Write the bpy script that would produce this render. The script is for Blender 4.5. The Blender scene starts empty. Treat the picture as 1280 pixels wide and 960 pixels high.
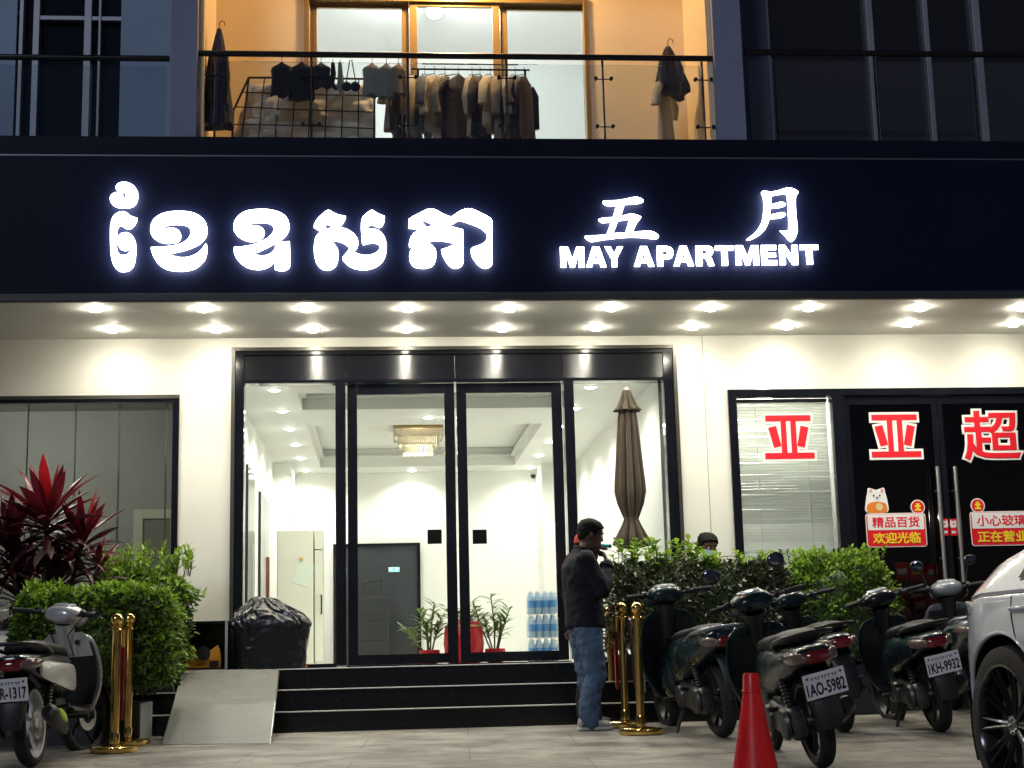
import bpy, bmesh, math, random
import numpy as np
from mathutils import Vector, Matrix, Euler, noise
R = math.radians
PI = math.pi
SC = bpy.context.scene
COL = SC.collection
random.seed(7)

# ------------------------------------------------------------------ camera
CAM_LOC = Vector((0.0, -13.6, 0.53))
FPX = 1900.0
CAM_ROT = (Matrix.Rotation(R(-5.1), 3, 'Z') @ Matrix.Rotation(R(90 + 10.3), 3, 'X') @ Matrix.Rotation(R(-1.4), 3, 'Z'))
cd = bpy.data.cameras.new('camera')
cam = bpy.data.objects.new('camera', cd)
COL.objects.link(cam)
cam.matrix_world = Matrix.Translation(CAM_LOC) @ CAM_ROT.to_4x4()
cd.sensor_width = 36.0
cd.lens = 36.0 * FPX / 1280.0
cd.clip_start = 0.1
cd.clip_end = 500.0
SC.camera = cam

# ------------------------------------------------------------------ night sky, faint street light, exposure
w = bpy.data.worlds.new('World')
SC.world = w
w.use_nodes = True
nt = w.node_tree
bg = nt.nodes['Background']
sky = nt.nodes.new('ShaderNodeTexSky')
sky.sky_type = 'NISHITA'
sky.sun_disc = False
sky.sun_elevation = R(35)
sky.sun_rotation = R(160)
tint = nt.nodes.new('ShaderNodeMix')
tint.data_type = 'RGBA'
tint.blend_type = 'MULTIPLY'
tint.inputs[0].default_value = 1.0
tint.inputs[7].default_value = (0.72, 0.75, 1.0, 1)
nt.links.new(sky.outputs[0], tint.inputs[6])
nt.links.new(tint.outputs[2], bg.inputs[0])
bg.inputs[1].default_value = 0.0050          # night: the sky all but dark
sd = bpy.data.lights.new('street_glow', 'SUN')
sd.energy = 0.42
sd.angle = R(12)
sd.color = (0.80, 0.88, 1.0)
sun = bpy.data.objects.new('street_glow', sd)
COL.objects.link(sun)
sun.rotation_euler = Vector((0.42, 0.80, -0.52)).to_track_quat('-Z', 'Y').to_euler()

SC.view_settings.view_transform = 'Standard'
SC.view_settings.look = 'None'
SC.view_settings.gamma = 1.0
SC.view_settings.use_curve_mapping = False
SC.view_settings.exposure = 0.55
SC.render.engine = 'CYCLES'
cy = SC.cycles
cy.max_bounces = 7
cy.diffuse_bounces = 4
cy.glossy_bounces = 4
cy.transmission_bounces = 4
cy.transparent_max_bounces = 24
cy.caustics_reflective = False
cy.caustics_refractive = False
cy.sample_clamp_indirect = 4.0
cy.use_denoising = True
cy.use_light_tree = True

# ------------------------------------------------------------------ survey: picture point -> point on a known wall or on the ground
def ray(u, v):
    return CAM_ROT @ Vector(((u - 640) / FPX, -(v - 480) / FPX, -1.0))
def P(u, v, Y):
    r = ray(u, v)
    return CAM_LOC + r * ((Y - CAM_LOC.y) / r.y)
def PZ(u, v, z):
    r = ray(u, v)
    return CAM_LOC + r * ((z - CAM_LOC.z) / r.z)
def gz(Y):
    return -0.037 * min(max(0.0, -1.3 - Y), 6.7)
def G(u, v):
    z = 0.0
    for i in range(40):
        p = PZ(u, v, z)
        z = gz(p.y)
    return Vector((p.x, p.y, z))

# ------------------------------------------------------------------ materials
def _nodes(name):
    m = bpy.data.materials.new(name)
    m.use_nodes = True
    t = m.node_tree
    return m, t, t.nodes, t.links, t.nodes['Principled BSDF']

def mat(name, col, rough=0.5, metal=0.0, spec=0.5, coat=0.0, var=None, bump=None, emit=None, alpha=None, trans=0.0, stretch=None, rvar=0.0, sheen=0.0, aniso=0.0, anrot=0.0):
    m, t, N, L, b = _nodes(name)
    b.inputs['Base Color'].default_value = (*col, 1)
    b.inputs['Roughness'].default_value = rough
    b.inputs['Metallic'].default_value = metal
    b.inputs['Specular IOR Level'].default_value = spec
    b.inputs['Coat Weight'].default_value = coat
    b.inputs['Coat Roughness'].default_value = 0.06
    if sheen:
        b.inputs['Sheen Weight'].default_value = sheen
    if aniso:
        b.inputs['Anisotropic'].default_value = aniso
        b.inputs['Anisotropic Rotation'].default_value = anrot
    if emit:
        b.inputs['Emission Color'].default_value = (*emit[0], 1)
        b.inputs['Emission Strength'].default_value = emit[1]
    tc = N.new('ShaderNodeTexCoord')
    vec = tc.outputs['Object']
    if stretch:
        mp = N.new('ShaderNodeMapping')
        mp.inputs['Scale'].default_value = stretch
        L.new(vec, mp.inputs[0])
        vec = mp.outputs[0]
    if var:
        sc, amt = var
        n = N.new('ShaderNodeTexNoise')
        n.inputs['Scale'].default_value = sc
        n.inputs['Detail'].default_value = 6
        L.new(vec, n.inputs['Vector'])
        mr = N.new('ShaderNodeMapRange')
        mr.inputs[1].default_value = 0.3
        mr.inputs[2].default_value = 0.7
        mr.inputs[3].default_value = 1 - amt
        mr.inputs[4].default_value = 1 + amt
        L.new(n.outputs['Fac'], mr.inputs[0])
        mx = N.new('ShaderNodeMix')
        mx.data_type = 'RGBA'
        mx.blend_type = 'MULTIPLY'
        mx.inputs[0].default_value = 1
        mx.inputs[6].default_value = (*col, 1)
        L.new(mr.outputs[0], mx.inputs[7])
        L.new(mx.outputs[2], b.inputs['Base Color'])
        if rvar:
            m2 = N.new('ShaderNodeMapRange')
            m2.inputs[1].default_value = 0.3
            m2.inputs[2].default_value = 0.7
            m2.inputs[3].default_value = max(0.02, rough - rvar)
            m2.inputs[4].default_value = min(1, rough + rvar)
            L.new(n.outputs['Fac'], m2.inputs[0])
            L.new(m2.outputs[0], b.inputs['Roughness'])
    if bump:
        sc, st = bump
        n = N.new('ShaderNodeTexNoise')
        n.inputs['Scale'].default_value = sc
        n.inputs['Detail'].default_value = 4
        L.new(vec, n.inputs['Vector'])
        bp = N.new('ShaderNodeBump')
        bp.inputs['Strength'].default_value = st
        bp.inputs['Distance'].default_value = 0.02
        L.new(n.outputs['Fac'], bp.inputs['Height'])
        L.new(bp.outputs[0], b.inputs['Normal'])
    if trans:
        tr = N.new('ShaderNodeBsdfTranslucent')
        src = b.inputs['Base Color'].links
        if src:
            L.new(src[0].from_socket, tr.inputs[0])
        else:
            tr.inputs[0].default_value = (*col, 1)
        ms = N.new('ShaderNodeMixShader')
        ms.inputs[0].default_value = trans
        L.new(b.outputs[0], ms.inputs[1])
        L.new(tr.outputs[0], ms.inputs[2])
        L.new(ms.outputs[0], N['Material Output'].inputs[0])
    if alpha is not None:
        b.inputs['Alpha'].default_value = alpha
    return m

def glass(name, tint=(0.93, 0.97, 0.94), rough=0.0, ior=1.45, gloss=1.0):
    m, t, N, L, b = _nodes(name)
    N.remove(b)
    tr = N.new('ShaderNodeBsdfTransparent')
    tr.inputs[0].default_value = (*tint, 1)
    gl = N.new('ShaderNodeBsdfGlossy')
    gl.inputs['Color'].default_value = (gloss, gloss, gloss, 1)
    gl.inputs['Roughness'].default_value = rough
    fr = N.new('ShaderNodeFresnel')
    fr.inputs[0].default_value = ior
    ms = N.new('ShaderNodeMixShader')
    L.new(fr.outputs[0], ms.inputs[0])
    L.new(tr.outputs[0], ms.inputs[1])
    L.new(gl.outputs[0], ms.inputs[2])
    L.new(ms.outputs[0], N['Material Output'].inputs[0])
    return m

M = {}
M['cream'] = mat('cream_wall', (0.80, 0.78, 0.715), 0.55, var=(1.1, 0.06), bump=(60, 0.03))
M['soffit'] = mat('soffit_white', (0.88, 0.87, 0.83), 0.6, var=(0.9, 0.05), bump=(2.0, 0.02))
M['white'] = mat('lobby_white', (0.80, 0.805, 0.765), 0.6, var=(1.5, 0.02))
M['ceil'] = mat('lobby_ceiling_white', (0.76, 0.765, 0.735), 0.6)
M['lobbyfloor'] = mat('lobby_tile', (0.55, 0.54, 0.5), 0.15, var=(2, 0.1))
M['blackgloss'] = mat('black_glossy_metal', (0.006, 0.007, 0.011), 0.12, spec=0.5, var=(3, 0.2), rvar=0.05)
M['header'] = mat('black_header_panel', (0.008, 0.009, 0.014), 0.26, spec=0.9, aniso=0.95, anrot=0.25)
M['frameedge'] = mat('dark_bronze_edge', (0.09, 0.085, 0.075), 0.35, metal=0.6)
M['granite'] = mat('black_granite', (0.008, 0.009, 0.011), 0.22, spec=0.4, var=(60, 0.2), rvar=0.06)
M['nosing'] = mat('aluminium_nosing', (0.80, 0.79, 0.75), 0.4, metal=0.25)
M['navy'] = mat('navy_sign_panel', (0.0050, 0.0080, 0.027), 0.5, spec=0.12, var=(0.8, 0.12), rvar=0.05)
M['navytrim'] = mat('navy_parapet', (0.006, 0.009, 0.026), 0.5, spec=0.12, var=(1.2, 0.15))
M['greytrim'] = mat('grey_lower_trim', (0.055, 0.055, 0.062), 0.4, metal=0.3, var=(2, 0.1))
M['silverline'] = mat('silver_line', (0.20, 0.21, 0.26), 0.3, metal=0.8)
M['letter'] = mat('lit_white_acrylic', (0.9, 0.92, 1.0), 0.4, emit=((0.92, 0.94, 1.0), 9.0))
M['lamp'] = mat('lit_downlight_lens', (1, 0.97, 0.85), 0.4, emit=((1.0, 0.95, 0.78), 95.0))
M['lampin'] = mat('lit_indoor_lens', (1, 0.98, 0.92), 0.4, emit=((1.0, 0.97, 0.86), 25.0))
M['bezel'] = mat('white_bezel', (0.8, 0.79, 0.75), 0.35)
M['pier'] = mat('grey_plaster_pier', (0.24, 0.26, 0.40), 0.7, var=(1.1, 0.08), bump=(30, 0.05))
M['bluewall'] = mat('grey_blue_panel', (0.26, 0.36, 0.52), 0.55, var=(1, 0.1))
M['darkglass'] = mat('dark_window_glass', (0.006, 0.009, 0.016), 0.06, spec=0.6)
M['alu'] = mat('aluminium_mullion', (0.34, 0.36, 0.42), 0.45, metal=0.3, var=(3, 0.08))
M['railsteel'] = mat('dark_steel_rail', (0.05, 0.05, 0.06), 0.25, metal=0.9)
M['steel'] = mat('brushed_steel', (0.70, 0.69, 0.66), 0.34, metal=1.0, var=(40, 0.06), stretch=(1, 1, 0.05))
M['balcony'] = mat('balcony_plaster', (0.80, 0.66, 0.45), 0.7, var=(0.8, 0.05), bump=(25, 0.05))
M['gold'] = mat('bronze_gold_frame', (0.42, 0.27, 0.10), 0.35, metal=0.7)
M['roomwhite'] = mat('room_white', (0.80, 0.81, 0.80), 0.7)
M['glass'] = glass('clear_glass', (0.96, 0.975, 0.965))
M['balglass'] = glass('balustrade_glass', (0.90, 0.93, 0.94))
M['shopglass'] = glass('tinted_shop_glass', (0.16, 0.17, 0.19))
M['winglass'] = glass('window_glass', (0.82, 0.84, 0.82))
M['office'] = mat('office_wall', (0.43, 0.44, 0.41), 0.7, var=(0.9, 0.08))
M['brass'] = mat('polished_brass', (0.83, 0.55, 0.17), 0.16, metal=1.0, var=(9, 0.1), rvar=0.06)
M['redrope'] = mat('red_velvet', (0.30, 0.008, 0.018), 0.8, bump=(120, 0.3))
M['black'] = mat('black_plastic', (0.012, 0.012, 0.014), 0.45, var=(8, 0.2))
M['blackrubber'] = mat('tyre_rubber', (0.014, 0.014, 0.015), 0.75, bump=(90, 0.25))
M['whitepaint'] = mat('white_paint', (0.78, 0.78, 0.76), 0.4)
M['red'] = mat('red_gloss', (0.62, 0.012, 0.018), 0.3)
M['stickred'] = mat('sticker_red', (0.72, 0.012, 0.025), 0.4)
M['stickwhite'] = mat('sticker_white', (0.82, 0.80, 0.80), 0.4)
M['yellow'] = mat('sticker_yellow', (0.88, 0.62, 0.03), 0.4)
M['orange'] = mat('orange_felt', (0.62, 0.26, 0.02), 0.7, bump=(70, 0.2), var=(6, 0.1))
M['paper'] = mat('paper', (0.72, 0.80, 0.70), 0.8)

# ------------------------------------------------------------------ mesh builder
class MB:
    def __init__(s):
        s.bm = bmesh.new()
        s.mi = 0
    def _faces(s, vs, fs):
        bv = [s.bm.verts.new(v) for v in vs]
        out = []
        for f in fs:
            try:
                fc = s.bm.faces.new([bv[i] for i in f])
                fc.material_index = s.mi
                out.append(fc)
            except ValueError:
                pass
        return bv
    def box(s, c, d, rot=None):
        c = Vector(c)
        h = Vector(d) / 2
        vs = [Vector((x * h.x, y * h.y, z * h.z)) for x in (-1, 1) for y in (-1, 1) for z in (-1, 1)]
        if rot is not None:
            mm = rot if isinstance(rot, Matrix) else Euler(rot).to_matrix()
            vs = [mm @ v for v in vs]
        s._faces([v + c for v in vs], [(0, 1, 3, 2), (4, 6, 7, 5), (0, 4, 5, 1), (2, 3, 7, 6), (0, 2, 6, 4), (1, 5, 7, 3)])
        return s
    def span(s, x0, x1, y0, y1, z0, z1):
        return s.box(((x0 + x1) / 2, (y0 + y1) / 2, (z0 + z1) / 2), (abs(x1 - x0), abs(y1 - y0), abs(z1 - z0)))
    def loft(s, rings, cap=True, closed=True):
        n = len(rings[0])
        vs = [Vector(p) for r in rings for p in r]
        fs = []
        m = n if closed else n - 1
        for k in range(len(rings) - 1):
            for i in range(m):
                j = (i + 1) % n
                fs.append((k * n + i, k * n + j, (k + 1) * n + j, (k + 1) * n + i))
        if cap and closed:
            fs.append(tuple(range(n))[::-1])
            b = (len(rings) - 1) * n
            fs.append(tuple(b + i for i in range(n)))
        s._faces(vs, fs)
        return s
    def tube(s, pts, r, n=10, cap=True, flat=1.0):
        pts = [Vector(p) for p in pts]
        rs = r if isinstance(r, (list, tuple)) else [r] * len(pts)
        rings = []
        up = None
        for i, p in enumerate(pts):
            d = (pts[min(i + 1, len(pts) - 1)] - pts[max(i - 1, 0)])
            if d.length < 1e-9:
                d = Vector((0, 0, 1))
            d.normalize()
            if up is None:
                up = Vector((0, 0, 1)) if abs(d.z) < 0.9 else Vector((0, 1, 0))
            a = d.cross(up)
            if a.length < 1e-6:
                a = d.orthogonal()
            a.normalize()
            b = a.cross(d).normalized()
            up = b
            rings.append([p + a * (math.cos(2 * PI * k / n) * rs[i]) + b * (math.sin(2 * PI * k / n) * rs[i] * flat) for k in range(n)])
        s.loft(rings, cap)
        return s
    def lathe(s, prof, n=24, mtx=None, cap=True):
        rings = []
        for (r, z) in prof:
            ring = [Vector((r * math.cos(2 * PI * k / n), r * math.sin(2 * PI * k / n), z)) for k in range(n)]
            if mtx is not None:
                ring = [mtx @ v for v in ring]
            rings.append(ring)
        s.loft(rings, cap)
        return s
    def ell(s, c, r, n=14, m=9, rot=None):
        c = Vector(c)
        rings = []
        for j in range(1, m):
            th = PI * j / m
            ring = [Vector((r[0] * math.sin(th) * math.cos(2 * PI * k / n), r[1] * math.sin(th) * math.sin(2 * PI * k / n), -r[2] * math.cos(th))) for k in range(n)]
            if rot is not None:
                mm = rot if isinstance(rot, Matrix) else Euler(rot).to_matrix()
                ring = [mm @ v for v in ring]
            rings.append([v + c for v in ring])
        s.loft(rings)
        return s
    def prism(s, pts, y0, y1):
        """outline in x,z pushed through from y0 to y1"""
        s.loft([[Vector((p[0], y0, p[1])) for p in pts], [Vector((p[0], y1, p[1])) for p in pts]])
        return s
    def quad(s, a, b, c, d):
        s._faces([Vector(a), Vector(b), Vector(c), Vector(d)], [(0, 1, 2, 3)])
        return s
    def build(s, name, mats, parent=None, loc=None, smooth=True, bevel=0, world=True, ang=38, seg=2, sub=0, label=None):
        bm = s.bm
        bmesh.ops.recalc_face_normals(bm, faces=bm.faces)
        me = bpy.data.meshes.new(name)
        off = Vector((0, 0, 0))
        if parent is not None and world:
            off = world_loc(parent)
        if loc is not None:
            off = Vector(loc)
        if off.length:
            bmesh.ops.translate(bm, verts=bm.verts, vec=-off)
        if smooth:
            for f in bm.faces:
                f.smooth = True
            lim = R(ang)
            for e in bm.edges:
                if len(e.link_faces) == 2 and e.calc_face_angle(0) > lim:
                    e.smooth = False
        bm.to_mesh(me)
        bm.free()
        for m_ in (mats if isinstance(mats, (list, tuple)) else [mats]):
            me.materials.append(M[m_] if isinstance(m_, str) else m_)
        o = bpy.data.objects.new(name, me)
        COL.objects.link(o)
        if parent is not None:
            o.parent = parent
        elif loc is not None:
            o.location = off
        if bevel:
            bv = o.modifiers.new('bevel', 'BEVEL')
            bv.width = bevel
            bv.segments = seg
            bv.limit_method = 'ANGLE'
            bv.angle_limit = R(40)
        if sub:
            sb = o.modifiers.new('subsurf', 'SUBSURF')
            sb.levels = sub
            sb.render_levels = sub
        if label:
            o['label'] = label
        return o

def world_loc(o):
    v = Vector((0, 0, 0))
    while o is not None:
        v += o.location
        o = o.parent
    return v

def tag(o, label, cat=None, group=None, kind=None):
    o['label'] = label
    if cat:
        o['category'] = cat
    if group:
        o['group'] = group
    if kind:
        o['kind'] = kind
    return o

def thing(name, label, cat, loc=(0, 0, 0), rz=0.0, group=None, kind='thing'):
    o = bpy.data.objects.new(name, None)
    COL.objects.link(o)
    o.location = loc
    o.rotation_euler = (0, 0, rz)
    o.empty_display_size = 0.1
    return tag(o, label, cat, group, kind)

def copy_tree(o, parent=None):
    c = o.copy()
    COL.objects.link(c)
    c.parent = parent
    for ch in list(o.children):
        copy_tree(ch, c)
    return c

def superring(cx, cz, hw, hh, y, n=20, e=2.4):
    """closed ring in the x,z plane at depth y"""
    out = []
    for k in range(n):
        a = 2 * PI * k / n
        ca, sa = math.cos(a), math.sin(a)
        out.append(Vector((cx + hw * math.copysign(abs(ca) ** (2 / e), ca), y, cz + hh * math.copysign(abs(sa) ** (2 / e), sa))))
    return out

def smooth_closed(pts, per=6):
    """closed smooth outline through pts; a third value marks a corner"""
    n = len(pts)
    out = []
    for i in range(n):
        p1, p2 = pts[i], pts[(i + 1) % n]
        p0 = p1 if len(p1) > 2 else pts[i - 1]
        p3 = p2 if len(p2) > 2 else pts[(i + 2) % n]
        for k in range(per):
            t = k / per
            q = []
            for a in (0, 1):
                q.append(0.5 * (2 * p1[a] + (p2[a] - p0[a]) * t + (2 * p0[a] - 5 * p1[a] + 4 * p2[a] - p3[a]) * t * t + (-p0[a] + 3 * p1[a] - 3 * p2[a] + p3[a]) * t ** 3))
            out.append(tuple(q))
    return out

def curve_obj_mesh(c, name):
    o = bpy.data.objects.new('tmp', c)
    COL.objects.link(o)
    dg = bpy.context.evaluated_depsgraph_get()
    me = bpy.data.meshes.new_from_object(o.evaluated_get(dg))
    me.name = name
    bpy.data.objects.remove(o)
    bpy.data.curves.remove(c)
    return me

FACE = Matrix.Rotation(PI / 2, 4, 'X')       # flat text turned to face the street

def outline_obj(name, loops, depth, material, parent, at, rot=None):
    """filled outline (loops of x,z metres, holes included) with real thickness, facing the street"""
    c = bpy.data.curves.new(name, 'CURVE')
    c.dimensions = '2D'
    c.fill_mode = 'BOTH'
    c.extrude = depth / 2
    for lp in loops:
        sp = c.splines.new('POLY')
        sp.points.add(len(lp) - 1)
        for p, q in zip(sp.points, lp):
            p.co = (q[0], q[1], 0, 1)
        sp.use_cyclic_u = True
    me = curve_obj_mesh(c, name)
    me.transform(rot if rot is not None else FACE)
    me.materials.clear()
    me.materials.append(M[material] if isinstance(material, str) else material)
    o = bpy.data.objects.new(name, me)
    COL.objects.link(o)
    if parent is not None:
        o.parent = parent
        o.location = Vector(at) - world_loc(parent)
    else:
        o.location = at
    return o

def text_obj(name, body, size, material, parent, at, width=None, height=None, depth=0.004, off=0.0, rot=None, local=False):
    """lettering with a set height or width, centred on its point"""
    c = bpy.data.curves.new(name, 'FONT')
    c.body = body
    c.size = size
    c.extrude = depth / 2
    c.resolution_u = 3
    c2 = c.copy()
    me0 = curve_obj_mesh(c2, name)
    co = np.array([v.co[:] for v in me0.vertices])
    bpy.data.meshes.remove(me0)
    lo, hi = co.min(0), co.max(0)
    if off:
        c.extrude = 0
        c.bevel_depth = off
        c.bevel_resolution = 1
    me = curve_obj_mesh(c, name)
    if off:
        me.transform(Matrix.Diagonal((1, 1, depth / (2 * off), 1)))
    cx, cz = (lo[0] + hi[0]) / 2, (lo[1] + hi[1]) / 2
    sx = width / (hi[0] - lo[0]) if width else None
    sy = height / (hi[1] - lo[1]) if height else None
    if sx is None:
        sx = sy if sy else 1.0
    if sy is None:
        sy = sx
    me.transform(Matrix.Diagonal((sx, sy, 1, 1)) @ Matrix.Translation((-cx, -cz, 0)))
    me.transform(rot if rot is not None else FACE)
    me.materials.clear()
    me.materials.append(M[material] if isinstance(material, str) else material)
    o = bpy.data.objects.new(name, me)
    COL.objects.link(o)
    if parent is not None:
        o.parent = parent
        o.location = Vector(at) if local else Vector(at) - world_loc(parent)
    else:
        o.location = at
    return o

def lamp(name, kind, loc, energy, color, size=0.05, angle=100, blend=0.6, aim=None):
    l = bpy.data.lights.new(name, kind)
    l.energy = energy
    l.color = color
    if kind == 'SPOT':
        l.spot_size = R(angle)
        l.spot_blend = blend
        l.shadow_soft_size = size
    elif kind == 'POINT':
        l.shadow_soft_size = size
    o = bpy.data.objects.new(name, l)
    COL.objects.link(o)
    o.location = loc
    if aim is not None:
        o.rotation_euler = (Vector(aim) - Vector(loc)).to_track_quat('-Z', 'Y').to_euler()
    return o
# ================================================================== ground
g = MB()
ys = [70, 8, -1.3, -8.0, -70]
for k in range(4):
    a, b = ys[k], ys[k + 1]
    g.quad((-70, a, gz(a)), (70, a, gz(a)), (70, b, gz(b)), (-70, b, gz(b)))
def ground_mat():
    m, t, N, L, b = _nodes('stone_paving')
    tc = N.new('ShaderNodeTexCoord')
    mp = N.new('ShaderNodeMapping')
    mp.inputs['Rotation'].default_value = (0, 0, R(3))
    L.new(tc.outputs['Object'], mp.inputs[0])
    br = N.new('ShaderNodeTexBrick')
    br.inputs['Scale'].default_value = 1.0
    br.inputs['Mortar Size'].default_value = 0.005
    br.inputs['Mortar Smooth'].default_value = 0.3
    br.inputs['Brick Width'].default_value = 1.5
    br.inputs['Row Height'].default_value = 0.9
    br.inputs['Color1'].default_value = (0.30, 0.278, 0.245, 1)
    br.inputs['Color2'].default_value = (0.285, 0.264, 0.232, 1)
    br.inputs['Mortar'].default_value = (0.15, 0.136, 0.12, 1)
    L.new(mp.outputs[0], br.inputs['Vector'])
    st = N.new('ShaderNodeMapping')
    st.inputs['Scale'].default_value = (1.1, 1.6, 1)
    L.new(tc.outputs['Object'], st.inputs[0])
    n1 = N.new('ShaderNodeTexNoise')
    n1.inputs['Scale'].default_value = 1.6
    n1.inputs['Detail'].default_value = 9
    n1.inputs['Roughness'].default_value = 0.62
    n1.inputs['Distortion'].default_value = 0.6
    L.new(st.outputs[0], n1.inputs['Vector'])
    n2 = N.new('ShaderNodeTexNoise')
    n2.inputs['Scale'].default_value = 55
    n2.inputs['Detail'].default_value = 5
    L.new(tc.outputs['Object'], n2.inputs['Vector'])
    r1 = N.new('ShaderNodeMapRange')
    r1.inputs[1].default_value, r1.inputs[2].default_value = 0.33, 0.68
    r1.inputs[3].default_value, r1.inputs[4].default_value = 0.30, 1.40
    L.new(n1.outputs['Fac'], r1.inputs[0])
    r2 = N.new('ShaderNodeMapRange')
    r2.inputs[3].default_value, r2.inputs[4].default_value = 0.72, 1.28
    L.new(n2.outputs['Fac'], r2.inputs[0])
    n3 = N.new('ShaderNodeTexNoise')
    n3.inputs['Scale'].default_value = 0.75
    n3.inputs['Detail'].default_value = 7
    n3.inputs['Roughness'].default_value = 0.7
    n3.inputs['Distortion'].default_value = 1.2
    L.new(tc.outputs['Object'], n3.inputs['Vector'])
    r3 = N.new('ShaderNodeMapRange')
    r3.inputs[1].default_value, r3.inputs[2].default_value = 0.50, 0.62
    r3.inputs[3].default_value, r3.inputs[4].default_value = 1.06, 0.66
    L.new(n3.outputs['Fac'], r3.inputs[0])
    n4 = N.new('ShaderNodeTexVoronoi')
    n4.inputs['Scale'].default_value = 3.1
    n4.inputs['Randomness'].default_value = 1.0
    L.new(tc.outputs['Object'], n4.inputs['Vector'])
    r4 = N.new('ShaderNodeMapRange')
    r4.inputs[1].default_value, r4.inputs[2].default_value = 0.05, 0.11
    r4.inputs[3].default_value, r4.inputs[4].default_value = 0.55, 1.0
    L.new(n4.outputs['Distance'], r4.inputs[0])
    m34 = N.new('ShaderNodeMath')
    m34.operation = 'MULTIPLY'
    L.new(r3.outputs[0], m34.inputs[0])
    L.new(r4.outputs[0], m34.inputs[1])
    mu0 = N.new('ShaderNodeMath')
    mu0.operation = 'MULTIPLY'
    L.new(m34.outputs[0], mu0.inputs[1])
    mu = N.new('ShaderNodeMath')
    mu.operation = 'MULTIPLY'
    L.new(r1.outputs[0], mu.inputs[0])
    L.new(r2.outputs[0], mu.inputs[1])
    mx = N.new('ShaderNodeMix')
    mx.data_type = 'RGBA'
    mx.blend_type = 'MULTIPLY'
    mx.inputs[0].default_value = 1
    L.new(br.outputs['Color'], mx.inputs[6])
    L.new(mu.outputs[0], mu0.inputs[0])
    L.new(mu0.outputs[0], mx.inputs[7])
    L.new(mx.outputs[2], b.inputs['Base Color'])
    rr = N.new('ShaderNodeMapRange')
    rr.inputs[3].default_value, rr.inputs[4].default_value = 0.45, 0.75
    L.new(n1.outputs['Fac'], rr.inputs[0])
    L.new(rr.outputs[0], b.inputs['Roughness'])
    bp = N.new('ShaderNodeBump')
    bp.inputs['Strength'].default_value = 0.25
    bp.inputs['Distance'].default_value = 0.01
    L.new(n2.outputs['Fac'], bp.inputs['Height'])
    L.new(bp.outputs[0], b.inputs['Normal'])
    return m
M['ground'] = ground_mat()
tag(g.build('ground', 'ground', smooth=False), 'grey brown stone paving of the forecourt', kind='structure')

# ================================================================== apartment building
FY = -1.42          # face of the sign board
SZ = 3.4535         # underside of the soffit
BY = -0.40          # back wall of the first-floor balconies
XL, XR = -8.0, 11.0
LF = 0.505          # lobby floor and landing
bd = thing('apartment_building', 'cream fronted apartment building with dark first floor balconies over a lit soffit', 'building')

def wx(u, v=600):
    return P(u, v, 0).x
def wz(v, u=570):
    return P(u, v, 0).z
WL1 = wx(221.5)               # right edge of the left window opening
WT = P(220, 496, 0).z
D0, D1 = wx(290), wx(850)
DT = 3.35
S0 = wx(916)
ST = P(917, 489, 0).z

b = MB()
b.span(XL, D0, 0, .2, DT, SZ)
b.span(D0, D1, 0, .2, DT, SZ)
b.span(D1, XR, 0, .2, DT, SZ)
b.span(XL, D0, 0, .2, WT, DT)
b.span(WL1, D0, 0, .2, 0, WT)
b.span(XL, WL1, 0, .2, 0, .9)
b.span(XL, -5.0, 0, .2, .9, WT)
b.span(D1, S0, 0, .2, 0, ST)
b.span(D1, XR, 0, .2, ST, DT)
b.span(9.6, XR, 0, .2, 0, ST)
bmesh.ops.remove_doubles(b.bm, verts=b.bm.verts, dist=1e-5)
b.build('facade_wall', 'cream', bd, smooth=False)
b = MB()
x = wx(882, 520)
b.span(x - .004, x + .004, -.002, .01, 0, DT + .1)
b.build('panel_joint', mat('wall_joint', (.42, .40, .34), .7), bd, smooth=False)
# soffit
b = MB()
b.span(XL, XR, -1.40, .2, SZ, SZ + .07)
b.build('soffit', 'soffit', bd, smooth=False)
# first floor slab and upper walls
b = MB()
b.span(XL, XR, -1.30, 0.4, SZ + .075, 4.70)
b.build('floor_slab', 'pier', bd, smooth=False)
PL0, PL1 = P(213, 100, -1.38).x, P(246.5, 100, -1.38).x
PR0, PR1 = P(894, 100, -1.38).x, P(930, 100, -1.38).x
for (a, c) in ((PL0, PL1), (PR0, PR1)):
    b = MB()
    b.span(a, c, -1.38, BY, 4.70, 8.6)
    b.build('pier', 'pier', bd, smooth=False, bevel=.006)
b = MB()
b.span(XL, XR, BY - 1.0, .4, 8.6, 9.2)
b.build('upper_slab', 'pier', bd, smooth=False)
# warm balcony
B0, B1 = P(383, 90, BY).x, P(733, 90, BY).x
BT = 6.55
b = MB()
b.span(PL1 - .001, B0, BY, BY + .15, 4.70, 7.3)
b.span(B1, PR0 + .001, BY, BY + .15, 4.70, 7.3)
b.span(B0, B1, BY, BY + .15, BT, 7.3)
b.span(PL1 + .001, PL1 + .045, -1.32, BY - .001, 4.70, 7.3)
b.span(PR0 - .045, PR0 - .001, -1.32, BY - .001, 4.70, 7.3)
b.build('balcony_wall', 'balcony', bd, smooth=False)
b = MB()
b.span(PL1 + .046, PR0 - .046, -1.36, BY - .002, 7.15, 7.25)
b.build('balcony_ceiling', 'balcony', bd, smooth=False)
# room behind the balcony door
b = MB()
b.span(B0 - .6, B1 + .6, 2.6, 2.7, 4.6, 7.4)
b.span(B0 - .7, B0 - .6, BY + .15, 2.7, 4.6, 7.4)
b.span(B1 + .6, B1 + .7, BY + .15, 2.7, 4.6, 7.4)
b.span(B0 - .6, B1 + .6, BY + .16, 2.7, 7.3, 7.4)
b.span(B0 - .6, B1 + .6, BY + .16, 2.7, 4.6, 4.7)
b.build('bedroom_wall', 'roomwhite', bd, smooth=False)
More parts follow.
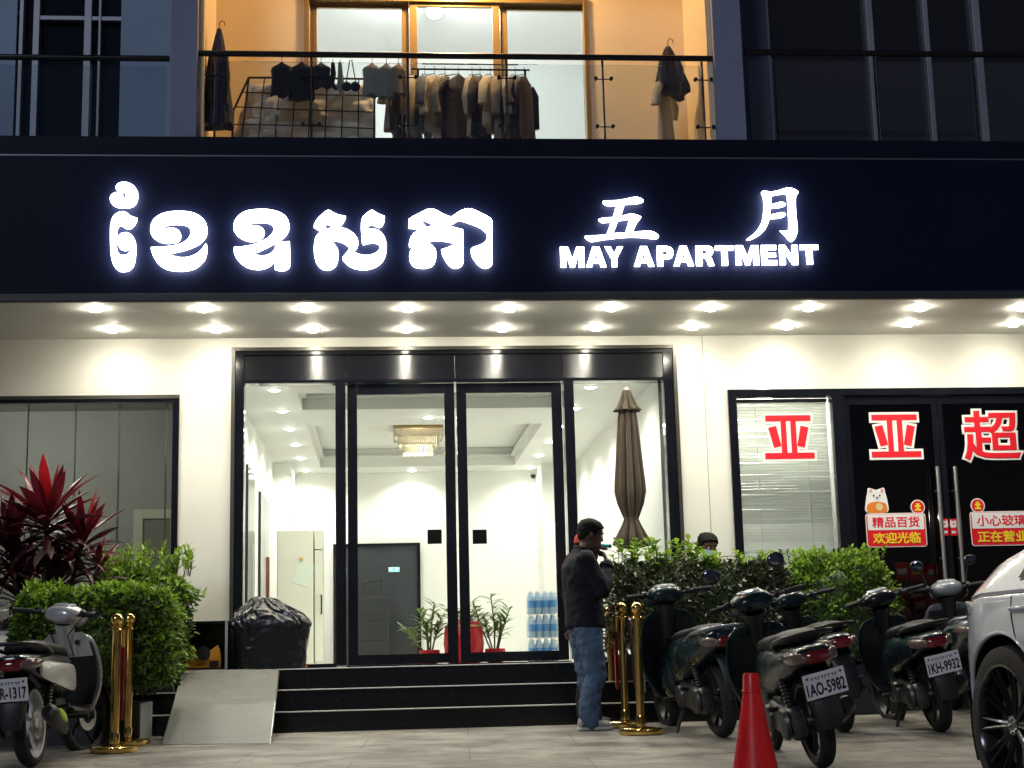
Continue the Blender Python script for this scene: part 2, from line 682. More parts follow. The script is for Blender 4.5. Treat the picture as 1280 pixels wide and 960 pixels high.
# dark balconies: panels, glazing
def bx(u, Y=BY):
    return P(u, 110, Y).x
b = MB()
b.span(XL, bx(18), BY, BY + .2, 4.70, 8.6)
b.span(bx(150), PL0, BY, BY + .2, 4.70, 8.6)
b.build('side_wall', 'bluewall', bd, smooth=False)
b = MB()
b.span(PR1, bx(963), BY, BY + .2, 4.70, 8.6)
b.build('side_wall', mat('navy_panel', (.10, .14, .24), .5, var=(1, .1)), bd, smooth=False)
b = MB()
b.span(bx(18), bx(150), BY + .1, BY + .12, 4.70, 8.6)
b.build('window_pane', 'darkglass', bd, smooth=False)
b = MB()
b.span(bx(963), XR, BY + .1, BY + .12, 4.70, 8.6)
b.build('window_pane', 'darkglass', bd, smooth=False)
for (u, wd) in ((23, 5), (42, 8), (107, 9), (122, 3), (151, 4)):
    b = MB()
    b.span(bx(u - wd / 2), bx(u + wd / 2), BY + .02, BY + .10, 4.70, 8.6)
    b.build('mullion', 'alu', bd, smooth=False, bevel=.003)
for (u, wd) in ((1094, 8), (1165, 6), (1229, 9), (965, 3)):
    b = MB()
    b.span(bx(u - wd / 2), bx(u + wd / 2), BY + .02, BY + .10, 4.70, 8.6)
    b.build('mullion', 'alu', bd, smooth=False, bevel=.003)
for (u0, u1, v) in ((-40, 26, 13), (45, 104, 20), (111, 151, 21)):
    b = MB()
    z = P(u0, v, BY).z
    b.span(bx(u0), bx(u1), BY + .03, BY + .09, z - .02, z + .02)
    b.build('transom', 'alu', bd, smooth=False, bevel=.003)
# building mass behind so that no light leaks in from the back
b = MB()
b.span(XL, XR, 9.0, 9.2, 0, 9.2)
b.span(XL - .2, XL, -.0, 9.2, 0, 9.2)
b.span(XR, XR + .2, -.0, 9.2, 0, 9.2)
b.span(XL, XR, .42, 9.0, SZ + .3, SZ + .42)
b.build('rear_wall', 'office', bd, smooth=False)

# ------------------------------------------------------------------ lobby shell
LX0, LX1, LY = -1.36, 2.60, 7.2
b = MB()
b.span(LX0, LX1, .02, LY, LF - .1, LF)
b.build('lobby_floor', 'lobbyfloor', bd, smooth=False)
b = MB()
b.span(LX0 - .1, LX0, .205, LY + .1, LF - .1, 3.45)
b.span(LX1, LX1 + .1, .205, LY + .1, LF - .1, 3.45)
b.span(LX0, LX1, LY, LY + .1, LF - .1, 3.45)
b.span(P(346, 600, 6.0).x - .4, P(363, 600, 6.0).x, 6.0, LY - .002, LF, 3.1)
b.span(P(677, 600, 6.4).x, LX1 - .002, 6.4, LY - .002, LF, 3.1)
b.build('lobby_wall', 'white', bd, smooth=False)
c1a, c1b = .9, PZ(520, 511, 3.1).y
c2a, c2b = PZ(520, 531, 3.1).y, PZ(520, 583, 3.1).y
cx0, cx1 = PZ(392, 558, 3.1).x, PZ(660, 556, 3.1).x
b = MB()
for (ya, yb) in ((.205, c1a), (c1b, c2a), (c2b, LY)):
    b.span(cx0, cx1, ya, yb, 3.1, 3.34)
b.span(LX0, cx0, .205, LY, 3.1, 3.34)
b.span(cx1, LX1, .205, LY, 3.1, 3.34)
b.span(LX0, LX1, .205, LY, 3.342, 3.40)
b.build('lobby_ceiling', 'ceil', bd, smooth=False)
# cornice lip round the coffers
b = MB()
for (ya, yb) in ((c1a, c1b), (c2a, c2b)):
    b.span(cx0, cx0 + .05, ya, yb, 3.22, 3.25)
    b.span(cx1 - .05, cx1, ya, yb, 3.22, 3.25)
    b.span(cx0 + .05, cx1 - .05, yb - .05, yb, 3.22, 3.25)
    b.span(cx0 + .05, cx1 - .05, ya, ya + .05, 3.22, 3.25)
b.build('coffer_lip', 'ceil', bd, smooth=False)
# doors in the left wall of the lobby
def on_x(u, v, X):
    r = ray(u, v)
    return CAM_LOC + r * ((X - CAM_LOC.x) / r.x)
for (u0, v0, u1) in ((307, 580, 315.5), (323, 614, 333)):
    p = on_x(u0, v0, LX0)
    q = on_x(u1, v0 + 12, LX0)
    y0, y1 = min(p.y, q.y), max(p.y, q.y)
    z = p.z
    t = MB()
    t.span(LX0 + .001, LX0 + .03, y0, y1, LF, z)
    d = t.build('lobby_door', 'blackgloss', bd, smooth=False, bevel=.004)
    t = MB()
    t.span(LX0 + .03, LX0 + .05, y1 - .2, y1 - .1, LF + .7, LF + 1.3)
    t.build('door_panel', mat('door_strip', (.45, .12, .09), .5) if u0 > 320 else 'paper', d, smooth=False)

# ------------------------------------------------------------------ sign board with its lit letters
sg = thing('sign_board', 'long dark navy sign board with glowing white Khmer, Chinese and English lettering', 'shop sign', (1.1, FY, SZ))
b = MB()
xs = [XL, P(-60, 280, FY).x, P(1172, 280, FY).x, XR]
b.span(xs[0], xs[2] - .002, FY, FY + .11, 3.526, 4.683)
b.span(xs[2] + .002, xs[3], FY, FY + .11, 3.526, 4.683)
b.build('panel', 'navy', sg, smooth=False, bevel=.002)
b = MB()
b.span(XL, XR, FY + .004, FY + .11, 4.697, 4.858)
b.build('top_band', 'navytrim', sg, smooth=False, bevel=.003)
b = MB()
b.span(XL, XR, FY - .004, FY + .11, 4.684, 4.696)
b.build('silver_strip', 'silverline', sg, smooth=False)
b = MB()
b.span(XL, XR, FY - .006, FY + .11, 3.459, 3.525)
b.build('bottom_band', 'greytrim', sg, smooth=False, bevel=.004)

KH = []
KH.append(('zoom', 130, 220, 7.679, [[(115, 110), (125, 85), (155, 65), (200, 60), (250, 72), (295, 105), (320, 150), (325, 200), (315, 250), (290, 285), (250, 303), (180, 308), (120, 298), (80, 270), (60, 230), (62, 200), (80, 175), (110, 160), (145, 162), (175, 175), (190, 200), (185, 222), (158, 238, 1), (165, 246), (190, 238), (208, 215), (212, 190), (198, 165), (170, 152), (135, 142), (118, 125)]]))
KH.append(('zoom', 130, 220, 7.679, [[(62, 500), (68, 450), (90, 390), (130, 355), (180, 342), (215, 352), (245, 375), (280, 395), (318, 403, 1), (316, 430), (300, 465), (265, 500), (235, 510), (205, 503), (180, 485), (155, 480), (135, 495), (127, 530), (120, 600), (120, 680), (130, 725), (155, 755), (190, 762), (225, 752), (248, 728), (250, 705, 1), (238, 700), (225, 712), (200, 716), (165, 705), (140, 670), (130, 625), (137, 585), (160, 556), (200, 543), (245, 553), (280, 585), (302, 640), (306, 720), (300, 800), (285, 860), (255, 900), (215, 916), (160, 916), (115, 885), (85, 830), (68, 750), (62, 640)]]))
KH.append(('zoom', 130, 220, 7.679, [[(447, 520), (455, 460), (490, 405), (560, 362), (640, 343), (740, 338), (840, 350), (910, 380), (965, 430), (988, 490), (990, 540), (975, 590), (935, 640), (870, 680), (790, 710), (700, 732), (625, 745, 1), (680, 772), (740, 783), (810, 778), (880, 752), (935, 710), (972, 655, 1), (985, 655, 1), (988, 720), (975, 790), (930, 850), (860, 895), (770, 914), (680, 912), (600, 895), (530, 850), (480, 780), (455, 710), (450, 686, 1), (520, 682), (600, 678), (680, 667), (750, 645), (800, 610), (828, 570), (833, 530), (820, 495), (780, 475), (720, 466), (650, 468), (600, 480), (565, 505), (553, 530), (560, 545, 1), (575, 525), (600, 507), (640, 500), (690, 508), (725, 535), (738, 575), (728, 615), (700, 637), (650, 646), (580, 645), (520, 625), (475, 590), (453, 555)]]))
KH.append(('zoom', 285, 250, 10.108, [[(72, 350), (80, 285), (115, 220), (180, 165), (270, 130), (400, 118), (520, 122), (620, 145), (700, 185), (750, 240), (772, 310), (768, 380), (740, 440), (690, 490), (640, 530, 1), (700, 532), (778, 525, 1), (780, 600), (785, 700), (787, 790), (775, 850), (730, 888), (660, 893), (600, 885, 1), (592, 860), (590, 760, 1), (560, 810), (500, 855), (420, 877), (340, 877), (250, 855), (170, 805), (110, 735), (80, 670), (78, 596, 1), (160, 592), (250, 580), (350, 555), (440, 515), (510, 475), (560, 425), (578, 375), (568, 330), (530, 303), (470, 288), (400, 285), (330, 290), (265, 312), (225, 345), (213, 375), (225, 395, 1), (245, 360), (280, 335), (330, 325), (390, 332), (440, 365), (460, 410), (448, 460), (410, 500), (350, 522), (280, 525), (190, 500), (120, 450), (82, 395)],
    [(312, 675, 1), (380, 655), (470, 615), (540, 580), (600, 548, 1), (597, 600), (570, 650), (510, 690), (440, 706), (370, 698)]]))
KH.append(('zoom', 385, 250, 10.108, [[(75, 345, 1), (85, 300), (120, 240), (180, 180), (240, 135), (275, 133), (320, 160), (390, 190), (475, 205, 1), (470, 240), (440, 295), (398, 350, 1), (460, 360), (530, 390), (590, 440), (625, 500), (632, 560), (615, 610), (580, 660, 1), (640, 685), (720, 700), (800, 692), (870, 660), (905, 620), (903, 580), (870, 552), (810, 545), (750, 552), (700, 568, 1), (685, 540), (678, 450), (672, 350), (680, 250), (720, 190), (800, 130), (840, 145), (900, 180), (967, 205, 1), (965, 260), (945, 315), (905, 347), (870, 340), (830, 322), (795, 318), (760, 335), (742, 375, 1), (790, 367), (850, 370), (905, 395), (955, 450), (982, 520), (990, 610), (975, 710), (930, 790), (860, 845), (780, 875), (690, 882), (600, 870), (520, 835), (460, 780), (437, 740), (450, 710), (490, 665), (520, 615), (500, 580), (450, 548), (400, 528), (340, 520), (275, 530, 1), (320, 550), (355, 590), (378, 640), (383, 710), (370, 790), (340, 845), (290, 880), (230, 888), (170, 870), (120, 815), (90, 740), (78, 650), (80, 560), (95, 480), (130, 430), (180, 397, 1), (130, 380)],
    [(205, 330, 1), (240, 308), (290, 325), (330, 352, 1), (280, 358), (218, 380, 1), (232, 355)],
    [(148, 650, 1), (165, 675), (203, 698, 1), (180, 715), (155, 690)]]))
KH.append(('zoom', 505, 250, 10.108, [[(60, 245, 1), (120, 205), (200, 165), (280, 125), (350, 112), (410, 130), (480, 170), (560, 205), (600, 212, 1), (650, 180), (720, 135), (800, 112), (870, 120), (960, 160), (1050, 205), (1108, 255), (1112, 350), (1112, 500), (1112, 650), (1115, 780), (1100, 830), (1060, 860), (1010, 862), (960, 840), (900, 780), (860, 710), (842, 630, 1), (870, 600), (930, 580), (1000, 550), (1040, 510), (1052, 465), (1035, 415), (980, 365), (900, 325), (800, 290), (720, 265), (680, 265), (620, 300), (535, 338, 1), (620, 345), (743, 375, 1), (745, 500), (747, 650), (747, 790), (720, 840), (670, 862), (620, 860), (570, 830), (520, 760), (485, 690), (472, 628, 1), (540, 605), (600, 580), (655, 553, 1), (580, 535), (480, 518), (380, 517), (265, 533, 1), (320, 550), (370, 590), (400, 640), (405, 700), (395, 770), (360, 830), (300, 858), (220, 865), (140, 850), (90, 805), (70, 740), (72, 670), (95, 625), (150, 580, 1), (110, 585), (70, 602, 1), (65, 560), (80, 490), (120, 425), (195, 380, 1), (150, 365), (62, 357, 1)],
    [(215, 275, 1), (260, 265), (320, 290), (410, 330, 1), (330, 335), (245, 356, 1), (268, 328)],
    [(136, 680), (148, 676), (158, 700), (150, 722), (138, 710)]]))
CN = []
CN.append(('zoom', 725, 230, 11.636, [[(330, 265), (350, 250), (450, 245), (560, 238), (680, 215), (800, 193), (870, 205), (920, 243), (890, 275), (780, 290), (645, 300, 1), (620, 380), (590, 470, 1), (660, 455), (730, 435), (800, 445), (870, 470), (882, 495), (830, 560), (790, 640), (762, 705, 1), (880, 692), (1000, 685), (1080, 705), (1140, 755), (1125, 792), (1060, 797), (900, 780), (750, 775), (600, 782), (450, 798), (300, 818), (180, 838), (130, 825), (90, 795), (68, 770), (100, 757), (230, 752), (385, 740, 1), (420, 650), (450, 548, 1), (380, 560), (320, 562), (285, 540), (270, 518), (320, 500), (400, 492), (485, 485, 1), (505, 400), (525, 315, 1), (430, 322), (370, 305)],
    [(550, 535, 1), (640, 525), (720, 508, 1), (695, 600), (662, 710, 1), (570, 715), (478, 722, 1), (515, 630)]]))
CN.append(('zoom', 925, 225, 11.29, [[(300, 180, 1), (320, 160), (360, 158), (430, 170), (520, 155), (600, 130), (680, 113), (750, 125), (820, 165, 1), (810, 200), (785, 240), (780, 330), (785, 450), (795, 560), (808, 680), (800, 760), (765, 840), (720, 870), (680, 840), (630, 785), (565, 718, 1), (610, 722), (685, 720, 1), (688, 600), (680, 450), (672, 320), (665, 230), (640, 200), (560, 203), (438, 225, 1), (437, 350, 1), (490, 335), (570, 313), (620, 325), (642, 352), (610, 375), (540, 390), (430, 400, 1), (422, 495, 1), (490, 480), (580, 460), (630, 470), (640, 495), (610, 520), (540, 540), (412, 545, 1), (390, 620), (350, 700), (280, 770), (190, 825), (110, 852), (95, 838), (130, 810), (200, 755), (260, 685), (305, 600), (328, 500), (335, 380), (330, 270)]]))
LY_ = FY - .045         # mid plane of the letters, standing off the panel
def sign_outline(name, spec):
    _, u0, v0, sc, loops = spec
    out = []
    for lp in loops:
        out.append([(P(u0 + a / sc, v0 + c / sc, LY_).x, P(u0 + a / sc, v0 + c / sc, LY_).z) for a, c in smooth_closed(lp, 5)])
    cx = sum(p[0] for p in out[0]) / len(out[0])
    cz = sum(p[1] for p in out[0]) / len(out[0])
    outline_obj(name, [[(p[0] - cx, p[1] - cz) for p in lp] for lp in out], .016, 'letter', sg, (cx, LY_, cz))
for sp in KH:
    sign_outline('khmer_letter', sp)
for sp in CN:
    sign_outline('chinese_character', sp)
GL = {
 'M': [[(0, 0), (0, 1), (.31, 1), (.5, .4), (.69, 1), (1, 1), (1, 0), (.77, 0), (.77, .7), (.59, 0), (.41, 0), (.23, .7), (.23, 0)]],
 'A': [[(0, 0), (.34, 1), (.66, 1), (1, 0), (.73, 0), (.67, .19), (.33, .19), (.27, 0)], [(.40, .39), (.5, .72), (.6, .39)]],
 'Y': [[(0, 1), (.31, 1), (.5, .62), (.69, 1), (1, 1), (.64, .4), (.64, 0), (.36, 0), (.36, .4)]],
 'P': [[(0, 0, 1), (0, 1, 1), (.58, 1, 1), (.82, .96), (.98, .82), (1, .67), (.96, .5), (.82, .39), (.58, .35, 1), (.34, .35, 1), (.34, 0, 1)], [(.34, .78, 1), (.48, .78), (.6, .75), (.645, .67), (.6, .59), (.48, .56), (.34, .56, 1)]],
 'R': [[(0, 0, 1), (0, 1, 1), (.6, 1, 1), (.83, .96), (.95, .84), (.96, .70), (.89, .54), (.72, .46, 1), (.86, .36), (.93, .16), (1, 0, 1), (.69, 0, 1), (.61, .24), (.53, .36), (.40, .39, 1), (.33, .39, 1), (.33, 0, 1)], [(.33, .79, 1), (.48, .79), (.59, .76), (.63, .69), (.59, .62), (.48, .59), (.33, .59, 1)]],
 'T': [[(0, 1), (1, 1), (1, .77), (.66, .77), (.66, 0), (.34, 0), (.34, .77), (0, .77)]],
 'E': [[(0, 0), (0, 1), (.97, 1), (.97, .78), (.36, .78), (.36, .61), (.92, .61), (.92, .4), (.36, .4), (.36, .22), (1, .22), (1, 0)]],
 'N': [[(0, 0), (0, 1), (.31, 1), (.7, .4), (.7, 1), (1, 1), (1, 0), (.7, 0), (.3, .6), (.3, 0)]],
}
for ch, u0, u1 in (('M', 700.6, 730.2), ('A', 732.6, 757.6), ('Y', 756.4, 779), ('A', 792.4, 817.2), ('P', 821.5, 841.4), ('A', 841.8, 866.6), ('R', 870, 892.3), ('T', 894.6, 916.7), ('M', 919.8, 948.2), ('E', 951.9, 971), ('N', 974.5, 997), ('T', 1000.3, 1022.9)):
    um = (u0 + u1) / 2
    vt, vb = 309.0 - (um - 700) * .0085, 334.3 - (um - 700) * .0125
    c0 = P(um, (vt + vb) / 2, LY_)
    wd = P(u1, vb, LY_).x - P(u0, vb, LY_).x
    ht = P(um, vt, LY_).z - P(um, vb, LY_).z
    loops = []
    for lp in GL[ch]:
        q = smooth_closed(lp, 4) if ch in 'PR' else lp
        loops.append([((p[0] - .5) * wd, (p[1] - .5) * ht) for p in q])
    outline_obj('letter', loops, .016, 'letter', sg, (c0.x, LY_, c0.z))

# ------------------------------------------------------------------ soffit downlights
ordw = ['first', 'second', 'third', 'fourth', 'fifth', 'sixth', 'seventh', 'eighth', 'ninth', 'tenth']
WARM = (1.0, 0.95, 0.775)
def downlight(p, label, group, energy, angle, col, lens, rad=.056, aim=None):
    t = thing('downlight', label, 'downlight', p, 0, group)
    b = MB()
    b.lathe([(rad * 1.28, 0), (rad * 1.28, -.004), (rad * 1.05, -.010), (rad, -.008), (rad, 0)], 24)
    b.build('bezel', 'bezel', t, world=False)
    b = MB()
    b.lathe([(rad * .98, -.002), (rad * .93, -.016), (rad * .62, -.028), (rad * .1, -.031)] if lens == 'lamp' else [(rad * .98, -.002), (rad * .9, -.012), (rad * .55, -.019), (rad * .1, -.021)], 20)
    b.build('lens', lens, t, world=False)
    q = Vector(p) - Vector((0, 0, .036))
    l = lamp('downlight_lamp', 'SPOT', q, energy, col, .045, angle, .75)
    lamp('downlight_halo_fill', 'POINT', q - Vector((0, 0, .05)), 0.45 if lens == 'lamp' else .25, col, .03)  # extra point lamp added to brighten the ceiling round each lens
    return t
FRONT = [(119, 385), (254, 385), (383, 385), (510, 385), (636, 385), (764, 384), (888, 384), (1011, 384), (1150, 384), (1278, 384)]
BACK = [(140, 411), (270, 411), (391, 411), (508, 411), (628, 410), (745, 409), (866, 408), (984, 407), (1134, 404), (1267, 404)]
for i, (u, v) in enumerate(FRONT):
    downlight(PZ(u, v, SZ), 'lit soffit downlight, %s from the left in the row below the sign board' % ordw[i], 'soffit downlights', 36, 160, WARM, 'lamp')
for i, (u, v) in enumerate(BACK):
    downlight(PZ(u, v, SZ), 'lit soffit downlight, %s from the left in the row nearer the wall' % ordw[i], 'soffit downlights', 15, 172, WARM, 'lamp')
INW = (1.0, 0.985, 0.89)
for i in range(6):
    y = .66 + 1.22 * i
    downlight((-.98, y, 3.1), 'lit lobby downlight, %s from the glass doors along the left wall' % ordw[i], 'lobby downlights', 54, 160, INW, 'lampin')
    downlight((2.03, y, 3.1), 'lit lobby downlight, %s from the glass doors along the right wall' % ordw[i], 'lobby downlights', 54, 160, INW, 'lampin')
p = PZ(536, 519, 3.1)
downlight((p.x, (c1b + c2a) / 2, 3.1), 'round lit lobby downlight on the ceiling beam in front of the chandelier', 'lobby downlights', 36, 155, INW, 'lampin')
downlight((PZ(513, 598, 3.1).x, LY - .3, 3.1), 'round lit lobby downlight at the back wall, alone beyond the chandelier', 'lobby downlights', 44, 150, INW, 'lampin')

# ------------------------------------------------------------------ glass entrance
en = thing('glass_entrance', 'wide black framed glass entrance with a pair of doors and two side panes', 'entrance door', (.7, 0, LF))
TR0, TR1 = wz(477.6), wz(473.4)
b = MB()
b.span(D0 - .012, D0 + .022, -.035, .16, LF, DT + .012)
b.span(D1 - .022, D1 + .012, -.035, .16, LF, DT + .012)
b.span(D0 + .022, D1 - .022, -.035, .16, DT - .022, DT + .012)
b.build('outer_trim', 'frameedge', en, smooth=False, bevel=.003)
b = MB()
b.span(D0 + .023, wx(304.5), -.02, .14, LF, DT - .023)
b.span(wx(834.5), D1 - .023, -.02, .14, LF, DT - .023)
b.span(wx(304.5), wx(834.5), -.02, .14, wz(443), DT - .023)
b.span(wx(304.5), wx(834.5), -.022, .14, TR0, TR1)
b.span(wx(419.5), wx(432.2), -.02, .14, LF + .02, TR0)
b.span(wx(708), wx(720.3), -.02, .14, LF + .02, TR0)
b.span(wx(304.5), wx(419.5), -.02, .14, LF, LF + .035)
b.span(wx(720.3), wx(834.5), -.02, .14, LF, LF + .035)
b.span(wx(432.2), wx(708), .0, .12, LF, LF + .012)
b.build('frame', 'blackgloss', en, smooth=False, bevel=.004)
b = MB()
xm = wx(536)
for (a, c) in ((wx(304.5), wx(432)), (wx(432) + .004, wx(571)), (wx(571) + .004, wx(706)), (wx(706) + .004, wx(834.5))):
    b.span(a + .001, c - .001, .0, .1, TR1, wz(443))
b.build('header_panel', 'header', en, smooth=False, bevel=.002)
for (a, c) in ((305, 419), (720.8, 834)):
    b = MB()
    b.span(wx(a), wx(c), .05, .058, LF + .036, TR0 - .001)
    b.build('side_pane', 'glass', en, smooth=False)
for (a, c, ga, gc, sgn) in ((434.6, 569.7, 446.8, 557, 1), (572.4, 705.4, 584.8, 692.7, -1)):
    zt, zb = TR0 - .006, LF + .016
    g0, g1 = wz(491), wz(816)
    b = MB()
    b.span(wx(a), wx(ga), .02, .075, zb, zt)
    b.span(wx(gc), wx(c), .02, .075, zb, zt)
    b.span(wx(ga), wx(gc), .02, .075, g0, zt)
    b.span(wx(ga), wx(gc), .02, .075, zb, g1)
    d = b.build('door_leaf', 'blackgloss', en, smooth=False, bevel=.004)
    b = MB()
    b.span(wx(ga) + .001, wx(gc) - .001, .044, .052, g1, g0)
    b.build('door_pane', 'glass', d, smooth=False)
    u = 543.5 if sgn > 0 else 600
    b = MB()
    c0 = P(u, 670.5, 0)
    b.box((c0.x, .038, c0.z), (.128, .012, .128))
    b.build('push_plate', mat('matt_black', (.004, .004, .005), .8, spec=.1), d, smooth=False, bevel=.004)

# ------------------------------------------------------------------ entrance steps
stp = thing('entrance_steps', 'three black granite entrance steps with bright metal edges', 'steps', (.8, -.47, 0))
SY = -1.0
SX0, SX1 = P(118, 900, SY).x, P(984, 880, SY).x
RI = LF / 3
ysteps = [SY, SY + .3, SY + .6]
for k in range(3):
    b = MB()
    y1 = ysteps[k + 1] if k < 2 else -.004
    b.span(SX0, SX1, ysteps[k] + .006, y1 + (.006 if k < 2 else 0), 0 if k == 0 else 0, RI * (k + 1) - .004)
    o = b.build('step', 'granite', stp, smooth=False, bevel=.003)
    b = MB()
    b.span(SX0, SX1, ysteps[k], ysteps[k] + .05, RI * (k + 1) - .009, RI * (k + 1))
    b.build('edge_strip', 'nosing', o, smooth=False, bevel=.002)
b = MB()
b.span(SX0, D1 + .3, SY + .66, -.004, LF - .003, LF)
b.build('landing_slab', mat('pale_landing', (.38, .37, .34), .35, var=(3, .1)), stp, smooth=False)

# ------------------------------------------------------------------ left window
lw = thing('office_window', 'wide black framed shop window left of the entrance with a dim room behind', 'window', (-3.3, 0, .9))
b = MB()
f0 = .05
b.span(-5.0, WL1 + .012, -.03, .1, WT - .05, WT + .012)
b.span(-5.0, WL1 - .05, -.03, .1, .9, .95)
b.span(WL1 - .045, WL1 + .012, -.03, .1, .9, WT - .05)
b.build('frame', 'blackgloss', lw, smooth=False, bevel=.004)
b = MB()
b.span(-5.0, WL1 + .014, -.034, -.031, WT - .018, WT + .014)
b.build('frame_lip', 'frameedge', lw, smooth=False)
b = MB()
b.span(-5.0, WL1 - .046, .04, .05, .951, WT - .051)
b.build('pane', 'winglass', lw, smooth=False)
for u in (93, 148, 207, 33):
    b = MB()
    xx = P(u, 600, .06).x
    b.span(xx - .006, xx + .006, .052, .062, .955, WT - .055)
    b.build('glass_joint', mat('pale_joint', (.55, .56, .45), .5), lw, smooth=False)
# dim office room
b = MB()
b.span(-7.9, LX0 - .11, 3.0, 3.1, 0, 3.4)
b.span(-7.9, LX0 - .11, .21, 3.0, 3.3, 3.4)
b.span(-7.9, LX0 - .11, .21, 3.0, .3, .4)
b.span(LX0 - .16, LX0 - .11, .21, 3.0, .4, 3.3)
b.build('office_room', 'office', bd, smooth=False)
df = thing('inner_doorway', 'pale framed doorway seen dimly through the left window', 'doorway', (P(190, 690, 2.98).x, 2.98, .4))
xa, xb = P(166.5, 690, 2.98).x, P(213, 690, 2.98).x + .1
zt = P(190, 637, 2.98).z
b = MB()
b.span(xa, xa + .1, 2.95, 2.998, .4, zt)
b.span(xb - .1, xb, 2.95, 2.998, .4, zt)
b.span(xa + .1, xb - .1, 2.95, 2.998, zt - .1, zt)
b.build('frame', mat('pale_frame', (.75, .75, .6), .5), df, smooth=False, bevel=.005)
b = MB()
b.span(xa + .1, xb - .1, 2.975, 2.997, .4, zt - .1)
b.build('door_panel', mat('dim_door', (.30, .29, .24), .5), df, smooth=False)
lamp('office_lamp', 'POINT', (-3.6, 1.4, 3.1), 30, (1.0, .98, .90), .12)

# ------------------------------------------------------------------ shop front on the right
sh = thing('shop_front', 'black glazed shop front with a blind-covered window and double glass doors', 'shop front', (6.2, 0, .2))
SF = .16
q0, q1, q2, q3 = wx(925), wx(1045), wx(1060), wx(1177.5)
q4 = q3 + (q3 - q2)
b = MB()
b.span(S0 - .012, q0, -.03, .12, 0, ST + .012)
b.span(q0, 9.6, -.03, .12, ST - .055, ST + .012)
b.span(q1, q2, -.03, .12, SF, ST - .055)
b.span(q4 + .01, 9.6, -.03, .12, SF, ST - .055)
b.span(q0, 9.6, -.03, .12, 0, SF)
b.span(q0, q1, -.03, .12, SF, SF + .3)
b.build('frame', 'blackgloss', sh, smooth=False, bevel=.004)
b = MB()
b.span(q0, q1, .03, .038, SF + .301, ST - .056)
b.build('window_pane', 'glass', sh, smooth=False)
for (a, c) in ((q2 + .004, q3 - .003), (q3 + .003, q4 + .006)):
    b = MB()
    for (xx0, xx1, zz0, zz1) in ((a, a + .05, SF + .01, ST - .06), (c - .05, c, SF + .01, ST - .06), (a + .05, c - .05, ST - .14, ST - .06), (a + .05, c - .05, SF + .01, SF + .1)):
        b.span(xx0, xx1, .0, .05, zz0, zz1)
    d = b.build('door_leaf', 'blackgloss', sh, smooth=False, bevel=.003)
    b = MB()
    b.span(a + .0505, c - .0505, .02, .03, SF + .101, ST - .141)
    b.build('door_pane', 'shopglass', d, smooth=False)
    for (u, v0, v1, yy) in (((1171.5, 583, 728, -.06),) if a < q3 - .1 else ((1193.5, 583, 728, -.06),)):
        pt, pb = P(u, v0, yy), P(u, v1, yy)
        b = MB()
        b.tube([(pt.x, yy, pt.z), (pt.x, yy, pb.z)], .019, 14)
        h = b.build('pull_handle', 'steel', d)
        b = MB()
        for zz in (pt.z - .22, pb.z + .22):
            b.tube([(pt.x, yy, zz), (pt.x, .02, zz)], .009, 10)
        b.tube([(pt.x - .045, .075, pt.z - .01), (pt.x - .045, .075, pb.z + .01)], .016, 14)
        b.build('handle_mount', 'steel', h)
# shop room
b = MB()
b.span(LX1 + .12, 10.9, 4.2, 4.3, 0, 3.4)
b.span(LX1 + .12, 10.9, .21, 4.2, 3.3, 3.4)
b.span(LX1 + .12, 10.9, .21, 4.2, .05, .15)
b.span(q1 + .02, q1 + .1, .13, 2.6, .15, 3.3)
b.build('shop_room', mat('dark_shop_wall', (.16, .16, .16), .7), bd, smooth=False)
b = MB()
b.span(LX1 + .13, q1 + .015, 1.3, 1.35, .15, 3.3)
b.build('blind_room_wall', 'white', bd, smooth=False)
# venetian blind
vb = thing('venetian_blind', 'pale venetian blind drawn down behind the shop window', 'blind', ((q0 + q1) / 2, .1, ST - .06))
b = MB()
z = ST - .1
rb = random.Random(3)
while z > SF + .35:
    b.box(((q0 + q1) / 2 - .004, .115 + rb.uniform(-.001, .001), z), (q1 - q0 - .03, .036, .0016), (R(52 + rb.uniform(-3, 3)), R(rb.uniform(-.25, .25)), 0))
    z -= .027
b.build('slats', mat('blind_slat', (.78, .79, .75), .5, trans=.5), vb, smooth=False)
b = MB()
b.span(q0 + .012, q1 - .012, .095, .135, ST - .095, ST - .06)
b.build('head_rail', 'whitepaint', vb, smooth=False, bevel=.003)
for xx in (q0 + .2, q1 - .22):
    b = MB()
    b.tube([(xx, .094, ST - .1), (xx, .094, SF + .36)], .0022, 6)
    b.build('cord', 'whitepaint', vb)
lamp('blind_room_lamp', 'POINT', (q0 + .45, .8, 2.75), 110, (1.0, .99, .90), .1)
lamp('shop_lamp', 'POINT', (6.0, 2.2, 2.9), 3.0, (1.0, .75, .55), .15)
